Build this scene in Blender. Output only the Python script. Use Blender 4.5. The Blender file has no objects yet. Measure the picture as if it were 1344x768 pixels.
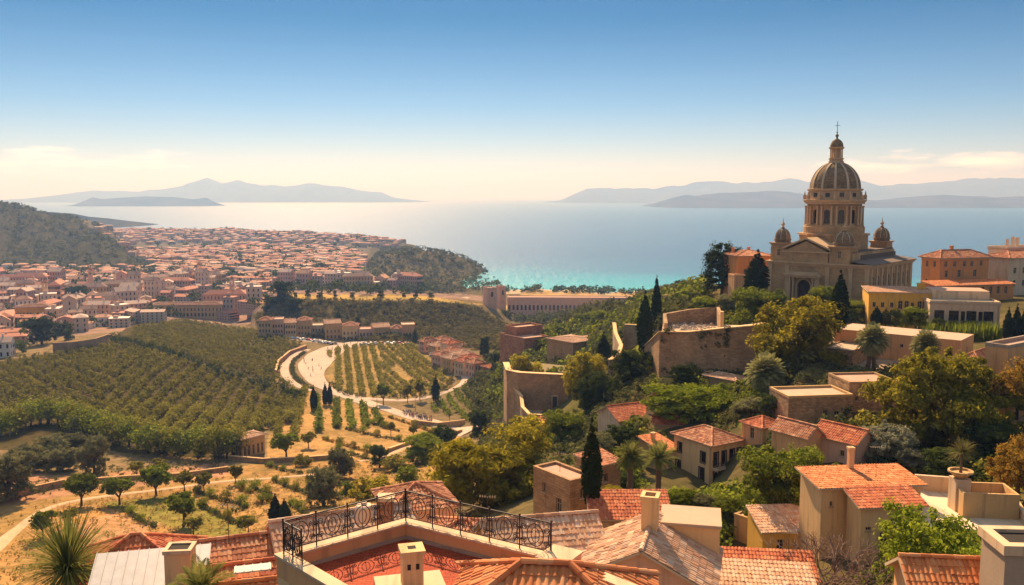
import bpy, math, random
import numpy as np
from mathutils import Vector, Matrix

random.seed(7)
RNG = np.random.default_rng(11)
SC = bpy.context.scene
COL = SC.collection

# ------------------------------------------------------------------ camera
F = 1164.0                                   # focal length in pixels of the 1344 px wide photograph
HORIZON = 258.0
PITCH = math.atan((384.0 - HORIZON) / F)
cam_d = bpy.data.cameras.new('camera')
cam_d.sensor_width = 36.0
cam_d.lens = 36.0 * F / 1344.0
cam_d.clip_start = 0.5
cam_d.clip_end = 120000.0
cam = bpy.data.objects.new('camera', cam_d)
COL.objects.link(cam)
cam.location = (0, 0, 0)                     # the eye is the origin; the sea lies 110 m below
cam.rotation_euler = (math.pi / 2 - PITCH, 0, 0)
SC.camera = cam

# ------------------------------------------------------------------ sky, sun, exposure
SUN_AZ, SUN_EL = math.radians(-13), math.radians(37)
world = bpy.data.worlds.new('World')
SC.world = world
world.use_nodes = True
wn, wl = world.node_tree.nodes, world.node_tree.links
wn.clear()
w_out = wn.new('ShaderNodeOutputWorld')
w_bg = wn.new('ShaderNodeBackground')
w_sky = wn.new('ShaderNodeTexSky')
w_sky.sky_type = 'NISHITA'
w_sky.sun_disc = False
w_sky.sun_elevation = SUN_EL
w_sky.sun_rotation = SUN_AZ
w_sky.altitude = 0
w_sky.air_density = 0.75
w_sky.dust_density = 0.1
w_sky.ozone_density = 3.0
w_bg.inputs['Strength'].default_value = 0.15
wl.new(w_sky.outputs[0], w_bg.inputs[0])
# thin clouds low over the horizon, part of the sky itself
def cloud_sky():
    N = wn.new
    tc = N('ShaderNodeTexCoord')
    sep = N('ShaderNodeSeparateXYZ'); wl.new(tc.outputs['Generated'], sep.inputs[0])
    # azimuth and elevation of the view direction
    az = N('ShaderNodeMath'); az.operation = 'ARCTAN2'
    wl.new(sep.outputs['X'], az.inputs[0]); wl.new(sep.outputs['Y'], az.inputs[1])
    comb = N('ShaderNodeCombineXYZ')
    sx = N('ShaderNodeMath'); sx.operation = 'MULTIPLY'; sx.inputs[1].default_value = 14
    sz = N('ShaderNodeMath'); sz.operation = 'MULTIPLY'; sz.inputs[1].default_value = 75
    wl.new(az.outputs[0], sx.inputs[0]); wl.new(sep.outputs['Z'], sz.inputs[0])
    wl.new(sx.outputs[0], comb.inputs['X']); wl.new(sz.outputs[0], comb.inputs['Y'])
    noi = N('ShaderNodeTexNoise'); noi.inputs['Scale'].default_value = 1.25
    noi.inputs['Detail'].default_value = 7; noi.inputs['Roughness'].default_value = 0.62
    wl.new(comb.outputs[0], noi.inputs['Vector'])
    # band of elevations where the clouds float
    band = N('ShaderNodeValToRGB')
    e = band.color_ramp.elements
    e[0].position = 0.016; e[0].color = (0, 0, 0, 1)
    e[1].position = 0.058; e[1].color = (0, 0, 0, 1)
    m = e.new(0.031); m.color = (1, 1, 1, 1)
    m = e.new(0.040); m.color = (.8, .8, .8, 1)
    wl.new(sep.outputs['Z'], band.inputs[0])
    # banks of cloud lie to the left and to the right of the gap over the bay
    abz = N('ShaderNodeMapRange'); abz.interpolation_type = 'SMOOTHSTEP'
    ab = N('ShaderNodeMath'); ab.operation = 'ADD'; ab.inputs[1].default_value = 0.02
    wl.new(az.outputs[0], ab.inputs[0])
    ab2 = N('ShaderNodeMath'); ab2.operation = 'ABSOLUTE'; wl.new(ab.outputs[0], ab2.inputs[0])
    abz.inputs[1].default_value = 0.20; abz.inputs[2].default_value = 0.40
    wl.new(ab2.outputs[0], abz.inputs[0])
    mul = N('ShaderNodeMath'); mul.operation = 'MULTIPLY'
    wl.new(band.outputs[0], mul.inputs[0]); wl.new(abz.outputs[0], mul.inputs[1])
    thr = N('ShaderNodeMath'); thr.operation = 'MULTIPLY_ADD'; thr.inputs[1].default_value = 0.36; thr.inputs[2].default_value = -0.62
    wl.new(mul.outputs[0], thr.inputs[0])
    s = N('ShaderNodeMath'); s.operation = 'ADD'; wl.new(noi.outputs[0], s.inputs[0]); wl.new(thr.outputs[0], s.inputs[1])
    mr = N('ShaderNodeMapRange'); mr.inputs[1].default_value = 0.10; mr.inputs[2].default_value = 0.40
    mr.inputs[4].default_value = 0.8
    wl.new(s.outputs[0], mr.inputs[0])
    deep = N('ShaderNodeValToRGB'); de = deep.color_ramp.elements       # sky tint: paler low, deep blue above; warm fill added higher, out of view
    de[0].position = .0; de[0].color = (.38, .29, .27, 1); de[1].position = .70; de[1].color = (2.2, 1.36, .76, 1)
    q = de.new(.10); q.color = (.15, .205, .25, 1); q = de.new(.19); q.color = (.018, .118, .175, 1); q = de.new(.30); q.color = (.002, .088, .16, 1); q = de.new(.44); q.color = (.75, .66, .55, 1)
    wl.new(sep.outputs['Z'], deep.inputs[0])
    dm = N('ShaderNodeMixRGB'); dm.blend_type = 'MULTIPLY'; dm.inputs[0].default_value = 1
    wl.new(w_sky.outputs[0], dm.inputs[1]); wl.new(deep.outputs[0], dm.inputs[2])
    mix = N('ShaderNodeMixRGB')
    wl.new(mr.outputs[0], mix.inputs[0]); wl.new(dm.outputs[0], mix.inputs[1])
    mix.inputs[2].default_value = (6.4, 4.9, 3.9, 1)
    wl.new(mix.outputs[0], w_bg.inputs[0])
cloud_sky()
wl.new(w_bg.outputs[0], w_out.inputs['Surface'])

sun_d = bpy.data.lights.new('sun', 'SUN')
sun_d.energy = 5.0
sun_d.angle = math.radians(0.5)
sun_d.color = (1.0, 0.69, 0.41)
sun = bpy.data.objects.new('sun', sun_d)
COL.objects.link(sun)
SUN_DIR = Vector((math.sin(SUN_AZ) * math.cos(SUN_EL), math.cos(SUN_AZ) * math.cos(SUN_EL), math.sin(SUN_EL)))
sun.rotation_euler = SUN_DIR.to_track_quat('Z', 'Y').to_euler()
sun.location = (0, 0, 200)

vs = SC.view_settings
vs.view_transform = 'Standard'
vs.look = 'None'
vs.exposure = 1.18
vs.gamma = 1.0
SC.cycles.max_bounces = 6
SC.cycles.transparent_max_bounces = 8
SC.cycles.caustics_reflective = False
SC.cycles.caustics_refractive = False
SC.cycles.use_denoising = True

# ------------------------------------------------------------------ pixel helpers (used to lay the place out on the ground)
CP, SP = math.cos(PITCH), math.sin(PITCH)
def ray(px, py):
    u = (px - 672) / F; v = (384 - py) / F
    return Vector((u, CP + v * SP, -SP + v * CP))
def at(px, py, d):
    r = ray(px, py); return r * (d / r.y)
def proj(x, y, z):
    D = y * CP - z * SP; V = y * SP + z * CP
    return 672 + F * x / D, 384 - F * V / D

# ------------------------------------------------------------------ materials
MATS = {}
def new_mat(name):
    m = bpy.data.materials.new(name); m.use_nodes = True
    nt = m.node_tree
    b = nt.nodes['Principled BSDF']
    b.inputs['Specular IOR Level'].default_value = 0.25
    return m, nt, b
def rgb(c): return (c[0], c[1], c[2], 1)
def mixn(nt, fac, a, b, mode='MIX'):
    n = nt.nodes.new('ShaderNodeMixRGB'); n.blend_type = mode
    for i, v in ((0, fac), (1, a), (2, b)):
        if hasattr(v, 'is_output') or isinstance(v, bpy.types.NodeSocket): nt.links.new(v, n.inputs[i])
        elif isinstance(v, (int, float)): n.inputs[i].default_value = v
        else: n.inputs[i].default_value = rgb(v)
    return n.outputs[0]
def noise_n(nt, vec, scale, detail=4, rough=.55):
    n = nt.nodes.new('ShaderNodeTexNoise'); n.inputs['Scale'].default_value = scale
    n.inputs['Detail'].default_value = detail; n.inputs['Roughness'].default_value = rough
    if vec is not None: nt.links.new(vec, n.inputs['Vector'])
    return n.outputs[0]
def ramp_n(nt, fac, stops):
    r = nt.nodes.new('ShaderNodeValToRGB'); e = r.color_ramp.elements
    e[0].position, e[0].color = stops[0][0], rgb(stops[0][1])
    e[1].position, e[1].color = stops[-1][0], rgb(stops[-1][1])
    for p, c in stops[1:-1]:
        k = e.new(p); k.color = rgb(c)
    nt.links.new(fac, r.inputs[0]); return r.outputs[0]
def uv_n(nt, sx=1, sy=1):
    t = nt.nodes.new('ShaderNodeTexCoord'); m = nt.nodes.new('ShaderNodeMapping')
    nt.links.new(t.outputs['UV'], m.inputs[0]); m.inputs['Scale'].default_value = (sx, sy, 1)
    oi = nt.nodes.new('ShaderNodeObjectInfo')
    mm = nt.nodes.new('ShaderNodeVectorMath'); mm.operation = 'MULTIPLY_ADD'
    cx = nt.nodes.new('ShaderNodeCombineXYZ'); nt.links.new(oi.outputs['Random'], cx.inputs[0]); nt.links.new(oi.outputs['Random'], cx.inputs[1])
    nt.links.new(cx.outputs[0], mm.inputs[0]); mm.inputs[1].default_value = (37, 53, 0)
    nt.links.new(m.outputs[0], mm.inputs[2])
    return mm.outputs[0]
def bump_n(nt, b, h, strength, dist):
    n = nt.nodes.new('ShaderNodeBump'); n.inputs['Strength'].default_value = strength
    n.inputs['Distance'].default_value = dist
    nt.links.new(h, n.inputs['Height']); nt.links.new(n.outputs[0], b.inputs['Normal'])
def mat_plain(name, c, rough=.8, metal=0.0):
    if name in MATS: return MATS[name]
    m, nt, b = new_mat(name)
    v = noise_n(nt, uv_n(nt), 2.2, 5)
    b.inputs['Roughness'].default_value = rough; b.inputs['Metallic'].default_value = metal
    nt.links.new(mixn(nt, v, [k * .72 for k in c], [min(1, k * 1.25) for k in c]), b.inputs['Base Color'])
    MATS[name] = m; return m
def mat_plaster(name, c, dirt=(.17, .12, .08), amount=.7):
    if name in MATS: return MATS[name]
    m, nt, b = new_mat(name)
    big = noise_n(nt, uv_n(nt, .35, .35), 1.0, 6, .6)
    streak = noise_n(nt, uv_n(nt, 1.6, .14), 1.0, 5, .6)
    fine = noise_n(nt, uv_n(nt), 6.0, 6, .65)
    base = mixn(nt, big, [k * .72 for k in c], [min(1, k * 1.18) for k in c])
    f1 = ramp_n(nt, streak, [(.52, (0, 0, 0)), (.78, (amount,) * 3)])
    c1 = mixn(nt, f1, base, dirt)
    f2 = ramp_n(nt, fine, [(.55, (0, 0, 0)), (.8, (.45,) * 3)])
    c2 = mixn(nt, f2, c1, [k * .6 for k in c])
    nt.links.new(c2, b.inputs['Base Color'])
    b.inputs['Roughness'].default_value = .92
    bump_n(nt, b, fine, .35, .03)
    MATS[name] = m; return m
def mat_stone(name, c, bw=.62, bh=.30, mortar=.6, vary=.4, amp=.05):
    if name in MATS: return MATS[name]
    m, nt, b = new_mat(name)
    uv = uv_n(nt)
    warp = nt.nodes.new('ShaderNodeVectorMath'); warp.operation = 'MULTIPLY_ADD'
    nn = nt.nodes.new('ShaderNodeTexNoise'); nn.inputs['Scale'].default_value = 1.6; nt.links.new(uv, nn.inputs['Vector'])
    nt.links.new(nn.outputs['Color'], warp.inputs[0]); warp.inputs[1].default_value = (.22, .16, 0); nt.links.new(uv, warp.inputs[2])
    br = nt.nodes.new('ShaderNodeTexBrick'); nt.links.new(warp.outputs[0], br.inputs['Vector'])
    br.inputs['Scale'].default_value = 1; br.inputs['Brick Width'].default_value = bw; br.inputs['Row Height'].default_value = bh
    br.inputs['Mortar Size'].default_value = .018; br.inputs['Mortar Smooth'].default_value = .4; br.inputs['Bias'].default_value = 0
    br.inputs['Color1'].default_value = rgb([k * (1 - vary) for k in c]); br.inputs['Color2'].default_value = rgb([min(1, k * (1 + vary * .6)) for k in c])
    br.inputs['Mortar'].default_value = rgb([k * mortar for k in c])
    big = noise_n(nt, uv_n(nt, .25, .25), 1.0, 6, .65)
    streak = noise_n(nt, uv_n(nt, 1.2, .12), 1.0, 5)
    fb = ramp_n(nt, big, [(.3, (.62, .6, .58)), (.7, (1.12, 1.08, 1.0))])
    c1 = mixn(nt, 1.0, br.outputs['Color'], fb, 'MULTIPLY')
    c2 = mixn(nt, ramp_n(nt, streak, [(.55, (0, 0, 0)), (.8, (.5,) * 3)]), c1, (.10, .075, .05))
    nt.links.new(c2, b.inputs['Base Color']); b.inputs['Roughness'].default_value = .95
    fine = noise_n(nt, uv, 5, 6, .7)
    h = mixn(nt, .5, br.outputs['Fac'], fine)
    inv = nt.nodes.new('ShaderNodeInvert'); nt.links.new(h, inv.inputs[1])
    bump_n(nt, b, inv.outputs[0], .7, amp)
    MATS[name] = m; return m
def mat_tile(name, cols, moss=.35):
    if name in MATS: return MATS[name]
    m, nt, b = new_mat(name)
    t = nt.nodes.new('ShaderNodeTexCoord')
    fl = nt.nodes.new('ShaderNodeVectorMath'); fl.operation = 'FLOOR'; nt.links.new(t.outputs['UV'], fl.inputs[0])
    wnz = nt.nodes.new('ShaderNodeTexWhiteNoise'); wnz.noise_dimensions = '2D'; nt.links.new(fl.outputs[0], wnz.inputs['Vector'])
    cr = ramp_n(nt, wnz.outputs['Value'], [(0, cols[0]), (.35, cols[1]), (.75, cols[2]), (1, cols[3])])
    big = noise_n(nt, uv_n(nt, .06, .11), 1.0, 6, .65)
    cr = mixn(nt, ramp_n(nt, big, [(.48, (0, 0, 0)), (.72, (moss,) * 3)]), cr, (.16, .115, .07))
    fine = noise_n(nt, uv_n(nt, .8, .8), 2.0, 4)
    cr = mixn(nt, 1.0, cr, ramp_n(nt, fine, [(.3, (.7, .7, .7)), (.7, (1.15, 1.15, 1.15))]), 'MULTIPLY')
    nt.links.new(cr, b.inputs['Base Color']); b.inputs['Roughness'].default_value = .85
    MATS[name] = m; return m
def mat_leaf(name, c, c2, transl=.38, sat_rand=.25):
    if name in MATS: return MATS[name]
    m = bpy.data.materials.new(name); m.use_nodes = True; nt = m.node_tree
    nt.nodes.clear()
    o = nt.nodes.new('ShaderNodeOutputMaterial')
    at_ = nt.nodes.new('ShaderNodeAttribute'); at_.attribute_name = 'tint'
    oi = nt.nodes.new('ShaderNodeObjectInfo')
    col = mixn(nt, at_.outputs['Fac'], c, c2)
    mr = nt.nodes.new('ShaderNodeMapRange'); nt.links.new(oi.outputs['Random'], mr.inputs[0])
    mr.inputs[3].default_value = 1 - sat_rand; mr.inputs[4].default_value = 1 + sat_rand
    hv = nt.nodes.new('ShaderNodeHueSaturation'); nt.links.new(col, hv.inputs['Color']); nt.links.new(mr.outputs[0], hv.inputs['Value'])
    d = nt.nodes.new('ShaderNodeBsdfDiffuse'); tr = nt.nodes.new('ShaderNodeBsdfTranslucent')
    nt.links.new(hv.outputs[0], d.inputs[0]); nt.links.new(hv.outputs[0], tr.inputs[0])
    mx = nt.nodes.new('ShaderNodeMixShader'); mx.inputs[0].default_value = transl
    nt.links.new(d.outputs[0], mx.inputs[1]); nt.links.new(tr.outputs[0], mx.inputs[2])
    nt.links.new(mx.outputs[0], o.inputs['Surface'])
    MATS[name] = m; return m

# ------------------------------------------------------------------ object helpers
def tag(o, label=None, cat=None, group=None, kind=None):
    if label: o['label'] = label
    if cat: o['category'] = cat
    if group: o['group'] = group
    if kind: o['kind'] = kind
    return o
def empty(name, loc=(0, 0, 0), rz=0.0):
    o = bpy.data.objects.new(name, None); COL.objects.link(o)
    o.empty_display_size = .5
    o.location = loc; o.rotation_euler = (0, 0, rz); return o
def copy_tree(o, parent=None):
    c = o.copy(); COL.objects.link(c)
    if parent is not None: c.parent = parent
    for ch in list(o.children): copy_tree(ch, c)
    return c

class MB:
    """collects faces with materials and metre UVs; build() links them as one mesh object"""
    def __init__(s): s.v = []; s.f = []; s.m = []; s.uv = []
    def face(s, pts, mi=0, uv=None):
        k = len(s.v); pts = [Vector(p) for p in pts]; s.v += pts; s.f.append(tuple(range(k, k + len(pts)))); s.m.append(mi)
        if uv is None:
            n = Vector((0, 0, 0))
            for i in range(len(pts)):
                a, b = pts[i], pts[(i + 1) % len(pts)]
                n += Vector(((a.y - b.y) * (a.z + b.z), (a.z - b.z) * (a.x + b.x), (a.x - b.x) * (a.y + b.y)))
            if n.length > 0: n.normalize()
            if abs(n.z) > .75: uv = [(p.x, p.y) for p in pts]
            else:
                t = Vector((-n.y, n.x, 0))
                t = t.normalized() if t.length > 1e-6 else Vector((1, 0, 0))
                uv = [(p.dot(t), p.z) for p in pts]
        s.uv += list(uv)
    def box(s, x0, x1, y0, y1, z0, z1, mi=0, M=None, top=None):
        P = [Vector((x, y, z)) for z in (z0, z1) for y in (y0, y1) for x in (x0, x1)]
        if M: P = [M @ p for p in P]
        for q, t in (((0, 2, 3, 1), 0), ((4, 5, 7, 6), 1), ((0, 1, 5, 4), 0), ((1, 3, 7, 5), 0), ((3, 2, 6, 7), 0), ((2, 0, 4, 6), 0)):
            s.face([P[i] for i in q], top if (t and top is not None) else mi)
    def prism(s, poly, z0, z1, mi=0, top=None):
        n = len(poly)
        for i in range(n):
            a, b = poly[i], poly[(i + 1) % n]
            s.face([(a[0], a[1], z0), (b[0], b[1], z0), (b[0], b[1], z1), (a[0], a[1], z1)], mi)
        s.face([(p[0], p[1], z1) for p in poly], mi if top is None else top)
        s.face([(p[0], p[1], z0) for p in reversed(poly)], mi)
    def lathe(s, prof, n=24, mi=0, c=(0, 0), a0=0.0, a1=None, z0=0.0):
        full = a1 is None; a1 = a0 + 2 * math.pi if full else a1
        for i in range(n):
            p = a0 + (a1 - a0) * i / n; q = a0 + (a1 - a0) * (i + 1) / n
            for (r0, h0), (r1, h1) in zip(prof[:-1], prof[1:]):
                A = (c[0] + r0 * math.cos(p), c[1] + r0 * math.sin(p), z0 + h0); B = (c[0] + r0 * math.cos(q), c[1] + r0 * math.sin(q), z0 + h0)
                C = (c[0] + r1 * math.cos(q), c[1] + r1 * math.sin(q), z0 + h1); D = (c[0] + r1 * math.cos(p), c[1] + r1 * math.sin(p), z0 + h1)
                R = max(r0, r1); u0, u1 = p * R, q * R
                if r0 < 1e-6: s.face([A, C, D], mi, [(u0, h0), (u1, h1), (u0, h1)])
                elif r1 < 1e-6: s.face([A, B, C], mi, [(u0, h0), (u1, h0), (u1, h1)])
                else: s.face([A, B, C, D], mi, [(u0, h0), (u1, h0), (u1, h1), (u0, h1)])
    def tube(s, pts, r, n=6, mi=0, cap=True, closed=False):
        pts = [Vector(p) for p in pts]; N = len(pts)
        rs = r if isinstance(r, (list, tuple)) else [r] * N
        rings = []; up = None
        for i, p in enumerate(pts):
            if closed: d = pts[(i + 1) % N] - pts[i - 1]
            else: d = pts[min(i + 1, N - 1)] - pts[max(i - 1, 0)]
            d = d.normalized() if d.length > 1e-9 else Vector((0, 0, 1))
            if up is None: up = Vector((0, 0, 1)) if abs(d.z) < .9 else Vector((1, 0, 0))
            a = d.cross(up)
            if a.length < 1e-4: a = d.cross(Vector((1, .3, 0)))
            a.normalize(); b = a.cross(d); up = b
            rings.append([p + (a * math.cos(2 * math.pi * k / n) + b * math.sin(2 * math.pi * k / n)) * rs[i] for k in range(n)])
        rng = range(N) if closed else range(N - 1)
        for i in rng:
            R0, R1 = rings[i], rings[(i + 1) % N]
            for k in range(n): s.face([R0[k], R0[(k + 1) % n], R1[(k + 1) % n], R1[k]], mi)
        if cap and not closed:
            s.face(list(reversed(rings[0])), mi); s.face(rings[-1], mi)
    def sphere(s, c, r, n=12, m=8, mi=0):
        prof = [(max(0, r[0] * math.sin(math.pi * i / m)), -r[2] * math.cos(math.pi * i / m)) for i in range(m + 1)]
        prof[0] = (0, -r[2]); prof[-1] = (0, r[2])
        s.lathe(prof, n, mi, (c[0], c[1]), z0=c[2])
    def mesh(s, name, mats, smooth=False):
        me = bpy.data.meshes.new(name)
        me.from_pydata([tuple(v) for v in s.v], [], s.f)
        for m in mats: me.materials.append(m)
        me.polygons.foreach_set('material_index', s.m)
        l = me.uv_layers.new(name='UVMap')
        l.data.foreach_set('uv', np.array(s.uv, dtype=np.float32).ravel())
        if smooth:
            import bmesh
            bm = bmesh.new(); bm.from_mesh(me); bmesh.ops.remove_doubles(bm, verts=bm.verts, dist=.0005); bm.to_mesh(me); bm.free()
            me.polygons.foreach_set('use_smooth', [True] * len(me.polygons))
            if smooth != 'all' :
                try: me.set_sharp_from_angle(angle=math.radians(38))
                except Exception: pass
        me.update(); return me
    def build(s, name, mats, parent=None, smooth=False, loc=None):
        if not isinstance(mats, (list, tuple)): mats = [mats]
        o = bpy.data.objects.new(name, s.mesh(name, mats, smooth)); COL.objects.link(o)
        if parent is not None: o.parent = parent
        if loc is not None: o.location = loc
        return o
def np_mesh(name, V, Fc, mats, tint=None, smooth=False, matidx=None):
    """fast mesh of equal-sized faces"""
    me = bpy.data.meshes.new(name)
    V = np.asarray(V, np.float32); Fc = np.asarray(Fc, np.int32)
    nv, nf, k = len(V), len(Fc), Fc.shape[1]
    me.vertices.add(nv); me.vertices.foreach_set('co', V.ravel())
    me.loops.add(nf * k); me.loops.foreach_set('vertex_index', Fc.ravel())
    me.polygons.add(nf); me.polygons.foreach_set('loop_start', np.arange(0, nf * k, k, dtype=np.int32))
    for m in (mats if isinstance(mats, (list, tuple)) else [mats]): me.materials.append(m)
    if matidx is not None: me.polygons.foreach_set('material_index', np.asarray(matidx, np.int32))
    if smooth: me.polygons.foreach_set('use_smooth', np.ones(nf, bool))
    me.update(calc_edges=True)
    if tint is not None:
        a = me.attributes.new('tint', 'FLOAT', 'FACE'); a.data.foreach_set('value', np.asarray(tint, np.float32))
    me.validate()
    return me
def link_mesh(name, me, parent=None, loc=None, rz=0, scale=None):
    o = bpy.data.objects.new(name, me); COL.objects.link(o)
    if parent is not None: o.parent = parent
    if loc is not None: o.location = loc
    if rz: o.rotation_euler = (0, 0, rz)
    if scale is not None: o.scale = scale if isinstance(scale, (tuple, list)) else (scale,) * 3
    return o
# ================================================================== THE LAND
SEA = -110.0
# (pixel x, pixel y, forward distance): heights of the ground seen there
CTRL = [
 # far coast and headland
 (-150,440,640),(-150,400,880),(-150,352,1280),(0,440,640),(0,400,870),(0,352,1280),(150,420,740),(150,380,950),(150,350,1350),(300,400,850),(300,430,700),
 (300,350,1300),(450,350,1250),(430,380,980),(600,392,950),(100,330,1700),(200,330,1700),(300,330,1680),(420,332,1650),(480,333,1650),
 (190,301,2560),(-100,300,2560),(300,302,2500),(400,306,2350),(470,311,2250),(520,316,2120),(541,321,2000),(250,318,2000),(400,320,1950),(500,326,1850),
 (480,345,1420),(640,378,1050),(700,379,1040),(760,381,1020),(830,383,1000),(950,384,1010),(1100,384,1010),(1300,384,1010),
 (700,392,930),(780,392,920),(830,392,900),(700,415,770),(770,415,700),
 # valley floor, road, orchards
 (410,480,470),(450,520,400),(540,545,360),(600,565,330),(590,490,440),(590,470,500),(520,440,590),(450,455,560),(390,470,500),(350,440,590),(420,442,600),
 (200,425,650),(140,442,560),(140,462,490),(60,470,470),(0,480,450),(-150,480,450),(0,520,370),(100,520,370),(200,480,420),(250,520,370),(350,520,380),(300,540,345),(0,560,310),(100,560,310),
 (-150,560,310),(300,600,262),(150,600,262),(0,600,262),(420,560,310),(500,560,320),(560,600,255),
 # gardens
 (100,640,222),(250,640,222),(-150,640,222),(0,650,215),(400,625,232),(450,640,215),(100,680,190),(330,700,170),(250,680,188),(20,700,182),(20,760,150),(-150,700,180),(200,768,145),
 (560,640,180),(480,650,200),(620,660,135),(420,680,165),
 # right hill
 (1060,405,212),(1000,405,216),(940,392,235),(1130,410,205),(1220,432,190),(1300,430,190),(1250,385,240),(1344,385,250),(1450,385,250),(1180,472,160),(1270,478,152),(1100,442,182),(1060,480,152),(1344,480,140),
 (1080,560,127),(1160,560,125),(960,542,142),(985,556,135),(900,522,158),(870,502,172),(985,502,168),(840,464,192),(800,530,185),(770,548,195),
 (700,545,240),(740,535,235),(650,560,295),(640,490,420),(620,475,450),(700,470,355),(750,478,330),(690,455,385),(760,432,385),(840,405,345),(900,380,310),(860,425,250),
 (800,400,600),(840,392,680),(920,384,760),(1000,384,700),(1100,384,600),(1250,384,600),
 (1230,605,118),(1320,570,112),(1344,560,115),(1450,560,115),(1100,610,106),(930,640,124),(850,620,130),(770,600,150),(720,600,155),(950,690,96),
 (1030,742,82),(990,738,86),(1130,768,72),(1260,768,66),(1340,690,76),(1450,700,76),(700,690,92),(760,665,97),
]
FREE = [  # (pixel x, distance, height): ground no pixel shows: under the near houses, under the sea
 (100,95,-48),(-100,95,-48),(300,80,-42),(450,65,-36),(600,60,-33),(760,60,-31),(900,55,-29),(1100,50,-28),(1300,45,-26),
 (100,30,-38),(450,25,-30),(700,25,-28),(1000,25,-26),(1300,25,-24),(100,12,-36),(700,12,-27),(1300,12,-24),(-300,40,-40),(1600,40,-24),
 (190,2950,-119),(-100,2950,-119),(300,2880,-120),(400,2750,-122),(480,2550,-124),(545,2200,-124),(575,2020,-126),(620,1800,-126),(530,1690,-113),(560,1560,-118),
 (640,1350,-122),(700,1250,-122),(760,1220,-122),(830,1200,-122),(950,1200,-122),(1100,1200,-124),(1300,1200,-124),
 (190,3600,-130),(-100,3600,-130),(500,2900,-130),(800,2500,-135),(1300,2500,-135),(0,4400,-135),(600,4400,-140),(1300,4400,-140),
 (500,1760,-109.2),(575,1250,-109),
]
_pts = []
for px, py, d in CTRL:
    p = at(px, py, d); _pts.append((p.x / p.y * 4.0, math.log(p.y), p.z))
for px, d, z in FREE:
    _pts.append(((px - 672) / F * 4.0, math.log(d), z))
_P = np.array(_pts)
def _phi(r2):
    return np.where(r2 > 1e-12, .5 * r2 * np.log(np.maximum(r2, 1e-12)), 0) * .3 - np.sqrt(r2) * .7
def _fit():
    n = len(_P); X = _P[:, :2]
    r2 = ((X[:, None] - X[None]) ** 2).sum(-1)
    A = np.zeros((n + 3, n + 3)); A[:n, :n] = _phi(r2) + np.eye(n) * .004
    A[:n, n] = 1; A[:n, n + 1:] = X; A[n, :n] = 1; A[n + 1:, :n] = X.T
    return np.linalg.solve(A, np.concatenate([_P[:, 2], np.zeros(3)]))
_W = _fit()
def _rbf(a, l):
    out = np.empty(a.shape); n = len(_P)
    af, lf, of = a.ravel(), l.ravel(), out.ravel()
    for i in range(0, len(af), 20000):
        A, L = af[i:i + 20000], lf[i:i + 20000]
        r2 = (A[:, None] - _P[None, :, 0]) ** 2 + (L[:, None] - _P[None, :, 1]) ** 2
        of[i:i + 20000] = _phi(r2) @ _W[:n] + _W[n] + _W[n + 1] * A + _W[n + 2] * L
    return of.reshape(a.shape)
def vnoise(x, y, seed=0):
    """value noise, numpy"""
    xi, yi = np.floor(x).astype(np.int64), np.floor(y).astype(np.int64); fx, fy = x - xi, y - yi
    fx, fy = fx * fx * (3 - 2 * fx), fy * fy * (3 - 2 * fy)
    def h(i, j):
        k = (i * 374761393 + j * 668265263 + seed * 982451653) & 0x7fffffff
        k = ((k ^ (k >> 13)) * 1274126177) & 0x7fffffff
        return ((k ^ (k >> 16)) & 0xffff) / 65535.0
    return (h(xi, yi) * (1 - fx) + h(xi + 1, yi) * fx) * (1 - fy) + (h(xi, yi + 1) * (1 - fx) + h(xi + 1, yi + 1) * fx) * fy
def fbm(x, y, oct=4, seed=0):
    t = 0; a = .5
    for o in range(oct):
        t = t + a * (vnoise(x, y, seed + o) - .5); x, y, a = x * 2.03, y * 2.03, a * .5
    return t
# hills of their own shape: crest line as pixels at a distance, front and back half-widths
RIDGES = [
 ('left hill', 1750, 300, 330, [(-330,300),(-200,275),(-60,262),(0,267),(25,272),(55,281),(95,287),(120,292),(140,302),(158,315),(172,330),(188,345),(200,358)]),
 ('left spur', 1420, 130, 160, [(10,362),(40,345),(75,328),(105,318),(135,316),(160,326),(185,342),(200,358)]),
 ('round headland', 1330, 95, 90, [(470,364),(488,345),(502,334),(530,330),(580,330),(604,338),(622,346),(638,357),(652,370),(660,381)]),
 ('plateau', 700, 58, 95, [(330,414),(350,398),(372,389),(400,387),(500,388),(560,390),(600,393),(630,400),(655,412),(680,428),(705,450)]),
]
_rz = []
for nm, d, wf, wb, pr in RIDGES:
    pts = [at(px, py, d) for px, py in pr]
    _rz.append((d, wf, wb, np.array([p.x / p.y for p in pts]), np.array([p.z for p in pts])))
def height_raw(a, l):
    """ground height; a = x / y, l = log y"""
    y = np.exp(l); x = a * y
    z = _rbf(a * 4.0, l)
    for d, wf, wb, ra, rz in _rz:
        top = np.interp(a, ra, rz, left=-130, right=-130)
        top = top + fbm(x / 60, y / 60, 4, 5) * 9 * (d > 1000) + fbm(x / 22, y / 22, 3, 9) * 2.2
        t = (y - d) / np.where(y < d, wf, wb)
        g = np.exp(-np.abs(t) ** 2.2)
        z = z + np.maximum(top - z, 0) * g
    z = z + fbm(x / 35, y / 35, 4, 3) * np.clip(y / 400, .3, 3.0) * 1.3
    return z
NA, NL = 860, 820
_A = np.linspace(-.80, .80, NA); _L = np.linspace(math.log(13), math.log(4600), NL)
_AA, _LL = np.meshgrid(_A, _L)
HG = height_raw(_AA, _LL)
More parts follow.
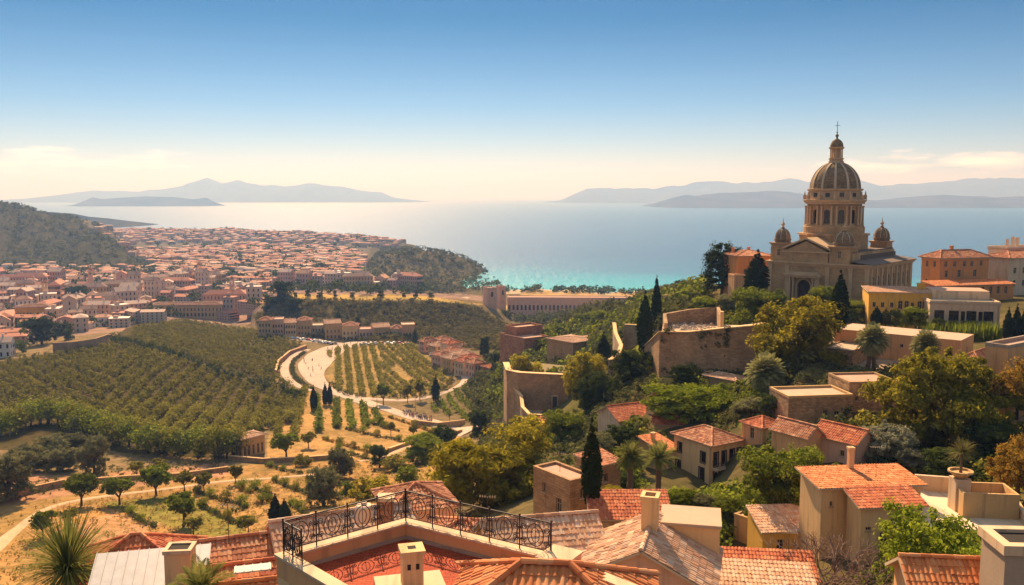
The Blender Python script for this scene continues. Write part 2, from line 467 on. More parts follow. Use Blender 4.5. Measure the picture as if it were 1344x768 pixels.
# near roads and terraces stay smooth; sea bed keeps below the water
def H(x, y):
    """bilinear height of the ground mesh"""
    x = np.asarray(x, float); y = np.maximum(np.asarray(y, float), 13.01)
    a = np.clip((x / y + .80) / 1.60 * (NA - 1), 0, NA - 1.001); l = np.clip((np.log(y) - _L[0]) / (_L[-1] - _L[0]) * (NL - 1), 0, NL - 1.001)
    i, j = a.astype(int), l.astype(int); fa, fl = a - i, l - j
    return (HG[j, i] * (1 - fa) + HG[j, i + 1] * fa) * (1 - fl) + (HG[j + 1, i] * (1 - fa) + HG[j + 1, i + 1] * fa) * fl
def hit(px, py, dmin=40.0, dmax=4500.0):
    """first ground point seen through a pixel"""
    r = ray(px, py); d = np.exp(np.linspace(math.log(dmin), math.log(dmax), 4000))
    x, z = r.x / r.y * d, r.z / r.y * d
    under = z <= H(x, d)
    k = int(np.argmax(under)) if under.any() else len(d) - 1
    return Vector((x[k], d[k], float(H(x[k], d[k]))))
def ground(x, y): return float(H(x, y))
def inside(px, py, poly):
    """vectorised point in polygon"""
    poly = np.array(poly, float); c = np.zeros(px.shape, bool); j = len(poly) - 1
    for i in range(len(poly)):
        xi, yi, xj, yj = poly[i][0], poly[i][1], poly[j][0], poly[j][1]
        if yi != yj: c ^= ((yi > py) != (yj > py)) & (px < (xj - xi) * (py - yi) / (yj - yi) + xi)
        j = i
    return c
def ground_poly(poly): return [(lambda p: (p.x, p.y))(hit(*q)) for q in poly]

# what grows or lies on each piece of ground (outlines drawn on the ground)
ZONES = [
 ('town', (.30, .20, .15), [(-200,345),(190,345),(330,325),(480,330),(470,370),(600,382),(660,396),(560,392),(380,388),(345,398),(340,425),(180,432),(60,445),(-200,470)]),
 ('headland', (.16, .14, .11), [(-200,297),(190,290),(545,318),(545,332),(190,335),(-200,320)]),
 ('scrub', (.08, .072, .038), [(-300,255),(0,262),(95,283),(185,342),(205,362),(0,358),(-300,360)]),
 ('scrub', (.12, .10, .052), [(462,374),(492,318),(600,316),(672,384),(645,388),(560,384)]),
 ('field', (.36, .25, .10), [(205,345),(330,352),(330,362),(190,366)]),
 ('field', (.30, .25, .08), [(400,330),(480,352),(470,372),(400,364)]),
 ('scrub', (.13, .105, .045), [(330,414),(372,392),(560,393),(620,400),(690,440),(660,462),(560,452),(345,440)]),
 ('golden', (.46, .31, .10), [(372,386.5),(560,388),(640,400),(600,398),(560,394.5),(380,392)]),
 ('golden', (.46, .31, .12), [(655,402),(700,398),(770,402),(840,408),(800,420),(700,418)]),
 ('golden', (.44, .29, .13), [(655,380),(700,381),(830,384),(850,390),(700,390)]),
 ('hillside', (.11, .10, .035), [(700,470),(760,430),(850,390),(925,375),(925,420),(850,470),(800,540),(700,560),(640,560),(610,500),(640,450)]),
 ('orchard', (.085, .068, .03), [(-200,480),(0,474),(60,465),(140,448),(175,425),(240,418),(395,452),(372,475),(360,500),(400,530),(305,575),(300,603),(100,590),(-200,590)]),
 ('vines', (.31, .215, .085), [(428,462),(450,455),(540,452),(592,495),(590,512),(540,522),(450,520),(430,505)]),
 ('beds', (.38, .235, .095), [(400,512),(430,520),(520,545),(605,570),(600,590),(540,590),(500,600),(350,610),(350,578)]),
 ('garden', (.34, .205, .08), [(-200,640),(70,640),(200,618),(420,605),(520,600),(600,600),(560,650),(480,690),(350,720),(300,790),(-200,800)]),
 ('soil', (.40, .215, .125), [(-200,625),(130,622),(250,612),(300,605),(300,625),(120,645),(60,655),(-200,690)]),
 ('soil', (.40, .23, .12), [(60,700),(150,672),(200,690),(180,712),(100,720)]),
 ('lawn', (.22, .19, .05), [(130,660),(245,650),(330,700),(260,705)]),
 ('lawn', (.17, .175, .03), [(960,548),(1012,546),(1015,562),(975,566)]),
 ('lawn', (.17, .175, .03), [(812,447),(838,442),(880,452),(866,470),(815,466)]),
 ('court', (.38, .28, .19), [(1080,420),(1160,432),(1280,465),(1280,480),(1150,485),(1080,470)]),
 ('court', (.40, .30, .21), [(1290,548),(1360,548),(1360,580),(1300,575)]),
]
def build_ground():
    x = (_AA * np.exp(_LL)); y = np.exp(_LL); z = HG
    D = y * CP - z * SP; px = 672 + F * x / D; py = 384 - F * (y * SP + z * CP) / D
    jx = px + fbm(x / (y * .02), y / (y * .0) if False else y / 9.0, 3, 21) * 9; jy = py + fbm(x / 7, y / 7, 3, 22) * 3
    col = np.empty(z.shape + (4,), np.float32); col[..., 3] = 1
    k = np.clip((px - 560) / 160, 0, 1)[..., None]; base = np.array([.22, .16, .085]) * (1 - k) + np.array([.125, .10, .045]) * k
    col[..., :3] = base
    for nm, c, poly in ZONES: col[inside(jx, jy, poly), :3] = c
    beach = (z < SEA + 1.6) & (z > SEA - 4) & (y > 800); beach &= ~inside(px, py, [(440, 390), (440, 310), (640, 310), (662, 372), (655, 390)]); col[beach, :3] = (.50, .40, .27)
    V = np.stack([x, y, z], -1).reshape(-1, 3)
    idx = np.arange(NA * NL).reshape(NL, NA)
    Fc = np.stack([idx[:-1, :-1], idx[:-1, 1:], idx[1:, 1:], idx[1:, :-1]], -1).reshape(-1, 4)
    m, nt, b = new_mat('ground_earth')
    at_ = nt.nodes.new('ShaderNodeAttribute'); at_.attribute_name = 'Col'
    g = nt.nodes.new('ShaderNodeNewGeometry')
    n1 = noise_n(nt, g.outputs['Position'], .045, 7, .65); n2 = noise_n(nt, g.outputs['Position'], .45, 6, .7)
    c = mixn(nt, 1.0, at_.outputs['Color'], ramp_n(nt, n1, [(.3, (.62, .66, .62)), (.52, (1, 1, 1)), (.72, (1.25, 1.12, 1.0))]), 'MULTIPLY')
    c = mixn(nt, 1.0, c, ramp_n(nt, n2, [(.32, (.60, .62, .60)), (.55, (1.05, 1.02, 1)), (.75, (1.25, 1.2, 1.12))]), 'MULTIPLY')
    n3 = noise_n(nt, g.outputs['Position'], .12, 6, .68)
    c = mixn(nt, ramp_n(nt, n3, [(.46, (0, 0, 0)), (.64, (.6, .6, .6))]), c, mixn(nt, 1.0, c, (.55, .72, .6), 'MULTIPLY'))
    nt.links.new(c, b.inputs['Base Color']); b.inputs['Roughness'].default_value = 1.0; b.inputs['Specular IOR Level'].default_value = 0
    bump_n(nt, b, n2, .3, .4)
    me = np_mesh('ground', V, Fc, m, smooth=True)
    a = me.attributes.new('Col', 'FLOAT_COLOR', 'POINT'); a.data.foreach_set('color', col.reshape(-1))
    tag(link_mesh('ground', me), kind='structure')
build_ground()

# ------------------------------------------------------------------ sea
def build_sea():
    m, nt, b = new_mat('sea_water')
    g = nt.nodes.new('ShaderNodeNewGeometry')
    sep = nt.nodes.new('ShaderNodeSeparateXYZ'); nt.links.new(g.outputs['Position'], sep.inputs[0])
    # shallow water over sand along the beach, deep water beyond
    k = nt.nodes.new('ShaderNodeMath'); k.operation = 'MULTIPLY_ADD'; k.inputs[1].default_value = .22
    nt.links.new(sep.outputs['X'], k.inputs[0]); nt.links.new(sep.outputs['Y'], k.inputs[2])
    nn = noise_n(nt, g.outputs['Position'], .004, 4)
    k2 = nt.nodes.new('ShaderNodeMath'); k2.operation = 'MULTIPLY_ADD'; k2.inputs[1].default_value = 260; nt.links.new(nn, k2.inputs[0]); nt.links.new(k.outputs[0], k2.inputs[2])
    mr = nt.nodes.new('ShaderNodeMapRange'); mr.inputs[1].default_value = 1150; mr.inputs[2].default_value = 1850
    nt.links.new(k2.outputs[0], mr.inputs[0])
    c = ramp_n(nt, mr.outputs[0], [(0, (.03, .40, .42)), (.26, (.018, .28, .35)), (.48, (.025, .15, .24)), (1, (.020, .095, .18))])
    nt.links.new(c, b.inputs['Base Color'])
    b.inputs['Roughness'].default_value = .22; b.inputs['IOR'].default_value = 1.333; b.inputs['Specular IOR Level'].default_value = .5
    mp = nt.nodes.new('ShaderNodeMapping'); mp.inputs['Scale'].default_value = (.6, 1.4, 1); nt.links.new(g.outputs['Position'], mp.inputs[0])
    w1 = noise_n(nt, mp.outputs[0], .055, 8, .72); w2 = noise_n(nt, mp.outputs[0], .011, 5, .6)
    mp2 = nt.nodes.new('ShaderNodeMapping'); mp2.inputs['Scale'].default_value = (.11, .018, 1); nt.links.new(g.outputs['Position'], mp2.inputs[0]); w3 = noise_n(nt, mp2.outputs[0], 1.0, 3, .6)
    h = mixn(nt, .5, mixn(nt, .45, w1, w2), w3)
    bump_n(nt, b, h, .9, 4.5)
    mb = MB(); S = 90000.0
    mb.face([(-S, 700, SEA), (S, 700, SEA), (S, S, SEA), (-S, S, SEA)])
    tag(mb.build('sea', m), kind='structure')
build_sea()

# ------------------------------------------------------------------ far mountains across the water
def far_range(name, d, depth, prof, seed, rough=1.0):
    pts = [at(px, py, d) for px, py in prof]
    xs = np.array([p.x for p in pts]); zs = np.array([p.z for p in pts])
    n = 420; m_ = 46
    X = np.linspace(xs[0], xs[-1], n); T = np.linspace(-1, 1, m_)
    XX, TT = np.meshgrid(X, T); YY = d + TT * depth
    crest = (np.interp(XX, xs, zs) - SEA) * (1 + fbm(XX / 520, YY * 0 + seed, 6, seed + 9) * .42 * rough)
    f = fbm(XX / 900, YY / 900, 5, seed)
    prof_t = np.clip(1 - np.abs(TT) ** 1.25, 0, 1)
    ZZ = crest * prof_t * (1 + np.minimum(f, 0) * 1.7 * rough * (np.abs(TT) > .05)) + fbm(XX / 300, YY / 300, 4, seed + 3) * 30 * rough * np.clip(crest / 250, 0, 1)
    ZZ = SEA - 6 + np.maximum(ZZ, -2) * np.clip(np.minimum(XX - X[0], X[-1] - XX) / (abs(X[-1] - X[0]) * .02), 0, 1)
    V = np.stack([XX, YY, ZZ], -1).reshape(-1, 3); idx = np.arange(n * m_).reshape(m_, n)
    Fc = np.stack([idx[:-1, :-1], idx[:-1, 1:], idx[1:, 1:], idx[1:, :-1]], -1).reshape(-1, 4)
    if 'far_mountain' not in MATS:
        m, nt, b = new_mat('far_mountain')
        g = nt.nodes.new('ShaderNodeNewGeometry'); v = noise_n(nt, g.outputs['Position'], .004, 7, .7)
        nt.links.new(ramp_n(nt, v, [(.35, (.035, .045, .03)), (.6, (.09, .085, .06)), (.75, (.16, .14, .11))]), b.inputs['Base Color'])
        b.inputs['Roughness'].default_value = 1; b.inputs['Specular IOR Level'].default_value = 0
        MATS['far_mountain'] = m
    tag(link_mesh(name, np_mesh(name, V, Fc, MATS['far_mountain'], smooth=True)), kind='structure')
far_range('far_mountains', 19000, 2600, [(20,262),(60,259),(105,253),(125,250),(150,251),(185,251),(215,247),(245,243),(272,234.5),(290,239),(312,236),(328,240),(350,243),(385,242),(405,239),(425,243),(450,247),(470,251),(500,252),(520,259),(550,263),(582,266)], 31)
far_range('island', 10500, 500, [(100,269),(112,265),(122,258),(135,261),(165,259),(192,256),(225,257),(255,261),(270,259),(285,268)], 37, .6)
far_range('far_mountains', 17500, 2400, [(700,266),(735,263),(770,247),(800,247.5),(860,247),(900,241),(925,237),(950,239),(985,242),(1010,240),(1035,234),(1060,239),(1110,236),(1150,241),(1200,238),(1250,236),(1300,233),(1344,234),(1450,232),(1600,240)], 41)
far_range('far_mountains', 9800, 1200, [(845,270),(870,262),(900,254),(915,256),(945,250),(985,251),(1010,250),(1045,254),(1090,260),(1150,262),(1200,256),(1240,254),(1290,256),(1344,257),(1450,252),(1600,262)], 47)
far_range('promontory', 3350, 330, [(-90,280),(-60,276),(25,275),(60,276),(95,279),(115,283),(140,285),(165,288),(185,293),(196,298)], 53, .5)

# ------------------------------------------------------------------ the air over the bay
HAZE = 0.00013
def build_haze():
    m = bpy.data.materials.new('haze_air'); m.use_nodes = True; nt = m.node_tree; nt.nodes.clear()
    o = nt.nodes.new('ShaderNodeOutputMaterial'); v = nt.nodes.new('ShaderNodeVolumePrincipled')
    v.inputs['Color'].default_value = (.22, .415, .88, 1); v.inputs['Absorption Color'].default_value = (.78, .55, 0, 1); v.inputs['Density'].default_value = HAZE; v.inputs['Anisotropy'].default_value = .25
    nt.links.new(v.outputs[0], o.inputs['Volume'])
    mb = MB(); S = 60000.0
    mb.box(-S, S, -3000, S, -142, 490)
    tag(mb.build('haze', m), kind='stuff')
build_haze()
# ================================================================== PLANTS
L_OLIVE = mat_leaf('leaf_olive', (.12, .125, .055), (.24, .23, .10))
L_GREEN = mat_leaf('leaf_green', (.09, .13, .016), (.24, .265, .03), .55)
L_DARK = mat_leaf('leaf_dark', (.032, .052, .014), (.09, .11, .024), .32)
L_YELLOW = mat_leaf('leaf_yellow_green', (.20, .185, .018), (.42, .35, .03), .58)
L_BRIGHT = mat_leaf('leaf_bright', (.12, .18, .016), (.30, .34, .03), .56)
L_PINE = mat_leaf('leaf_pine', (.085, .088, .012), (.31, .265, .026), .52)
L_CYPRESS = mat_leaf('leaf_cypress', (.020, .034, .012), (.05, .066, .020), .2)
L_PALMPALE = mat_leaf('leaf_palm_pale', (.15, .165, .06), (.36, .34, .14), .3)
L_PALM = mat_leaf('leaf_palm', (.09, .12, .028), (.23, .22, .06), .34)
L_YUCCA = mat_leaf('leaf_yucca', (.10, .115, .035), (.24, .20, .075), .30)
L_SILVER = mat_leaf('leaf_silver', (.13, .14, .085), (.28, .27, .17), .30)
L_ORCHARD = mat_leaf('leaf_orchard', (.115, .118, .020), (.30, .265, .042), .45)
L_HEATH = mat_leaf('leaf_heath', (.075, .07, .024), (.18, .15, .042), .3)
L_RUST = mat_leaf('leaf_rust', (.17, .12, .02), (.33, .19, .03), .40)
L_SCRUB = mat_leaf('leaf_scrub', (.06, .075, .026), (.16, .155, .05), .32)
L_DRY = mat_leaf('twig_dry', (.11, .075, .05), (.20, .14, .09), .1)
M_BARK = mat_plain('bark', (.10, .07, .045), .95)
M_BARK_GREY = mat_plain('bark_grey', (.17, .13, .10), .95)
M_PALMTRUNK = mat_plain('palm_trunk', (.15, .10, .06), .95)

def unit(n, rng):
    v = rng.normal(size=(n, 3)); return v / np.linalg.norm(v, axis=1)[:, None]
def leaf_cloud(blobs, n, size, seed, sub=14, sub_r=.34, flat=.5, up=.25, elong=1.7):
    """leaf-sized quads gathered into clumps on the skins of ellipsoid boughs -> verts, faces, tint"""
    rng = np.random.default_rng(seed)
    vol = np.array([(b[3] * b[4] * b[5]) ** (2 / 3) for b in blobs]); cnt = np.maximum(1, (n * vol / vol.sum())).astype(int)
    C, Nn, T = [], [], []
    for b, k in zip(blobs, cnt):
        c, r = np.array(b[:3]), np.array(b[3:6])
        ns = max(4, int(sub * (b[3] * b[4] * b[5]) ** (2 / 3) / vol.mean()))
        d = unit(ns, rng); d[:, 2] = np.where(d[:, 2] < -.55, -d[:, 2] * .5, d[:, 2])
        sc = d * (.62 + .38 * rng.random((ns, 1)) ** .6)
        sr = sub_r * (.6 + .8 * rng.random(ns)); st = rng.random(ns)
        w = rng.integers(0, ns, k)
        u = unit(k, rng); rad = rng.random((k, 1)) ** .45
        p = sc[w] + u * rad * sr[w][:, None]
        C.append(c + p * r)
        nn = u * .8 + sc[w] * .7 + np.array([0, 0, up]); nn += rng.normal(size=(k, 3)) * flat
        Nn.append(nn / np.linalg.norm(nn, axis=1)[:, None])
        T.append(np.clip(.15 + .5 * st[w] + .35 * rng.random(k), 0, 1))
    C, Nn, T = np.concatenate(C), np.concatenate(Nn), np.concatenate(T)
    k = len(C)
    a = np.cross(Nn, unit(k, rng)); a /= np.linalg.norm(a, axis=1)[:, None] + 1e-9
    b_ = np.cross(Nn, a); s = (size * (.65 + .7 * rng.random(k)))[:, None]
    V = np.stack([C - a * s * elong * .5, C + b_ * s * .42, C + a * s * elong * .5, C - b_ * s * .42], 1).reshape(-1, 3)
    return V, np.arange(4 * k).reshape(k, 4), T
def blobs_round(rng, n, R, Hh, base, spread=.55, size=.5, low=True):
    out = [(0, 0, base + Hh * .5, R * .62, R * .62, Hh * .42)]
    for i in range(n):
        a = 2 * math.pi * (i + rng.random() * .7) / n; t = rng.random() ** .8
        z = base + Hh * (.22 + .62 * t); rr = R * spread * math.sqrt(max(.12, 1 - ((z - base) / Hh - .42) ** 2 * 2.2)) * (.85 + .3 * rng.random())
        s = R * size * (.75 + .5 * rng.random())
        out.append((rr * math.cos(a), rr * math.sin(a), z, s, s, s * .82))
    if low:
        for i in range(6):
            a = i * 1.05 + rng.random(); s = R * size * (.8 + .3 * rng.random()); out.append((R * .55 * math.cos(a), R * .55 * math.sin(a), base + s * .55 + Hh * .06, s, s, s * .8))
    return out
def trunk_mesh(name, Hh, r, targets, mat, seed, lean=0.0):
    rng = np.random.default_rng(seed); mb = MB()
    fork = Vector((lean * Hh * .3 + (rng.random() - .5) * .2 * Hh * .2, (rng.random() - .5) * .1 * Hh * .3, Hh * .42))
    pts = [Vector((0, 0, -.6)), Vector((fork.x * .25, fork.y * .3, Hh * .14)), Vector((fork.x * .6, fork.y * .8, Hh * .28)), fork]
    mb.tube(pts, [r * 1.35, r, r * .88, r * .78], 8)
    for t in targets:
        t = Vector(t); m1 = fork.lerp(t, .45) + Vector(((rng.random() - .5) * .12 * Hh, (rng.random() - .5) * .12 * Hh, .04 * Hh))
        mb.tube([fork - Vector((0, 0, r)), m1, t], [r * .62, r * .4, r * .12], 6)
    return mb.mesh(name, [mat], smooth='all')
PROTO = {}
def proto(key, blobs, n, size, mat, seed, th, tr, bark=M_BARK, **kw):
    V, Fc, T = leaf_cloud(blobs, n, size, seed, **kw)
    lo, hi = np.percentile(V, 1.5, axis=0), np.percentile(V, 98.8, axis=0)
    me = np_mesh(key + '_crown', V, Fc, mat, T)
    tg = [b[:3] for b in blobs[1:7]] or [blobs[0][:3]]
    tm = trunk_mesh(key + '_trunk', th, tr, tg, bark, seed)
    PROTO[key] = (me, tm, float(max(hi[0] - lo[0], hi[1] - lo[1])), float(hi[2]))
def build_protos():
    R = np.random.default_rng(5)
    # all built about 10 m tall, scaled when planted
    proto('broad', blobs_round(R, 13, 4.6, 9.2, .5), 24000, .23, L_GREEN, 1, 8, .38)
    proto('yellowish', blobs_round(R, 15, 5.0, 9.4, .3), 27000, .23, L_YELLOW, 2, 8, .40)
    proto('willowy', blobs_round(R, 18, 6.2, 9.2, .3, .6, .42), 32000, .22, L_YELLOW, 3, 8, .4, elong=3.0)
    proto('pine', [(0, 0, 6.2, 3.6, 3.6, 2.6)] + [(4.4 * math.cos(a) * q, 4.4 * math.sin(a) * q, z, s, s, s * .8) for a, q, z, s in
          [(k * 1.05 + .2, .85 + .2 * R.random(), 4.6 + 1.6 * R.random(), 1.9 + .6 * R.random()) for k in range(6)] +
          [(k * 1.26, .55, 7.4 + .7 * R.random(), 1.7 + .5 * R.random()) for k in range(5)] + [(k * .9, .86, 2.6 + .8 * R.random(), 1.9) for k in range(7)] + [(k * 1.25, .5, 1.7, 1.8) for k in range(5)]],
          46000, .19, L_PINE, 4, 7, .5, elong=2.0, sub=22, sub_r=.3)
    proto('dark', blobs_round(R, 12, 4.4, 9.3, .3), 22000, .22, L_DARK, 5, 8, .36)
    proto('bright', blobs_round(R, 14, 5.2, 9.2, .2, .6, .46), 24000, .24, L_BRIGHT, 6, 7, .3)
    proto('leafy', blobs_round(R, 20, 5.0, 9.2, .4, .62, .36), 9000, .30, L_BRIGHT, 7, 8, .3, sub_r=.42)
    proto('olive', blobs_round(R, 12, 4.8, 9.0, .5, .6, .45), 14000, .26, L_OLIVE, 8, 7, .42, M_BARK_GREY, elong=2.4)
    proto('silver', blobs_round(R, 12, 5.4, 8.4, .2, .6, .5), 9000, .28, L_SILVER, 9, 7, .3, elong=3.0)
    proto('rust', blobs_round(R, 12, 4.8, 9.0, .6, .6, .46), 9000, .30, L_RUST, 10, 7, .3)
    proto('conifer', [(0, 0, 5, 2.9, 2.9, 4.6)] + [(1.6 * math.cos(k * 2.1), 1.6 * math.sin(k * 2.1), 1.8 + .62 * k, 2.2 - .06 * k, 2.2 - .06 * k, 1.1) for k in range(12)],
          10000, .26, L_CYPRESS, 11, 8, .35)
    proto('fruit', blobs_round(R, 9, 4.7, 6.4, 3.2, .55, .48, False), 6500, .42, L_GREEN, 12, 7, .34)
    proto('fruit_pale', blobs_round(R, 8, 4.2, 6.2, 3.0, .6, .46, False), 4200, .46, L_ORCHARD, 13, 7, .26)
    proto('shrub', blobs_round(R, 9, 5.6, 9.4, -.4, .6, .5), 3600, .55, L_GREEN, 14, 4, .2)
    proto('shrub_olive', blobs_round(R, 9, 5.6, 9.4, -.4, .6, .5), 3600, .55, L_ORCHARD, 15, 4, .2)
    proto('shrub_bright', blobs_round(R, 10, 5.8, 9.2, -.4, .6, .5), 3600, .55, L_YELLOW, 16, 4, .2)
    proto('shrub_dark', blobs_round(R, 9, 5.6, 9.4, -.4, .6, .5), 3600, .55, L_DARK, 17, 4, .2)
    # spindle of a cypress
    for key, w, sd in (('cypress', 1.0, 18), ('cypress_slim', .66, 19), ('column', 1.9, 20)):
        bl = []
        for i in range(13):
            t = i / 12; z = .8 + 8.7 * t
            r = w * (.55 + 1.0 * math.sin(math.pi * min(1, t * .82 + .12)) ** .8) * (1 - t ** 3 * .82)
            bl.append((0, 0, z, r, r, 1.0))
        proto(key, bl, 20000, .13, L_CYPRESS if key != 'column' else L_DARK, sd, 8, .2, elong=2.8, up=1.0, sub=90, sub_r=.13)
    # twiggy bare shrub
    rng = np.random.default_rng(23); mb = MB(); tips = []
    def grow(p, d, l, r, lev):
        q = p + d * l; m = p.lerp(q, .5) + Vector(rng.normal(size=3) * l * .06)
        mb.tube([p, m, q], [r, r * .8, r * .6], 4 if lev else 6, cap=False)
        if lev >= 4: return
        for _ in range(3 if lev < 3 else 4):
            nd = (d + Vector(rng.normal(size=3) * .55) + Vector((0, 0, .12))).normalized()
            grow(q, nd, l * (.62 + .2 * rng.random()), r * .58, lev + 1)
    for k in range(16):
        a = k * .77; w = .35 + .6 * (k % 3) / 2; grow(Vector((.15 * math.cos(a), .15 * math.sin(a), -.2)), Vector((math.cos(a) * w, math.sin(a) * w, 1)).normalized(), 3.2, .12, 1)
    PROTO['twigs'] = (mb.mesh('bare_twigs', [mat_plain('twig', (.19, .115, .085), .95)]), None, 9.0, 9.5)
build_protos()

def strap_leaf(V, Fc, T, p, d, L, w, droop, rng, seg=4):
    """a tapering blade leaving p along d and bending down"""
    side = np.cross(d, [0, 0, 1.0]); n = np.linalg.norm(side); side = side / n if n > 1e-6 else np.array([1.0, 0, 0])
    k0 = len(V); q = np.array(p, float); dd = np.array(d, float); t = rng.random()
    for i in range(seg + 1):
        f = i / seg; ww = w * (1 - f) ** .6 * (.6 + .4 * min(1, f * 4)) + .003
        V += [q - side * ww, q + side * ww]
        q = q + dd * (L / seg); dd = dd + np.array([0, 0, -droop / seg]); dd = dd / np.linalg.norm(dd)
    for i in range(seg): Fc.append((k0 + 2 * i, k0 + 2 * i + 1, k0 + 2 * i + 3, k0 + 2 * i + 2)); T.append(t)
def rosette_mesh(name, n, L, w, droop, mat, seed, lo=-.5):
    rng = np.random.default_rng(seed); V, Fc, T = [], [], []
    for i in range(n):
        a = rng.random() * 2 * math.pi; e = lo + (1.5 - lo) * rng.random() ** .8
        strap_leaf(V, Fc, T, (0.05 * math.cos(a), .05 * math.sin(a), 0), np.array([math.cos(a) * math.cos(e), math.sin(a) * math.cos(e), math.sin(e)]), L * (.7 + .4 * rng.random()), w, droop * (.6 + .8 * rng.random()), rng)
    return np_mesh(name, np.array(V), np.array(Fc), mat, np.array(T))
def palm_mesh(name, nf, L, mat, seed, lo=-.35, droop=1.5, leaflets=22, lw=.075):
    """feather-leaved palm head: curved midribs carrying leaflets"""
    rng = np.random.default_rng(seed); V, Fc, T = [], [], []
    for i in range(nf):
        a = i * 2.39996 + rng.random() * .3; e = lo + (1.45 - lo) * ((i + .5) / nf) ** .85
        d = np.array([math.cos(a) * math.cos(e), math.sin(a) * math.cos(e), math.sin(e)]); LL = L * (.85 + .25 * rng.random())
        q = np.zeros(3); side0 = np.array([-math.sin(a), math.cos(a), 0]); t0 = rng.random()
        pts, dirs = [q.copy()], [d.copy()]
        for s in range(leaflets):
            q = q + d * LL / leaflets; d = d + np.array([0, 0, -droop / leaflets * (.4 + 1.2 * s / leaflets)]); d /= np.linalg.norm(d)
            pts.append(q.copy()); dirs.append(d.copy())
        for s in range(leaflets):                                  # midrib
            k0 = len(V); w = .03 * (1 - s / leaflets) + .008
            V += [pts[s] - side0 * w, pts[s] + side0 * w, pts[s + 1] + side0 * w, pts[s + 1] - side0 * w]; Fc.append((k0, k0 + 1, k0 + 2, k0 + 3)); T.append(1.0)
        for s in range(2, leaflets + 1):
            f = s / leaflets; ll = L * .27 * (math.sin(math.pi * min(1, f * .86 + .1)) ** .7)
            for sg in (-1, 1):
                dv = dirs[s] * .62 + side0 * sg * .8 + np.array([0, 0, -.12 + .1 * rng.random()]); dv /= np.linalg.norm(dv)
                k0 = len(V); b = dirs[s] * lw * L / 3.0
                tip = pts[s] + dv * ll + np.array([0, 0, -.12 * ll]); mid = pts[s] + dv * ll * .55
                V += [pts[s] - b, mid - b * .9, tip, mid + b * .9]; Fc.append((k0, k0 + 1, k0 + 2, k0 + 3)); T.append(float(np.clip(t0 * .7 + .3 * rng.random(), 0, 1)))
    return np_mesh(name, np.array(V), np.array(Fc), mat, np.array(T))
PALM = palm_mesh('palm_fronds', 60, 3.0, L_PALM, 31)
PALM_DENSE = palm_mesh('palm_fronds_dense', 170, 3.0, L_PALMPALE, 32, -1.0, 1.0, 20, .09)
PALM_LOOSE = palm_mesh('palm_fronds_loose', 38, 3.2, L_PALM, 33, -.3, 1.1)
YUCCA = rosette_mesh('yucca_blades', 230, 1.6, .035, .9, L_YUCCA, 34, -.55)
SPIKY = rosette_mesh('spiky_blades', 560, 3.0, .036, .75, L_PALM, 35, -.45)

_tree_n = 0
def plant(key, name, label, px, py, w, h, cat='tree', group=None, pos=None, yaw=None, dmin=40.0, sink=0.0):
    """plant a tree whose foot is seen at (px, py) and that looks w x h pixels large"""
    global _tree_n
    _tree_n += 1
    p = pos if pos is not None else hit(px, py, dmin)
    k = p.y / F; cr, tr, pw, ph = PROTO[key]
    t = empty(name, (p.x, p.y, p.z - sink), (_tree_n * 2.4) % 6.28 if yaw is None else yaw)
    s = (w * k / pw, w * k / pw, h * k / ph)
    c = link_mesh('crown' if key != 'twigs' else 'twigs', cr, t, scale=s)
    if tr is not None: link_mesh('trunk', tr, t, scale=(min(s[0], s[2] * 1.2), min(s[1], s[2] * 1.2), s[2]))
    return tag(t, label, cat, group)
def palm(px, py, head_py, R, label, mesh=PALM, two=False, name='palm_tree', dmin=40.0, L=3.2, group=None, pos=None, tr=.3):
    """palm standing at (px, py) with its head centred at head_py and R pixels across its half-width"""
    p = pos if pos is not None else hit(px, py, dmin); k = p.y / F; hgt = (py - head_py) * k; s = R * k / L
    t = empty(name, p)
    for dx in ((-.55, .55) if two else (0,)):
        mb = MB(); n = max(6, int(hgt / .35)); pts, rs = [], []
        for i in range(n + 1):
            f = i / n; pts.append((dx * (1 - f * .7) + .15 * math.sin(f * 2.2), .1 * math.sin(f * 3), -.8 + (hgt + .8) * f)); rs.append(tr * (1.12 if i % 2 else .95) * (1.15 - .2 * f) + .25 * tr * max(0, f - .85) * 6 * .5)
        mb.tube(pts, rs, 10); mb.build('trunk', M_PALMTRUNK, t)
    link_mesh('crown', mesh, t, loc=(.1, 0, hgt), scale=s)
    return tag(t, label, 'palm', group)
def merge_cloud(name, pts, sizes, base_n, leaf, mat, seed, label=None, cat=None, squash=.8, kind='stuff'):
    """uncountable growth: one mesh of many leaf clumps"""
    rng = np.random.default_rng(seed)
    var = [leaf_cloud([(0, 0, .35, .5, .5, .5 * squash)], base_n, leaf, seed + q, sub=7, sub_r=.5, elong=1.3) for q in range(6)]
    Vs, Fs, Ts = [], [], []; o = 0
    pts = np.asarray(pts); sizes = np.asarray(sizes)
    for q in range(6):
        P, S = pts[q::6], sizes[q::6]
        if not len(P): continue
        V, Fc, T = var[q]; a = rng.random(len(P)) * 6.28; ca, sa = np.cos(a)[:, None], np.sin(a)[:, None]
        X = V[None, :, 0] * ca - V[None, :, 1] * sa; Y = V[None, :, 0] * sa + V[None, :, 1] * ca; Z = np.repeat(V[None, :, 2], len(P), 0)
        W = np.stack([X, Y, Z], -1) * S[:, None, None] + P[:, None, :]
        Vs.append(W.reshape(-1, 3)); Fs.append((np.arange(len(P))[:, None, None] * len(V) + Fc[None]).reshape(-1, 4) + o); o += len(P) * len(V)
        Ts.append(np.clip(T[None] * .6 + rng.random((len(P), 1)) * .4, 0, 1).reshape(-1))
    ob = link_mesh(name, np_mesh(name, np.concatenate(Vs), np.concatenate(Fs), mat, np.concatenate(Ts)))
    return tag(ob, label, cat, None, kind)
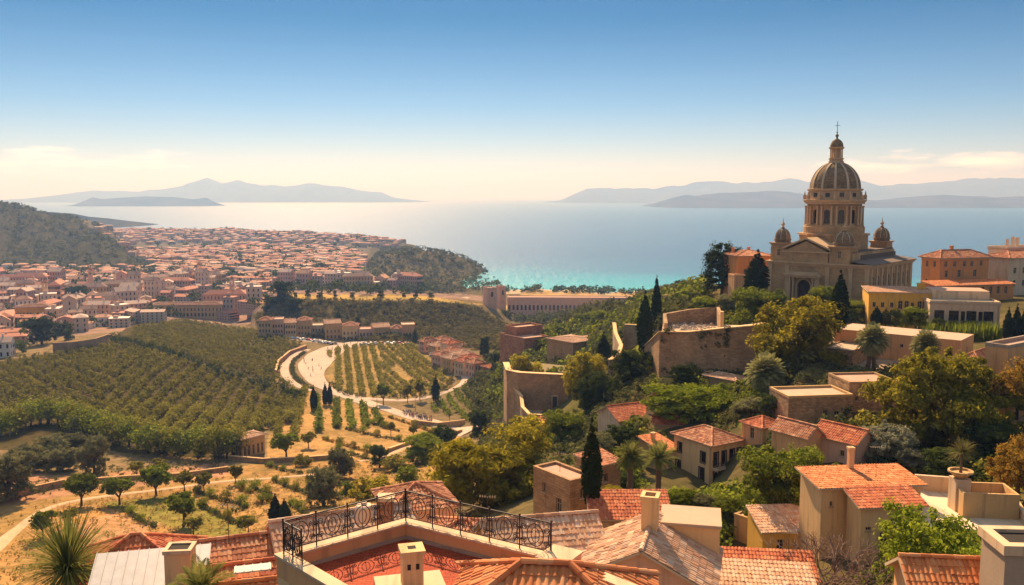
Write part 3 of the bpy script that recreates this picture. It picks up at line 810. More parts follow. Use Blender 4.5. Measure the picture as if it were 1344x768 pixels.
def scatter_px(poly, n, rng, dmin=40.0):
    """random ground points inside an outline drawn in the photograph's view of the ground"""
    g = np.array([tuple(hit(*q, dmin)) for q in poly]); x0, y0 = g[:, :2].min(0); x1, y1 = g[:, :2].max(0)
    X = rng.uniform(x0, x1, n * 12); Y = rng.uniform(y0, y1, n * 12); Z = H(X, Y)
    D = Y * CP - Z * SP
    ok = inside(672 + F * X / D, 384 - F * (Y * SP + Z * CP) / D, poly)
    return np.stack([X[ok], Y[ok], Z[ok]], -1)[:n]
# ================================================================== BUILDING KIT
P_CREAM = mat_plaster('plaster_cream', (.74, .48, .225))
P_PALE = mat_plaster('plaster_pale', (.64, .465, .29))
P_ORANGE = mat_plaster('plaster_orange', (.62, .27, .085))
P_APRICOT = mat_plaster('plaster_apricot', (.68, .36, .155))
P_YELLOW = mat_plaster('plaster_yellow', (.74, .41, .065))
P_PINK = mat_plaster('plaster_pink', (.65, .39, .26))
P_OCHRE = mat_plaster('plaster_ochre', (.57, .36, .155), amount=.8)
P_WHITE = mat_plaster('plaster_white', (.70, .55, .39))
P_GREY = mat_plaster('plaster_grey', (.38, .29, .205), amount=.8)
S_ASHLAR = mat_stone('stone_ashlar', (.42, .30, .19), .9, .42, .72, .16, .03)
S_RUBBLE = mat_stone('stone_rubble', (.49, .32, .17), .5, .24, .55, .34, .07)
S_BRICK = mat_stone('stone_brick', (.48, .29, .15), .7, .26, .62, .22, .05)
S_RED = mat_stone('stone_red', (.46, .22, .125), .6, .28, .6, .35, .06)
T_RED = mat_tile('tile_red', [(.36, .085, .036), (.48, .125, .05), (.56, .165, .062), (.60, .25, .11)], .25)
T_ORANGE = mat_tile('tile_orange', [(.46, .14, .045), (.56, .185, .06), (.62, .23, .08), (.64, .30, .13)], .15)
T_TERRA = mat_tile('tile_terracotta', [(.34, .12, .06), (.47, .175, .08), (.56, .235, .115), (.60, .34, .19)], .35)
T_PALE = mat_tile('tile_pale', [(.48, .25, .14), (.58, .33, .19), (.63, .39, .245), (.64, .46, .32)], .22)
R_FLAT = mat_plaster('roof_screed', (.47, .345, .235), amount=.35)
R_PINK = mat_plaster('roof_pink', (.48, .29, .20), amount=.4)
R_LEAD = mat_plain('roof_lead', (.075, .06, .05), .7)
M_GLASS = None
def _glass():
    global M_GLASS
    m, nt, b = new_mat('window_glass'); b.inputs['Base Color'].default_value = (.018, .017, .018, 1)
    b.inputs['Roughness'].default_value = .12; b.inputs['Specular IOR Level'].default_value = .5; M_GLASS = m
_glass()
M_DARKWOOD = mat_plain('dark_wood', (.055, .035, .025), .7)
M_FRAME = mat_plain('frame_paint', (.42, .32, .22), .7)
M_IRON = mat_plain('iron', (.055, .045, .038), .6, .2)
M_STONETRIM = mat_plaster('stone_trim', (.56, .43, .29), amount=.4)
M_SHUTTER = mat_plain('shutter', (.10, .065, .045), .8)
M_INSIDE = mat_plain('inside_dark', (.03, .025, .02), .95)

class Frame:
    """a wall plane: origin, direction along it, outward normal"""
    def __init__(s, O, U, N): s.O, s.U, s.N = Vector(O), Vector(U).normalized(), Vector(N).normalized()
    def p(s, x, z, d=0.0): return s.O + s.U * x + Vector((0, 0, z)) + s.N * d
def wall_panel(mb, fr, w, z0, z1, ops=(), mi=0, reveal=.22):
    """wall with true openings (x0, x1, za, zb, arched)"""
    xs = sorted({0.0, w} | {v for o in ops for v in o[:2]}); zs = sorted({z0, z1} | {v for o in ops for v in o[2:4]})
    for i in range(len(xs) - 1):
        for j in range(len(zs) - 1):
            cx, cz = (xs[i] + xs[i + 1]) / 2, (zs[j] + zs[j + 1]) / 2
            if any(o[0] < cx < o[1] and o[2] < cz < o[3] for o in ops): continue
            q = [fr.p(xs[i], zs[j]), fr.p(xs[i + 1], zs[j]), fr.p(xs[i + 1], zs[j + 1]), fr.p(xs[i], zs[j + 1])]
            mb.face(q, mi)
    for o in ops:
        x0, x1, a, b = o[:4]; r = -reveal; arched = len(o) > 4 and o[4]
        sp = b - (x1 - x0) / 2 if arched else b
        mb.face([fr.p(x0, a), fr.p(x0, a, r), fr.p(x0, sp, r), fr.p(x0, sp)], mi); mb.face([fr.p(x1, a, r), fr.p(x1, a), fr.p(x1, sp), fr.p(x1, sp, r)], mi)
        mb.face([fr.p(x0, a), fr.p(x1, a), fr.p(x1, a, r), fr.p(x0, a, r)], mi)
        if not arched: mb.face([fr.p(x0, b, r), fr.p(x1, b, r), fr.p(x1, b), fr.p(x0, b)], mi)
        else:
            n = 10; R = (x1 - x0) / 2; c = (x0 + x1) / 2
            pr = [(c - R * math.cos(math.pi * k / n), sp + R * math.sin(math.pi * k / n)) for k in range(n + 1)]
            for (xa, za), (xb, zb) in zip(pr[:-1], pr[1:]):
                mb.face([fr.p(xa, za), fr.p(xb, zb), fr.p(xb, b), fr.p(xa, b)], mi)
                mb.face([fr.p(xa, za, r), fr.p(xb, zb, r), fr.p(xb, zb), fr.p(xa, za)], mi)
def opening_fill(parent, fr, o, kind='window', frame=None, glass=None, shutter=None, reveal=.22, sill=True, lintel=None, detail=True, bars=False):
    """the window or door set into an opening: frame, pane, sill, shutters"""
    x0, x1, a, b = o[:4]; arched = len(o) > 4 and o[4]; r = -reveal; frame = frame or M_FRAME; w = x1 - x0
    sp = b - w / 2 if arched else b
    mb = MB(); t = min(.09, w * .1)
    def bar(xa, xb, za, zb, d0, d1, m=mb, mi=0):
        P = [fr.p(x, z, d) for z in (za, zb) for d in (d0, d1) for x in (xa, xb)]
        for q in ((0, 1, 3, 2), (4, 6, 7, 5), (0, 4, 5, 1), (1, 5, 7, 3), (3, 7, 6, 2), (2, 6, 4, 0)): m.face([P[i] for i in q], mi)
    d0, d1 = r + .012, r + .09
    e = .004
    bar(x0 + e, x0 + t, a + e, sp, d0, d1); bar(x1 - t, x1 - e, a + e, sp, d0, d1); bar(x0 + t, x1 - t, a + e, a + t, d0, d1)
    if not arched: bar(x0 + t, x1 - t, b - t, b - e, d0, d1)
    bar((x0 + x1) / 2 - t * .4, (x0 + x1) / 2 + t * .4, a + t, (b if arched else b - t) - e, d0, d1 - .01)
    if kind == 'window' and b - a > 1.2: bar(x0 + t, x1 - t, a + (b - a) * .62, a + (b - a) * .62 + t * .8, d0, d1 - .015)
    if sill and kind == 'window': bar(x0 - .1, x1 + .1, a - .1, a - .003, -.05, .09)
    if lintel:
        bar(x0 - .16, x0 - .003, a, b + .16, .003, .055); bar(x1 + .003, x1 + .16, a, b + .16, .003, .055); bar(x0 - .003, x1 + .003, b + .003, b + .16, .003, .05)
    if bars:
        for k in range(1, 6): x = x0 + w * k / 6; bar(x - .012, x + .012, a, b, -.04, -.015)
    wnd = mb.build(kind, [frame], parent)
    g = MB()
    if not arched: g.face([fr.p(x0, a, r + .006), fr.p(x1, a, r + .006), fr.p(x1, b, r + .006), fr.p(x0, b, r + .006)])
    else:
        n = 10; R = w / 2; c = (x0 + x1) / 2
        g.face([fr.p(x0, a, r + .006), fr.p(x1, a, r + .006)] + [fr.p(c + R * math.cos(math.pi * k / n), sp + R * math.sin(math.pi * k / n), r + .006) for k in range(n + 1)])
    g.build('pane' if kind == 'window' else 'leaf', [glass or (M_GLASS if kind == 'window' else M_DARKWOOD)], wnd)
    if shutter:
        for xa, xb in ((x0 - w * .5, x0 - .02), (x1 + .02, x1 + w * .5)):
            s = MB(); n = 7
            bar(xa, xb, a, b, .004, .045, s)
            for k in range(n): z = a + (b - a) * (k + .2) / n; bar(xa + .05, xb - .05, z, z + (b - a) / n * .55, .0455, .07, s)
            s.build('shutter', [shutter], wnd)
    return wnd
def tile_plane(mb, O, U, V, width, vmax, per=.24, course=.42, amp=.04, mi=0, vmin=None):
    """barrel tiles in courses on the plane O + u U + v V, cut at vmax(u) (and started at vmin(u))"""
    O, U, V = Vector(O), Vector(U).normalized(), Vector(V).normalized(); N = U.cross(V).normalized()
    n = max(2, int(width / per)); per = width / n; prof = ((0, 0), (.16, .75), (.35, 1), (.54, .75), (.7, 0), (.85, -.18))
    us = [((k + f) * per, h) for k in range(n) for f, h in prof] + [(width, 0)]
    top = max(vmax(u) for u, _ in us); rows = max(1, int(math.ceil(top / course)))
    vs = []
    for r in range(rows): vs += [(r * course, .8 * amp), ((r + 1) * course - .004, .12 * amp)]
    cols = []; jr = np.random.default_rng(int(abs(O.x * 7 + O.y * 13 + width * 31) * 100) % 99991); jit = jr.normal(size=(n + 1, rows + 1)) * amp * .28; jit[jr.random(jit.shape) < .02] += amp * 1.0
    for u, h in us:
        vm = vmax(u); v0 = vmin(u) if vmin else 0
        ui_ = min(n, int((u + 1e-4) / per)); cols.append([(max(v0, min(v, vm)), lift + (jit[ui_, q // 2] if h > 0 else 0)) for q, (v, lift) in enumerate(vs)])
    for i in range(len(us) - 1):
        u0, h0 = us[i]; u1, h1 = us[i + 1]; ui = int((u0 + 1e-4) / per)
        for j in range(len(vs) - 1):
            (a, la), (b, lb) = cols[i][j], cols[i][j + 1]; (c, lc), (d, ld) = cols[i + 1][j], cols[i + 1][j + 1]
            if b - a < 1e-5 and d - c < 1e-5: continue
            pts = [O + U * u0 + V * a + N * (h0 * amp + la), O + U * u1 + V * c + N * (h1 * amp + lc), O + U * u1 + V * d + N * (h1 * amp + ld), O + U * u0 + V * b + N * (h0 * amp + lb)]
            vj = j // 2 + .5
            mb.face(pts, mi, [(ui + .3, vj), (ui + .6, vj), (ui + .6, vj + .2), (ui + .3, vj + .2)])
def ridge_caps(mb, A, B, r=.13, mi=0):
    A, B = Vector(A), Vector(B); L = (B - A).length; n = max(1, int(L / .45)); d = (B - A).normalized()
    s = d.cross(Vector((0, 0, 1))).normalized(); u = s.cross(d).normalized()
    for k in range(n):
        a, b = A + (B - A) * (k / n), A + (B - A) * ((k + 1.08) / n)
        ra, rb = r * 1.12, r * .9
        ring = lambda p, q: [p + s * q * math.cos(t) + u * q * (math.sin(t) - .25) for t in [math.pi * i / 5 for i in range(6)]]
        R0, R1 = ring(a, ra), ring(b, rb)
        for i in range(5): mb.face([R0[i], R0[i + 1], R1[i + 1], R1[i]], mi, [(k + .5, .5)] * 4)
        mb.face(R0, mi, [(k + .5, .5)] * 6)
def slab(mb, poly, N, t, mi=0):
    """plate of thickness t below a flat polygon"""
    N = Vector(N); top = [Vector(p) for p in poly]; bot = [p - N * t for p in top]; n = len(top)
    mb.face(top, mi); mb.face(list(reversed(bot)), mi)
    for i in range(n): mb.face([bot[i], bot[(i + 1) % n], top[(i + 1) % n], top[i]], mi)
def roof_planes(kind, sx, sy, h, rise, ov):
    """(origin, U, V, width, vmax, polygon) of each slope and the ridge lines, centred on the house"""
    a, b = sx / 2 + ov, sy / 2 + ov; out, ridges, gables = [], [], []
    V3 = Vector
    if kind == 'gable_x':
        k = rise / (sy / 2); z = h - ov * k; L = b * math.sqrt(1 + k * k)
        for s in (1, -1): out.append((V3((-a * s, -b * s, z)), V3((s, 0, 0)), V3((0, s, k)), 2 * a, (lambda u, L=L: L), [(-a * s, -b * s, z), (a * s, -b * s, z), (a * s, 0, h + rise), (-a * s, 0, h + rise)]))
        ridges.append(((-a, 0, h + rise), (a, 0, h + rise)))
        for s in (1, -1): gables.append([(s * sx / 2, -s * sy / 2, h), (s * sx / 2, s * sy / 2, h), (s * sx / 2, 0, h + rise)])
    elif kind == 'gable_y':
        k = rise / (sx / 2); z = h - ov * k; L = a * math.sqrt(1 + k * k)
        for s in (1, -1): out.append((V3((a * s, -b * s, z)), V3((0, s, 0)), V3((-s, 0, k)), 2 * b, (lambda u, L=L: L), [(a * s, -b * s, z), (a * s, b * s, z), (0, b * s, h + rise), (0, -b * s, h + rise)]))
        ridges.append(((0, -b, h + rise), (0, b, h + rise)))
        for s in (1, -1): gables.append([(s * sx / 2, s * sy / 2, h), (-s * sx / 2, s * sy / 2, h), (0, s * sy / 2, h + rise)])
    elif kind == 'hip':
        m = min(a, b); k = rise / m; z = h; f = math.sqrt(1 + k * k); dx, dy = a - m, b - m
        fx = lambda u: min(m * f, u * f, (2 * a - u) * f); fy = lambda u: min(m * f, u * f, (2 * b - u) * f)
        for s in (1, -1):
            pl = [(-a * s, -b * s, z), (a * s, -b * s, z)] + ([(dx * s, -dy * s, z + rise), (-dx * s, -dy * s, z + rise)] if dx > 1e-6 else [(0, -dy * s, z + rise)])
            out.append((V3((-a * s, -b * s, z)), V3((s, 0, 0)), V3((0, s, k)), 2 * a, fx, pl))
            pl = [(a * s, -b * s, z), (a * s, b * s, z)] + ([(dx * s, dy * s, z + rise), (dx * s, -dy * s, z + rise)] if dy > 1e-6 else [(dx * s, 0, z + rise)])
            out.append((V3((a * s, -b * s, z)), V3((0, s, 0)), V3((-s, 0, k)), 2 * b, fy, pl))
            for t in (1, -1): ridges.append(((a * s, b * t, z), (dx * s, dy * t, z + rise)))
        ridges.append(((-dx, -dy, z + rise), (dx, dy, z + rise)))
    elif kind in ('mono_y', 'mono_x', 'mono_-x', 'mono_-y'):     # rises towards that direction
        ax = kind[-1]; s = -1 if '-' in kind else 1
        if ax == 'y':
            k = rise / sy; z = h - ov * k; L = 2 * b * math.sqrt(1 + k * k)
            out.append((V3((-a * s, -b * s, z)), V3((s, 0, 0)), V3((0, s, k)), 2 * a, (lambda u: L), [(-a * s, -b * s, z), (a * s, -b * s, z), (a * s, b * s, z + 2 * b * k), (-a * s, b * s, z + 2 * b * k)]))
            for t in (1, -1): gables.append([(t * sx / 2, -s * sy / 2, h), (t * sx / 2, s * sy / 2, h), (t * sx / 2, s * sy / 2, h + rise)][::(1 if t * s > 0 else -1)])
            gables.append([(-sx / 2, s * sy / 2, h), (sx / 2, s * sy / 2, h), (sx / 2, s * sy / 2, h + rise), (-sx / 2, s * sy / 2, h + rise)])
        else:
            k = rise / sx; z = h - ov * k; L = 2 * a * math.sqrt(1 + k * k)
            out.append((V3((-a * s, b * s, z)), V3((0, -s, 0)), V3((s, 0, k)), 2 * b, (lambda u: L), [(-a * s, b * s, z), (-a * s, -b * s, z), (a * s, -b * s, z + 2 * a * k), (a * s, b * s, z + 2 * a * k)]))
            for t in (1, -1): gables.append([(-s * sx / 2, t * sy / 2, h), (s * sx / 2, t * sy / 2, h), (s * sx / 2, t * sy / 2, h + rise)][::(-1 if t * s > 0 else 1)])
            gables.append([(s * sx / 2, -sy / 2, h), (s * sx / 2, sy / 2, h), (s * sx / 2, sy / 2, h + rise), (s * sx / 2, -sy / 2, h + rise)])
    return out, ridges, gables
def make_roof(parent, kind, sx, sy, h, rise, ov, tile, body, per=.26, course=.45, amp=.045, wall=None, name='roof', ox=0, oy=0):
    pl, ridges, gables = roof_planes(kind, sx, sy, h, rise, ov)
    mb = MB(); off = Vector((ox, oy, 0))
    for O, U, V, w, vm, poly in pl:
        N = Vector(U).normalized().cross(Vector(V).normalized())
        slab(mb, [Vector(p) + off - N * .02 for p in poly], N, .13, 1)
        tile_plane(mb, O + off, U, V, w, vm, per, course, amp, 0)
    for A, B in ridges: ridge_caps(mb, Vector(A) + off + Vector((0, 0, .06)), Vector(B) + off + Vector((0, 0, .06)), per * .55)
    if wall is not None:
        for g in gables: wall.face([Vector(p) + off for p in g])
    return mb.build(name, [tile, body], parent)
def chimney(parent, x, y, z0, z1, w, d, mat, rot=0.0, cap=True, pots=0, name='chimney'):
    mb = MB(); M = Matrix.Translation((x, y, 0)) @ Matrix.Rotation(rot, 4, 'Z'); t = .14
    mb.box(-w / 2, w / 2, -d / 2, d / 2, z0, z1, 0, M)
    if cap:   # hollow crown round the flue
        mb.box(-w / 2 - .07, w / 2 + .07, -d / 2 - .07, -d / 2 + t, z1 + .003, z1 + .24, 0, M); mb.box(-w / 2 - .07, w / 2 + .07, d / 2 - t, d / 2 + .07, z1 + .003, z1 + .24, 0, M)
        mb.box(-w / 2 - .07, -w / 2 + t, -d / 2 + t + .002, d / 2 - t - .002, z1 + .003, z1 + .237, 0, M); mb.box(w / 2 - t, w / 2 + .07, -d / 2 + t + .002, d / 2 - t - .002, z1 + .003, z1 + .237, 0, M)
        mb.box(-w / 2 + t, w / 2 - t, -d / 2 + t, d / 2 - t, z1 - .02, z1 + .02, 1, M)
    for k in range(pots):
        mb.lathe([(.14, 0), (.11, .45), (.15, .5), (.15, .56), (.09, .56)], 8, 0, ((k - (pots - 1) / 2) * .4 + x, y), z0=z1 + .02)
    return mb.build(name, [mat, M_INSIDE], parent)
HOUSES = {}
def corner_spec(px, ytop, ybot, px_l, px_r, yaw, d=None, dmin=40.0):
    """nearest upright edge at px, wall running back-left to px_l and back-right to px_r -> foot, sizes"""
    p = at(px, ybot, d) if d else hit(px, ybot, dmin)
    t = at(px, ytop, p.y); h = t.z - p.z
    c, s = math.cos(yaw), math.sin(yaw); D = p.y * CP - p.z * SP
    u = (px_r - 672) / F; wr = (u * D - p.x) / (c - u * s * CP)
    u = (px_l - 672) / F; wl_ = (u * D - p.x) / (-s - u * c * CP)
    return p, h, wr, wl_
def house(name, label, px, ytop, ybot, px_l, px_r, yaw, d=None, wall=P_CREAM, roof=('hip', 1.6, .4), tile=T_TERRA, ops=(), cat='house', group=None,
          foot=3.0, per=.28, frame=None, shutter=None, parapet=None, chim=(), floor=None, dmin=40.0, min_l=2.5, min_r=2.5, reveal=.22, lintel=None, cornice=None, size=None):
    """ops: (face 'R' or 'L' or 'B' or 'A', centre as fraction, z of the foot, width, height, arched, kind)"""
    yaw = math.radians(yaw)
    p, h, wr, wl_ = corner_spec(px, ytop, ybot, px_l, px_r, yaw, d, dmin)
    if size: wr, wl_ = size[0] or wr, size[1] or wl_
    wr, wl_ = max(wr, min_r), max(wl_, min_l)
    if wr > 80 or wl_ > 80: print('HOUSE SIZE', label, wr, wl_)
    ctr = p + Vector((math.cos(yaw), math.sin(yaw), 0)) * (wr / 2) + Vector((-math.sin(yaw), math.cos(yaw), 0)) * (wl_ / 2)
    t = empty(name, ctr, yaw); tag(t, label, cat, group)
    sx, sy = wr, wl_
    fr = {'R': (Frame((-sx / 2, -sy / 2, 0), (1, 0, 0), (0, -1, 0)), sx), 'L': (Frame((-sx / 2, sy / 2, 0), (0, -1, 0), (-1, 0, 0)), sy),
          'A': (Frame((sx / 2, -sy / 2, 0), (0, 1, 0), (1, 0, 0)), sy), 'B': (Frame((sx / 2, sy / 2, 0), (-1, 0, 0), (0, 1, 0)), sx)}
    mb = MB()
    for key, (f, w) in fr.items():
        oo = []
        for o in ops:
            if o[0] != key: continue
            cx = o[1] * w; q = (max(.1, cx - o[3] / 2), min(w - .1, cx + o[3] / 2), o[2], min(h - .12, o[2] + o[4]), len(o) > 5 and bool(o[5]))
            if q[1] - q[0] < .2 or q[3] - q[2] < .3: continue
            if any(not (q[1] < e[0] or q[0] > e[1] or q[3] < e[2] or q[2] > e[3]) for e, _ in oo): continue
            oo.append((q, o[6] if len(o) > 6 else 'window'))
        wall_panel(mb, f, w, -foot, h, [q for q, _ in oo], 0, reveal)
        for q, kd in oo: opening_fill(t, f, q, kd, frame, shutter=shutter, reveal=reveal, lintel=lintel)
    if cornice:
        c = MB(); o_ = cornice
        for zz, oo_ in ((h - .42, o_ * .55), (h - .2, o_)):
            c.box(-sx / 2 - oo_, sx / 2 + oo_, -sy / 2 - oo_, sy / 2 + oo_, zz, zz + .197)
        c.build('cornice', [M_STONETRIM], t)
    if roof[0] == 'flat':
        ph, pt = (roof[1], .3) if roof[1] else (0, .3)
        fl = MB(); fl.box(-sx / 2 + .02, sx / 2 - .02, -sy / 2 + .02, sy / 2 - .02, h - .25, h - .004)
        fl.build('roof', [floor or R_FLAT], t)
        if ph:
            pm = MB(); a, b = sx / 2 + .04, sy / 2 + .04
            pm.box(-a, a, -b, -b + pt, h, h + ph); pm.box(-a, a, b - pt, b, h, h + ph); pm.box(-a, -a + pt, -b + pt, b - pt, h, h + ph); pm.box(a - pt, a, -b + pt, b - pt, h, h + ph)
            pm.build('parapet', [parapet or wall], t)
    else:
        make_roof(t, roof[0], sx, sy, h, roof[1], roof[2], tile, M_STONETRIM, per, .45, per * .15, mb)
    for cspec in chim: chimney(t, cspec[0] * sx, cspec[1] * sy, h - .3, h + cspec[2], cspec[3], cspec[4], cspec[5] if len(cspec) > 5 else wall, pots=cspec[6] if len(cspec) > 6 else 0)
    mb.build('wall', [wall], t)
    HOUSES[label] = (t, sx, sy, h)
    return t, sx, sy, h
def wins(face, fr_list, zs, w, h, arched=False, kind='window'):
    return [(face, f, z, w, h, arched, kind) for z in zs for f in fr_list]
def wall_line(name, label, pts, height, thick, mat, cap=None, foot=4.0, cat='wall', group=None, tops=None):
    """free-standing or retaining wall along ground points; tops give an explicit top height per point"""
    pts = [Vector(p) for p in pts]; t = empty(name, pts[0]); o = pts[0]
    mb, cm = MB(), MB(); n = len(pts)
    dirs = []
    for i in range(n):
        dd = (pts[min(i + 1, n - 1)] - pts[max(i - 1, 0)]); dd.z = 0; dirs.append(Vector((-dd.y, dd.x, 0)).normalized())
    s = 0.0
    for i in range(n - 1):
        a, b = pts[i], pts[i + 1]; L = (b - a).length
        za = tops[i] if tops else a.z + height; zb = tops[i + 1] if tops else b.z + height
        na, nb = dirs[i] * thick / 2, dirs[i + 1] * thick / 2
        A0, A1, B0, B1 = a - na - o, a + na - o, b - nb - o, b + nb - o
        def P(v, z): return Vector((v.x, v.y, z - o.z))
        lo = min(a.z, b.z) - foot
        for q, u0, u1 in (([P(A0, lo), P(B0, lo), P(B0, zb), P(A0, za)], s, s + L), ([P(B1, lo), P(A1, lo), P(A1, za), P(B1, zb)], s + L, s)):
            mb.face(q, 0, [(u0, q[0].z), (u1, q[1].z), (u1, q[2].z), (u0, q[3].z)])
        mb.face([P(A0, za), P(B0, zb), P(B1, zb), P(A1, za)], 0)
        if i == 0: mb.face([P(A1, lo), P(A0, lo), P(A0, za), P(A1, za)])
        if i == n - 2: mb.face([P(B0, lo), P(B1, lo), P(B1, zb), P(B0, zb)])
        if cap:
            e = 1.35
            C0, C1, D0, D1 = a - na * e - o, a + na * e - o, b - nb * e - o, b + nb * e - o
            cm.face([P(C0, za + .2), P(D0, zb + .2), P(D1, zb + .2), P(C1, za + .2)]); cm.face([P(C0, za + .004), P(D0, zb + .004), P(D0, zb + .2), P(C0, za + .2)])
            cm.face([P(D1, zb + .004), P(C1, za + .004), P(C1, za + .2), P(D1, zb + .2)])
        s += L
    mb.build('masonry', [mat], t)
    if cap: cm.build('coping', [cap], t)
    return tag(t, label, cat, group)
# ================================================================== THE DOMED CHURCH
def church():
    yaw = math.radians(-42)
    corner = hit(1142, 405)
    corner = at(1139, 405, 205.0)
    # local x along the front from its left end, y inwards, z up; the right front corner stands at px 1142
    W, Lg = 26.0, 31.0
    M3 = Matrix.Rotation(yaw, 3, 'Z')
    o = corner - M3 @ Vector((W * .96, 0, 0))
    t = empty('domed_church', o, yaw); t.scale = (.96, .96, .96)
    tag(t, 'large stone church with ribbed dome, lantern and four little corner domes', 'church')
    ST = mat_stone('church_stone', (.50, .325, .165), 1.1, .5, .80, .12, .02)
    ST2 = mat_plaster('church_trim', (.56, .38, .21), amount=.5)
    DARK = mat_plain('church_roof', (.13, .09, .06), .75)
    DOME = mat_stone('dome_slate', (.27, .185, .105), .5, .34, .55, .35, .03)
    RIB = mat_plaster('dome_rib', (.52, .40, .26), amount=.4)
    hC = 10.4
    NX = 21.5                                        # width of nave and turrets, the aisle lies beyond
    front = Frame((0, 0, 0), (1, 0, 0), (0, -1, 0)); right = Frame((W, 0, 0), (0, 1, 0), (1, 0, 0)); left = Frame((0, Lg, 0), (0, -1, 0), (-1, 0, 0)); back = Frame((W, Lg, 0), (-1, 0, 0), (0, 1, 0))
    body = MB()
    portal_o = (7.95, 11.45, -.3, 6.0, True)
    wall_panel(body, front, W, -6, hC, [portal_o], 0, .9)
    ro = []
    wall_panel(body, right, Lg, -6, hC, ro, 0, .3); wall_panel(body, left, Lg, -6, hC, [], 0, .3); wall_panel(body, back, Lg if False else W, -6, hC, [], 0, .3)
    body.build('wall', [ST], t)
    # pilasters on the front, buttress strips on the side
    for x in (0.0, 4.6, 15.2, 21.0, 25.0):
        pil = MB(); pil.box(x, x + 1.0, -.28, -.002, -6, hC - .9); pil.box(x - .12, x + 1.12, -.36, -.003, hC - 1.3, hC - .92); pil.build('pilaster', [ST2], t)
    for k in range(9):
        y = .6 + k * 3.5
        pil = MB(); pil.box(W + .002, W + .32, y, y + .9, -6, hC - .92); pil.build('buttress', [ST2], t)
    for k in range(8):
        f = Frame((W, 0, 0), (0, 1, 0), (1, 0, 0)); y = 2.2 + k * 3.5
        opening_fill(t, Frame((W + .3, 0, 0), (0, 1, 0), (1, 0, 0)), (y, y + 1.1, 4.2, 7.6, True), 'window', ST2, reveal=.28, sill=False)
    co = MB()
    for z, e in ((hC - .9, .22), (hC - .55, .45), (hC - .22, .75)): co.box(-e, W + e, -e, Lg + e, z, z + .32)
    co.build('cornice', [ST2], t)
    # aisle roof: lean-to slabs of dark lead
    ar = MB()
    slab(ar, [(NX, -.6, hC + .9), (W + .9, -.6, hC + .14), (W + .9, Lg + .6, hC + .14), (NX, Lg + .6, hC + .9)], Vector((.17, 0, .985)).normalized(), .12)
    slab(ar, [(NX + .01, Lg - .02, hC + .88), (NX + .01, 6.2, hC + .88), (NX + .01, 6.2, hC + 2.0), (NX + .01, Lg - .02, hC + 2.0)], (1, 0, 0), .3)
    ar.build('aisle_roof', [DARK], t)
    # attic storey over the nave with pediment
    at_ = MB()
    at_.box(.6, NX - .1, .9, Lg - .8, hC + .1, hC + 2.7)
    at_.build('attic', [ST], t)
    pd = MB(); A, B, C_ = 4.4, 15.8, hC + .1
    pd.prism([(A, -.35), (B, -.35), (B, 2.2), (A, 2.2)], C_, C_ + 2.75)
    for y0, y1, e in ((-.35, 2.2, 0),):
        apex = ((A + B) / 2, C_ + 5.35)
        pd.face([(A, y0, C_ + 2.75), (B, y0, C_ + 2.75), (apex[0], y0, apex[1])]); pd.face([(B, y1, C_ + 2.75), (A, y1, C_ + 2.75), (apex[0], y1, apex[1])])
    pd.build('pediment', [ST], t)
    rk = MB(); ax, az = (A + B) / 2, C_ + 5.35
    for xs, sg in ((A - .5, 1), (B + .5, -1)):
        d = Vector((ax - xs, 0, az - (C_ + 2.72))); Nn = Vector((-d.z * sg, 0, abs(d.x))).normalized() if sg > 0 else Vector((d.z, 0, abs(d.x))).normalized()
        p0, p1 = Vector((xs, -.75, C_ + 2.72)), Vector((ax, -.75, az)); q0, q1 = p0 + Vector((0, 11, 0)), p1 + Vector((0, 11, 0))
        poly = [p0, p1, q1, q0] if sg < 0 else [p1, p0, q0, q1]
        poly = [p + Vector((0, 0, .45)) for p in poly]
        slab(rk, poly, (Vector(poly[1]) - Vector(poly[0])).cross(Vector(poly[2]) - Vector(poly[0])).normalized(), .45)
    rk.box(A - .5, B + .5, -.7, -.352, C_ + 2.45, C_ + 2.74)
    rk.build('raking_cornice', [ST2], t)
    # nave roof behind the attic
    nr = MB(); nr.box(.9, NX - .4, 1.2, Lg - 1.1, hC + 2.705, hC + 3.0)
    nr.build('nave_roof', [DARK], t)
    # portal
    po = MB()
    po.box(5.4, 6.5, -1.1, -.003, -.4, 6.6); po.box(12.9, 14.0, -1.1, -.003, -.4, 6.6)
    po.box(5.0, 14.4, -1.5, -.004, 6.605, 7.1); po.box(4.7, 14.7, -1.75, -.003, 7.105, 7.45); po.box(5.5, 13.9, -1.0, -.004, 7.455, 8.0)
    for x in (7.1, 12.3): po.lathe([(.42, -.4), (.42, 0), (.34, .1), (.30, 5.6), (.44, 5.9), (.46, 6.6)], 14, 0, (x, -.62))
    n = 14
    for k in range(n):   # stone ring of the arch
        a0, a1 = math.pi * k / n, math.pi * (k + 1) / n; r0, r1 = 1.75, 2.15; cx, cz = 9.7, 4.25
        P = [(cx + r * math.cos(a), y, cz + r * math.sin(a)) for y in (-.3, -.003) for a, r in ((a0, r0), (a0, r1), (a1, r1), (a1, r0))]
        for q in ((0, 1, 2, 3), (7, 6, 5, 4), (1, 5, 6, 2), (3, 7, 4, 0)): po.face([P[i] for i in q])
    po.box(7.55, 7.95, -.3, -.003, -.4, 4.25); po.box(11.45, 11.85, -.3, -.003, -.4, 4.25)
    pr = po.build('portal', [ST2], t)
    opening_fill(pr, front, portal_o, 'door', M_DARKWOOD, reveal=.9, sill=False)
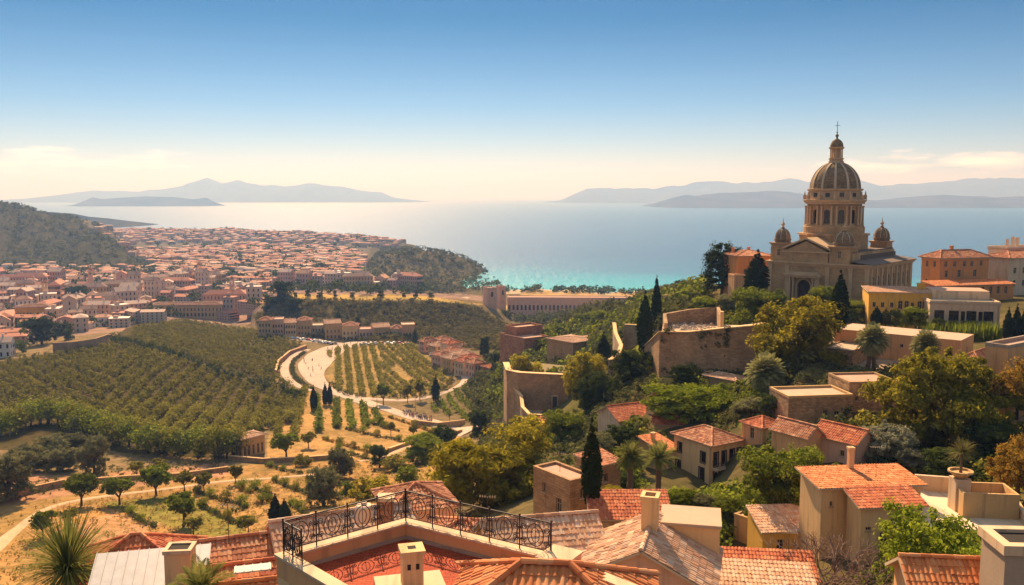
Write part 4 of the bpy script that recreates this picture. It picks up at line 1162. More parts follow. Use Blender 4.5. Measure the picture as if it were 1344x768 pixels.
    # corner turrets with domes
    def turret(cx, cy, w=4.2, h0=hC + .1, h1=hC + 4.3):
        m = MB(); r = w / 2
        m.box(cx - r, cx + r, cy - r, cy + r, h0, h1)
        for x in (cx - r, cx + r - .55):
            m.box(x - .06, x + .61, cy - r - .1, cy - r - .002, h0, h1 - .5)
        m.box(cx + r + .002, cx + r + .1, cy - r - .06, cy - r + .55, h0, h1 - .5); m.box(cx + r + .002, cx + r + .1, cy + r - .55, cy + r + .06, h0, h1 - .5)
        for z, e in ((h1, .25), (h1 + .25, .45)): m.box(cx - r - e, cx + r + e, cy - r - e, cy + r + e, z, z + .247)
        tt = m.build('turret', [ST], t)
        opening_fill(tt, Frame((cx - r, cy - r - .1, 0), (1, 0, 0), (0, -1, 0)), (r - .4, r + .4, h0 + 1.3, h0 + 3.0, True), 'window', ST2, reveal=.09, sill=False)
        d = MB(); d.lathe([(r * .95, 0), (r * .98, .5), (r * 1.05, .55), (r * 1.05, .85), (r * .92, .9), (r * .93, 1.5), (r * .82, 2.3), (r * .6, 3.0), (r * .33, 3.45), (r * .24, 3.5), (r * .24, 3.75), (0, 3.9)], 20, 0, (cx, cy), z0=h1 + .5)
        d.build('dome', [DOME], tt, smooth=True)
        for k in range(8):
            a = k * math.pi / 4 + .2; rb = MB()
            rb.tube([(cx + q * r * math.cos(a), cy + q * r * math.sin(a), h1 + .5 + z) for q, z in ((.94, .9), (.95, 1.5), (.84, 2.3), (.62, 3.0), (.35, 3.45))], .09, 5)
            rb.build('dome_rib', [RIB], tt)
        fn = MB(); fn.lathe([(.3, 0), (.42, .25), (.2, .5), (.5, .8), (.52, 1.05), (.2, 1.35), (.12, 1.5), (.06, 2.4), (0, 2.5)], 10, 0, (cx, cy), z0=h1 + 4.25)
        fn.build('finial', [ST2], tt)
    turret(2.5, 2.4); turret(18.6, 2.4, 5.0, hC + .1, hC + 3.9); turret(2.5, 28.2); turret(18.6, 28.2)
    # crossing block, drum
    cx, cy = 10.9, 14.5
    oct_ = [(cx + 8.6 * math.cos(math.pi / 8 + k * math.pi / 4), cy + 8.6 * math.sin(math.pi / 8 + k * math.pi / 4)) for k in range(8)]
    ob = MB(); ob.prism(oct_, hC + 2.6, 17.0)
    oct2 = [(cx + (x - cx) * 1.05, cy + (y - cy) * 1.05) for x, y in oct_]; ob.prism(oct2, 17.003, 17.5)
    ob.build('crossing', [ST], t)
    dr = MB(); R = 6.55; n = 12; zb, zt = 17.5, 25.2
    dr.lathe([(7.7, 0), (7.7, 1.7), (7.45, 1.75), (7.45, 2.2), (6.7, 2.25)], 36, 0, (cx, cy), z0=zb)
    opn = []
    for k in range(n):
        a = 2 * math.pi * k / n - math.pi / 2 + .12; half = R * math.tan(math.pi / n)
        Nn = Vector((math.cos(a), math.sin(a), 0)); U = Vector((-math.sin(a), math.cos(a), 0))
        fr = Frame(Vector((cx, cy, 0)) + Nn * R - U * half, U, Nn)
        oo = (half - .72, half + .72, zb + 2.6, zt - 1.5, True)
        wall_panel(dr, fr, half * 2, zb + 2.2, zt, [oo], 0, .5); opn.append((fr, oo, a))
    drum = dr.build('drum', [ST], t)
    for fr, oo, a in opn:
        opening_fill(drum, fr, oo, 'window', M_DARKWOOD, reveal=.5, sill=False)
    for fr, oo, a in opn:
        b = a + math.pi / n
        for db in (-.085, .085):
            c = MB(); q = R + .55; c.lathe([(.36, 0), (.36, .3), (.27, .38), (.23, 4.35), (.36, 4.55), (.38, 4.85)], 10, 0, (cx + q * math.cos(b + db), cy + q * math.sin(b + db)), z0=zb + 2.25)
            c.build('column', [ST2], drum)
    en = MB()
    en.lathe([(R + .2, 0), (R + .95, .02), (R + .95, .5), (R + 1.1, .55), (R + 1.35, .95), (R + 1.35, 1.15), (R + .1, 1.2), (R - .1, 3.4), (R + .25, 3.45), (R + .45, 3.75), (R + .45, 3.95), (R - .4, 4.0)], 36, 0, (cx, cy), z0=zt - .15)
    for k in range(n):
        b = opn[k][2] + math.pi / n; q = R + .95
        en.box(-.38, .38, -.38, .38, zt + 1.05, zt + 2.2, 0, Matrix.Translation((cx + q * math.cos(b), cy + q * math.sin(b), 0)) @ Matrix.Rotation(b, 4, 'Z'))
        en.lathe([(.3, 0), (.16, .3), (.22, .6), (0, 1.0)], 8, 0, (cx + q * math.cos(b), cy + q * math.sin(b)), z0=zt + 2.2)
    entab = en.build('entablature', [ST2], drum)
    for k in range(n):
        a = opn[k][2]; Nn = Vector((math.cos(a), math.sin(a), 0)); U = Vector((-math.sin(a), math.cos(a), 0))
        fr = Frame(Vector((cx, cy, 0)) + Nn * (R + .14) - U * .55, U, Nn)
        opening_fill(drum, fr, (0, 1.1, zt + 1.7, zt + 2.75), 'window', M_DARKWOOD, reveal=.06, sill=False)
    # dome
    zs = zt + 3.8; Rd, Hd = 6.25, 7.0
    prof = [(Rd * math.cos(t_), Hd * math.sin(t_)) for t_ in [math.pi / 2 * k / 22 * .93 for k in range(23)]]
    dm = MB(); dm.lathe([(Rd + .1, -.3)] + prof, 48, 0, (cx, cy), z0=zs)
    dome = dm.build('dome', [DOME], t, smooth='all')
    for k in range(12):
        a = opn[k][2] + math.pi / n; rb = MB(); Nn = Vector((math.cos(a), math.sin(a), 0)); U = Vector((-math.sin(a), math.cos(a), 0)); C0 = Vector((cx, cy, zs))
        for (r0, z0), (r1, z1) in zip(prof[:-1], prof[1:]):
            w0, w1 = .12 + .03 * r0, .12 + .03 * r1
            A, B = C0 + Nn * (r0 + .13) + Vector((0, 0, z0 * 1.015)), C0 + Nn * (r1 + .13) + Vector((0, 0, z1 * 1.015))
            A2, B2 = C0 + Nn * (r0 - .12) + Vector((0, 0, z0 * .99)), C0 + Nn * (r1 - .12) + Vector((0, 0, z1 * .99))
            rb.face([A - U * w0, A + U * w0, B + U * w1, B - U * w1]); rb.face([A + U * w0, A2 + U * w0, B2 + U * w1, B + U * w1]); rb.face([A2 - U * w0, A - U * w0, B - U * w1, B2 - U * w1])
        rb.build('rib', [RIB], dome)
    # lantern
    zl = zs + Hd * .985; lt = MB()
    lt.lathe([(1.9, -.5), (1.95, .3), (1.7, .35), (1.7, .75), (1.95, .8), (1.95, 1.05), (.8, 1.1), (.8, 3.5), (1.75, 3.5), (1.95, 3.7), (1.95, 3.95), (1.3, 4.0)], 24, 0, (cx, cy), z0=zl)
    lan = lt.build('lantern', [ST2], t)
    for k in range(8):
        a = k * math.pi / 4 + .3; c = MB(); c.lathe([(.2, 0), (.17, .15), (.15, 2.1), (.22, 2.4)], 8, 0, (cx + 1.45 * math.cos(a), cy + 1.45 * math.sin(a)), z0=zl + 1.1); c.build('column', [ST2], lan)
    ld = MB(); ld.lathe([(1.62, 0), (1.66, .4), (1.5, 1.05), (1.1, 1.7), (.55, 2.1), (.25, 2.25), (.22, 2.6), (.42, 2.9), (.42, 3.15), (.15, 3.45), (0, 3.5)], 20, 0, (cx, cy), z0=zl + 3.9)
    ld.build('cap', [DOME], lan, smooth=True)
    cr = MB(); cr.tube([(cx, cy, zl + 7.2), (cx, cy, zl + 10.6)], .07, 6); cr.tube([(cx - .7 * math.cos(.3), cy - .7 * math.sin(.3), zl + 9.5), (cx + .7 * math.cos(.3), cy + .7 * math.sin(.3), zl + 9.5)], .06, 6)
    cr.sphere((cx, cy, zl + 7.7), (.22, .22, .22), 8, 6)
    cr.build('cross', [M_IRON], t)
church()
# ================================================================== BUILDINGS OF THE RIGHT-HAND HILL
# palazzo row beside the church
house('villa', 'orange villa with tiled roof half hidden left of the domed church', 966, 336, 388, 962, 1012, 8, d=228, wall=P_ORANGE, roof=('hip', 1.3, .5), tile=T_TERRA,
      ops=[('R', .25, 4.5, 1.0, 2.4, True), ('R', .55, 4.5, 1.0, 2.4, True), ('R', .3, .5, 1.1, 2.2), ('R', .65, .5, 1.1, 2.2)], size=(None, 9), chim=[(-.35, .2, 1.6, .6, .5), (.1, .2, 1.7, .6, .5)])
house('annex', 'low orange annex in front of the villa left of the church', 963, 363, 392, 960, 988, 8, d=222, wall=P_APRICOT, roof=('flat', .4), ops=[('R', .35, 1, .9, 1.8)], size=(None, 4))
house('annex', 'long yellow wing with small windows against the right side of the church', 1139, 383, 424, 1120, 1232, -12, d=190, wall=P_YELLOW, roof=('mono_y', .5, .3), tile=T_PALE,
      ops=wins('R', [.08, .2, .33, .62, .86], [3.5], .7, 1.1) + wins('R', [.45, .54, .72, .79], [3.2], .9, 1.8, True) + wins('R', [.14, .3, .5, .66, .82], [.4], .9, 1.6), size=(None, 8),
      chim=[(.3, .1, 1.4, 1.4, 1.0)], per=.4)
house('school_building', 'cream block with four large dark windows beside the yellow wing', 1219, 396, 432, 1200, 1311, -14, d=182, wall=P_PALE, roof=('flat', .3), floor=R_FLAT,
      ops=wins('R', [.14, .35, .60, .84], [2.0], 1.9, 2.0) + wins('R', [.26, .48, .73], [2.0], .8, 1.9) + wins('R', [.2, .5, .8], [-.6], 1.2, 1.4), size=(None, 9), cornice=.18, frame=M_DARKWOOD)
house('upper_storey', 'flat roofed cream storey set back above the block with four dark windows', 1223, 381, 399, 1215, 1298, -14, d=187, wall=P_PALE, roof=('flat', 0), floor=R_PINK, size=(None, 8), foot=1)
house('palazzo', 'bright orange palazzo with two rows of windows and low hip roof', 1232, 339, 380, 1208, 1296, 18, d=238, wall=P_ORANGE, roof=('hip', 1.9, .7), tile=T_TERRA,
      ops=wins('R', [.12, .3, .5, .65, .84], [6.0], 1.0, 1.5) + wins('R', [.14, .4, .72], [3.2], 1.1, 1.9) + wins('R', [.1, .35, .62, .85], [.2], 1.2, 2.2) + wins('L', [.3, .7], [5.9], .9, 1.6) + wins('L', [.3, .7], [.5], .9, 2.0),
      cornice=.35, chim=[(-.05, .1, 2.8, .8, .6)], per=.4)
house('porch', 'low dark orange tiled porch at the foot of the bright orange palazzo', 1228, 375, 388, 1205, 1330, 14, d=226, wall=P_ORANGE, roof=('mono_y', .7, .5), tile=T_ORANGE,
      ops=wins('R', [.1, .2, .3, .4, .5, .6, .7, .8, .9], [0], .9, 1.9, True), size=(None, 5), per=.4)
house('apartment_block', 'tall cream apartment block at the right edge with chimneys on its roof', 1318, 326, 384, 1294, 1390, 24, d=255, wall=P_WHITE, roof=('flat', .5),
      ops=wins('R', [.08, .2, .32, .45, .6], [7.6, 4.4], 1.0, 1.8) + wins('R', [.14, .38, .6], [.6], 1.6, 2.6, True) + wins('L', [.25, .5, .75], [4.6], .9, 1.6),
      chim=[(-.2, .1, 2.6, .8, .7, None and 0 or P_PALE, 2), (-.05, .3, 2.4, .7, .7, P_PALE, 1), (.1, -.1, 2.6, .8, .7, P_PALE, 2), (-.4, -.2, 2.2, .6, .6, P_PALE, 1), (.22, .2, 2.5, .8, .6, P_PALE, 2)], cornice=.3)
house('apartment_house', 'lower cream house with brown tiled roof before the tall apartment block', 1322, 339, 390, 1316, 1400, 20, d=244, wall=P_PALE, roof=('hip', 1.6, .5), tile=T_TERRA,
      ops=wins('R', [.1, .25, .4, .55], [6.5, 3.0], 1.0, 1.6), size=(None, 9), per=.4)
# terraces under the church
house('store_building', 'long low orange building with a pale flat roof under the reeds', 1260, 447, 473, 1096, 1277, 50, d=152, wall=P_APRICOT, roof=('flat', 0), floor=R_FLAT,
      ops=[('L', .06, .3, 1.0, 1.0), ('L', .12, .4, .9, .7), ('L', .2, 1.2, .6, .6), ('L', .3, .0, 1.1, 2.0, False, 'door'), ('L', .42, 1.2, .6, .6), ('L', .55, 1.2, .6, .6), ('L', .66, .0, 1.1, 2.0, False, 'door'), ('R', .5, 1.0, .7, .8)], min_r=5)
house('pavilion', 'low pink roofed shed under the slim cypress before the church', 1090, 424, 434, 1056, 1128, 30, d=196, wall=P_PINK, roof=('flat', 0), floor=R_PINK, min_r=4)
house('cottage', 'small ochre cottage with a hipped tile roof beside the tall orange house', 1283, 474, 498, 1262, 1316, 42, d=138, wall=P_OCHRE, roof=('hip', 1.2, .4), tile=T_TERRA, ops=[('L', .5, .2, .8, 1.7)], min_r=4)
house('town_house', 'tall orange house with weathered parapet at the right edge', 1318, 458, 545, 1300, 1388, 35, d=116, wall=P_APRICOT, roof=('flat', .5), parapet=P_GREY, floor=R_PINK,
      ops=wins('R', [.35, .75], [4.4], .9, 1.5) + wins('R', [.35, .75], [1.0], .9, 1.6), min_l=3)
# stone farm below the big tree
house('stone_farmhouse', 'rough stone farmhouse with flat cream roof and small dark windows', 1034, 523, 556, 1024, 1118, 8, d=127, wall=S_RUBBLE, roof=('flat', .35), floor=R_FLAT, parapet=P_OCHRE,
      ops=[('R', .58, 1.0, .7, .8), ('R', .76, 1.0, .8, .6)], size=(None, 6.5))
house('stone_tower_house', 'taller stone block with three small square windows joined to the farmhouse', 1113, 504, 556, 1098, 1176, 6, d=130, wall=S_RUBBLE, roof=('flat', .3), floor=R_PINK, parapet=S_RUBBLE,
      ops=[('R', .16, 3.4, .5, .7), ('R', .34, 3.5, .6, .7), ('R', .52, 3.5, .6, .7)], size=(None, 7))
house('cottage', 'red tiled cottage with pink walls below the stone farmhouse', 1122, 582, 612, 1066, 1141, 38, d=106, wall=P_PINK, roof=('gable_y', 1.3, .35), tile=T_RED,
      ops=[('L', .7, .8, .6, .8)], min_r=4.5, min_l=5)
house('cottage', 'narrow red roofed cottage left of the pink walled one', 1058, 574, 606, 1012, 1070, 34, d=108, wall=P_APRICOT, roof=('gable_y', 1.2, .3), tile=T_TERRA, ops=[], min_r=3.2, min_l=5)
# villa in the middle
SH = M_SHUTTER
house('villa', 'two storey cream villa with hipped tile roof and dark shuttered windows', 933, 585, 640, 884, 973, 32, d=124, wall=P_CREAM, roof=('hip', 1.5, .45), tile=T_TERRA,
      ops=[('L', .16, 3.6, .75, 1.45), ('L', .78, 3.2, .9, 1.6), ('L', .13, .2, .9, 2.1, True, 'door'), ('L', .75, .3, .95, 2.1), ('R', .14, 3.0, .8, 2.0), ('R', .4, 3.0, .8, 2.0), ('R', .66, 3.0, .8, 2.0), ('R', .88, 3.0, .6, 2.0),
           ('R', .16, .2, .9, 2.0, True, 'door'), ('R', .5, .2, .9, 2.0, True, 'door'), ('R', .82, .2, .9, 2.0, True, 'door')], lintel=True, frame=M_DARKWOOD)
_v, _sx, _sy, _h = HOUSES['two storey cream villa with hipped tile roof and dark shuttered windows']
def balcony(t, x0, x1, y, z, dep=1.1):
    b = MB(); b.box(x0, x1, y - dep, y - .003, z - .16, z); 
    for k in range(5): xx = x0 + .2 + (x1 - x0 - .5) * k / 4; b.box(xx, xx + .12, y - dep * .8, y - .004, z - .42, z - .163)
    bb = b.build('balcony', [M_STONETRIM], t)
    r = MB(); n = int((x1 - x0) / .16)
    for k in range(n + 1): xx = x0 + .03 + (x1 - x0 - .06) * k / n; r.tube([(xx, y - dep + .04, z), (xx, y - dep + .04, z + .95)], .022, 4)
    for yy in (0, .35, .7):
        r.tube([(x0 + .03, y - dep + .04 + yy, z), (x0 + .03, y - dep + .04 + yy, z + .95)], .022, 4); r.tube([(x1 - .03, y - dep + .04 + yy, z), (x1 - .03, y - dep + .04 + yy, z + .95)], .022, 4)
    r.tube([(x0 + .03, y - .02, z + .95), (x0 + .03, y - dep + .04, z + .95), (x1 - .03, y - dep + .04, z + .95), (x1 - .03, y - .02, z + .95)], .035, 5)
    r.build('railing', [M_IRON], bb)
balcony(_v, -_sx / 2 + .1, _sx / 2 - .1, -_sy / 2, 2.85)
house('villa_wing', 'left wing of the cream villa with a plain orange roof', 868, 592, 628, 838, 892, 30, d=129, wall=P_CREAM, roof=('mono_y', .9, .3), tile=T_ORANGE, ops=[('L', .55, 1.6, .8, 1.3), ('R', .5, 1.4, .8, 1.4)], chim=[(-.1, .2, 1.5, .6, .5)], min_l=4)
house('villa_wing', 'right wing of the cream villa with wrinkled tile roof', 962, 588, 640, 938, 1006, 30, d=131, wall=P_APRICOT, roof=('hip', 1.2, .35), tile=T_TERRA, ops=wins('R', [.25, .6, .85], [2.8], .7, 1.9) + wins('R', [.3, .7], [.2], .9, 2.0), frame=M_DARKWOOD)
house('house', 'low house with a broad red gable roof behind the villa', 812, 551, 568, 764, 858, 24, d=None, wall=P_PALE, roof=('gable_x', 1.7, .5), tile=T_RED, ops=[('R', .3, .4, .8, 1.4)], size=(None, 7.5))
house('outbuilding', 'long narrow outbuilding with a red tile roof behind the villa', 858, 556, 568, 850, 962, -6, d=None, wall=P_OCHRE, roof=('gable_x', .8, .3), tile=T_RED, size=(None, 4.5), chim=[(-.2, 0, 1.1, .5, .5), (.28, 0, 1.2, .5, .5), (.42, 0, 1.1, .5, .5)])
house('pavilion', 'small garden pavilion with a flat pink roof by the retaining wall', 966, 500, 522, 926, 980, 40, d=158, wall=P_OCHRE, roof=('hip', .6, .5), tile=T_PALE, ops=[('R', .5, .2, .8, 1.9), ('L', .7, .2, .9, 1.9)], min_r=3.5)
# big apricot house
house('house', 'big apricot house with a long sloping orange tile roof and narrow lit side', 1074, 639, 760, 1060, 1203, 6, d=80, wall=P_CREAM, roof=('mono_y', .35, .45), tile=T_ORANGE, ops=[('R', .1, 7.0, .3, .5), ('R', .24, 5.9, .5, .3), ('R', .6, 6.6, .3, .4)], size=(None, 4.6), per=.27,
      chim=[(.0, .42, 2.2, .5, .5)])
house('house_wing', 'front wing of the apricot house with red tile roof and barred window', 1126, 664, 770, 1117, 1206, 6, d=77, wall=P_CREAM, roof=('mono_y', .7, .4), tile=T_RED,
      ops=[('R', .13, 5.2, .55, .35), ('R', .40, 3.4, .9, 1.6)], size=(None, 2.6), per=.27)
house('cottage', 'little yellow cottage with a greyish tile roof and one shuttered window', 1000, 698, 736, 996, 1066, 5, d=84, wall=P_YELLOW, roof=('mono_y', 1.1, .2), tile=T_PALE, ops=[('R', .35, .9, .7, 1.2), ('R', .78, 1.4, .5, .6)], size=(None, 4.2), shutter=None, per=.27)
house('shed', 'narrow tan shed tucked beside the little yellow cottage', 988, 684, 735, 966, 1000, 40, d=90, wall=P_OCHRE, roof=('flat', .15), ops=[], min_l=2.5, min_r=1.5)
house('stone_house', 'square brick stone block with broken tile roof behind the black cypress', 748, 634, 690, 700, 778, 36, d=82, wall=S_BRICK, roof=('flat', .25), floor=T_PALE if False else R_PINK, parapet=S_BRICK, ops=[('R', .5, 2.4, .45, 1.0), ('L', .3, 2.2, .5, .9), ('L', .7, .8, .8, 1.4)], min_l=4)
house('stone_house', 'upper part of the brick stone block with rubble and tiles on top', 782, 612, 665, 756, 814, 36, d=90, wall=S_BRICK, roof=('mono_y', .5, .25), tile=T_TERRA, ops=[('L', .6, 2.4, .6, .9), ('R', .4, 2.4, .6, .9)], min_l=3)
house('outbuilding', 'low stone outbuilding with a red tile roof under the black cypress', 776, 680, 700, 748, 880, 0, d=76, wall=S_RUBBLE, roof=('mono_y', 1.3, .25), tile=T_RED, size=(None, 3.4), per=.27)
# ruins, bastion
house('stone_barn', 'square ruined stone barn above the bastion', 752, 450, 474, 718, 784, 40, d=318, wall=S_BRICK, roof=('hip', .8, .4), tile=T_PALE, ops=[('R', .6, 2.0, 1.0, 1.6)], per=.5, foot=5)
house('stone_barn', 'low stone barn with broken slab roof right of the square ruined barn', 772, 452, 476, 752, 800, 35, d=330, wall=S_RUBBLE, roof=('mono_y', 1.6, .4), tile=T_PALE, ops=[], per=.5, foot=5)
house('ruined_house', 'red stone ruined house with stepped walls above the green gully', 678, 432, 460, 663, 712, 35, d=372, wall=S_RED, roof=('flat', .8), floor=R_PINK, parapet=S_RED, ops=[('R', .4, 3.0, 1.0, 1.6), ('L', .5, 3.2, .9, 1.4)], foot=5)
house('ruined_house', 'lower red stone ruin at the foot of the stepped one', 688, 446, 468, 656, 720, 35, d=362, wall=S_RED, roof=('flat', .6), floor=R_PINK, parapet=S_RED, ops=[], foot=5)
house('arcade_house', 'yellow terrace building with tall arches below the dark conifer', 884, 392, 417, 870, 948, 18, d=262, wall=P_OCHRE, roof=('flat', .5), floor=R_PINK,
      ops=[('L', .5, .2, 1.6, 3.6, True, 'door'), ('R', .12, .2, 1.6, 3.8, True, 'door'), ('R', .36, .2, 1.6, 3.8, True, 'door'), ('R', .6, .2, 1.6, 3.8, True, 'door')], foot=5)
house('house', 'small brown house with a dome shaped tile roof left of the road wall', 655, 486, 500, 632, 676, 40, d=395, wall=S_RED, roof=('hip', 1.5, .4), tile=T_RED, ops=[], per=.5)

def atz_(px, py, z):
    r = ray(px, py); p = r * (z / r.z); return (p.x, p.y)
def downpipe(label, x, y, r=.06):
    t, sx, sy, h = HOUSES[label]; m = MB(); X, Y = x * sx / 2, y * sy / 2; m.tube([(X, Y, h - .15), (X, Y, -1.5)], r, 6); m.box(X - .1, X + .1, Y - .1, Y + .1, h - .35, h - .12); m.build('downpipe', [M_FRAME], t)
downpipe('big apricot house with a long sloping orange tile roof and narrow lit side', .82, -1.03)
downpipe('front wing of the apricot house with red tile roof and barred window', .9, -1.06)
downpipe('red tiled cottage with pink walls below the stone farmhouse', -1.03, -.9)
downpipe('long low orange building with a pale flat roof under the reeds', -1.04, -.3); downpipe('long low orange building with a pale flat roof under the reeds', -1.04, .35)
downpipe('cream block with four large dark windows beside the yellow wing', .96, -1.03); downpipe('bright orange palazzo with two rows of windows and low hip roof', -.96, -1.03)
downpipe('two storey cream villa with hipped tile roof and dark shuttered windows', -1.03, -.94)
house('cottage', 'low pink cottage with an orange roof below the bastion lane', 706, 558, 572, 690, 730, 30, d=None, wall=P_PINK, roof=('hip', 1.0, .35), tile=T_ORANGE, ops=[('L', .5, .3, .8, 1.7), ('R', .5, .6, .7, 1.0)], min_l=4, min_r=4)
house('cottage', 'cream cottage with a red gable roof between the ruin garden and the lawn', 868, 528, 546, 848, 892, 28, d=None, wall=P_CREAM, roof=('gable_x', 1.1, .35), tile=T_RED, ops=[('L', .5, .4, .8, 1.6), ('R', .5, .8, .7, 1.0)], min_l=4, min_r=4)
house('cottage', 'small ochre cottage with tiled hip roof under the cypress before the church', 1062, 452, 466, 1040, 1082, 36, d=None, wall=P_OCHRE, roof=('hip', 1.0, .35), tile=T_TERRA, ops=[('L', .5, .3, .8, 1.7), ('R', .5, .6, .7, 1.0)], min_l=4, min_r=4)
house('cottage', 'ochre cottage with red roof behind the right wing of the cream villa', 1000, 562, 584, 975, 1024, 30, d=None, wall=P_APRICOT, roof=('hip', 1.1, .35), tile=T_RED, ops=[('L', .5, .4, .8, 1.6), ('R', .5, .8, .7, 1.0)], min_l=4, min_r=4)
house('terrace_wall_house', 'long stepped stone terrace between the large yellow tree and the two trunk palm', 1118, 462, 482, 1076, 1150, 48, d=None, wall=S_RUBBLE, roof=('flat', .2), floor=R_FLAT, ops=[], cat='terrace', min_l=4, min_r=4)
# walls --------------------------------------------------------------
def gp(px, py, d=None, z=None):
    return at(px, py, d) if d else hit(px, py)
W0 = [at(846, 470, 192), at(868, 500, 176), at(905, 503, 172), at(950, 503, 168), at(990, 498, 166), at(1004, 480, 168)]
tp = [at(846, 458, 192).z, at(868, 436, 176).z, at(905, 436, 172).z, at(950, 431, 168).z, at(990, 427, 166).z, at(1004, 425, 168).z]
wall_line('retaining_wall', 'high brown stone retaining wall below the ruin beside the church garden', W0, 0, 1.2, S_BRICK, P_CREAM, foot=6, tops=tp)
wall_line('ruin_wall', 'roofless rubble room on top of the high retaining wall', [at(874, 437, 178), at(872, 424, 186), at(905, 418, 190), at(942, 415, 190), at(946, 426, 178)], 2.0, .7, S_RUBBLE, None, foot=4)
wall_line('stone_pier', 'tall square stone pier on the ruin beside the garden trees', [at(944.5, 432, 176.5), at(949, 432, 176.5)], 3.4, .8, P_CREAM, P_CREAM, foot=2)
wall_line('garden_wall', 'curving pale wall beside the lawn with two cypresses', [at(806, 432, 235), at(808, 446, 226), at(815, 462, 214), at(812, 474, 205), at(800, 482, 200)], 1.6, .7, S_ASHLAR, P_CREAM)
wall_line('garden_wall', 'short ochre wall behind the lawn with two cypresses', [at(820, 438, 232), at(850, 440, 228), at(866, 442, 224)], 2.4, .6, S_ASHLAR, P_CREAM)
bast = [at(664, 524, 268), at(668, 532, 254), at(682, 536, 248), at(700, 537, 246), at(722, 537, 244), at(745, 536, 245)]
tb = [at(664, 476, 268).z, at(668, 486, 254).z, at(682, 489, 248).z, at(700, 490, 246).z, at(722, 491, 244).z, at(745, 492, 245).z]
wall_line('bastion', 'rounded stone bastion with bright coping above the curved lane', bast, 0, 1.4, S_BRICK, P_CREAM, foot=8, tops=tb)
wall_line('lane_wall', 'low curved stone wall winding down from the bastion to the road', [at(664, 506, 262), at(676, 520, 250), at(684, 530, 243), at(686, 545, 234), at(695, 555, 226), at(712, 556, 222)], 2.2, .7, S_RUBBLE, P_CREAM, foot=8)
wall_line('garden_wall', 'low wall along the back of the forecourt before the church', [at(1020, 432, 196), at(1055, 440, 186), at(1090, 452, 178), at(1130, 470, 166)], 1.6, .6, S_RUBBLE, P_CREAM, foot=6)
wall_line('bank_wall', 'brown earth retaining wall at the upper left end of the orchard', [hit(70, 464), hit(100, 462), hit(125, 458), hit(142, 452)], 6.0, 1.0, S_BRICK, None)
# bastion terrace: fill behind the wall so that it carries ground
tf = MB(); bp = [at(664, 476, 268), at(668, 486, 254), at(682, 489, 248), at(700, 490, 246), at(722, 491, 244), at(745, 492, 245)]
zt = min(p.z for p in bp); poly = [(p.x, p.y) for p in bp] + [(at(752, 480, 268).x, 268), (at(690, 470, 276).x, 276)]
tf.prism(poly, zt - 12, zt - 1.2); tag(tf.build('terrace_ground', [mat_plain('terrace_soil', (.20, .15, .07), 1)]), kind='structure')
tf = MB(); poly = [(W0[1].x, W0[1].y + .4), (W0[2].x, W0[2].y + .4), (W0[3].x, W0[3].y + .4), (W0[4].x, W0[4].y + .4), (W0[5].x, W0[5].y + .4), (at(1000, 425, 186).x, 186), (at(870, 425, 190).x, 190)]
tf.prism(poly, W0[2].z - 4, tp[2] - .8); tag(tf.build('terrace_ground', [R_FLAT]), kind='structure')
pv = MB(); zl = at(715, 537, 246).z; poly = [tuple(atz_(x, y, zl)) for x, y in ((684, 531), (700, 538), (745, 538), (760, 548), (742, 566), (712, 562), (692, 548))]
poly = poly if sum(poly[i - 1][0] * poly[i][1] - poly[i][0] * poly[i - 1][1] for i in range(len(poly))) > 0 else poly[::-1]
pv.prism(poly, zl - 14, zl); tag(pv.build('lane', [mat_plain('lane_paving', (.42, .32, .23), .95)]), kind='structure')
wall_line('wall_band', 'projecting coping band along the top of the high retaining wall', [p + Vector((0, -.7, 0)) for p in W0[1:]], 0, .5, P_OCHRE, P_CREAM, foot=0, tops=[z + .3 for z in tp[1:]]) if False else None
def rubble():
    r = np.random.default_rng(64); m = MB()
    for k in range(170):
        f = r.random(); p = at(876 + 64 * f, 430, 178.5 + 10 * r.random()); s_ = .12 + .45 * r.random() ** 2; p.z = tp[2] - .75
        P = [Vector((math.cos(a) * s_ * (.7 + .5 * r.random()), math.sin(a) * s_ * (.7 + .5 * r.random()), 0)) + p for a in (0, 1.2, 2.4, 3.6, 4.9)]; T_ = [q * .55 + p * .45 + Vector((0, 0, s_ * (.6 + .5 * r.random()))) for q in P]
        for i in range(5): m.face([P[i], P[(i + 1) % 5], T_[(i + 1) % 5], T_[i]])
        m.face(T_)
    tag(m.build('rubble', [mat_plain('rubble_stone', (.50, .40, .30), .95)]), kind='stuff')
rubble()
def door_in_wall(px, py, d, w, h, nm='door'):
    p = at(px, py, d); t = empty('wall_door', p); m = MB(); m.box(-w / 2 - .18, w / 2 + .18, -.25, .6, -.3, h + .2); m.build('frame', [P_CREAM], t); m = MB(); m.box(-w / 2, w / 2, -.30, -.252, -.2, h); m.build('leaf', [M_DARKWOOD], t); return t
tag(door_in_wall(728, 535, 243.3, 1.3, 3.2), 'narrow dark doorway in the face of the rounded bastion', 'door')
tag(door_in_wall(930, 503, 167.6, 1.2, 2.2), 'small dark doorway at the foot of the high retaining wall', 'door')
def ivy():
    r = np.random.default_rng(66); P = []
    for a, b, zt_, n in ((W0[1], W0[3], tp[2], 150), (W0[3], W0[5], tp[3], 120), (bast[1], bast[5], tb[2], 90)):
        c0 = [r.random() for _ in range(4)]
        for k in range(n):
            f = min(1, max(0, c0[k % 4] + r.normal() * .06)); p = a.lerp(b, f); z = zt_ + .2 - abs(r.normal()) * 1.8 if k % 3 else a.z + r.random() * 2.5; P.append((p.x + r.normal() * .1, p.y - .7, z))
    merge_cloud('ivy', P, .7 * (.5 + r.random(len(P))), 40, .22, L_SCRUB, 67)
ivy()
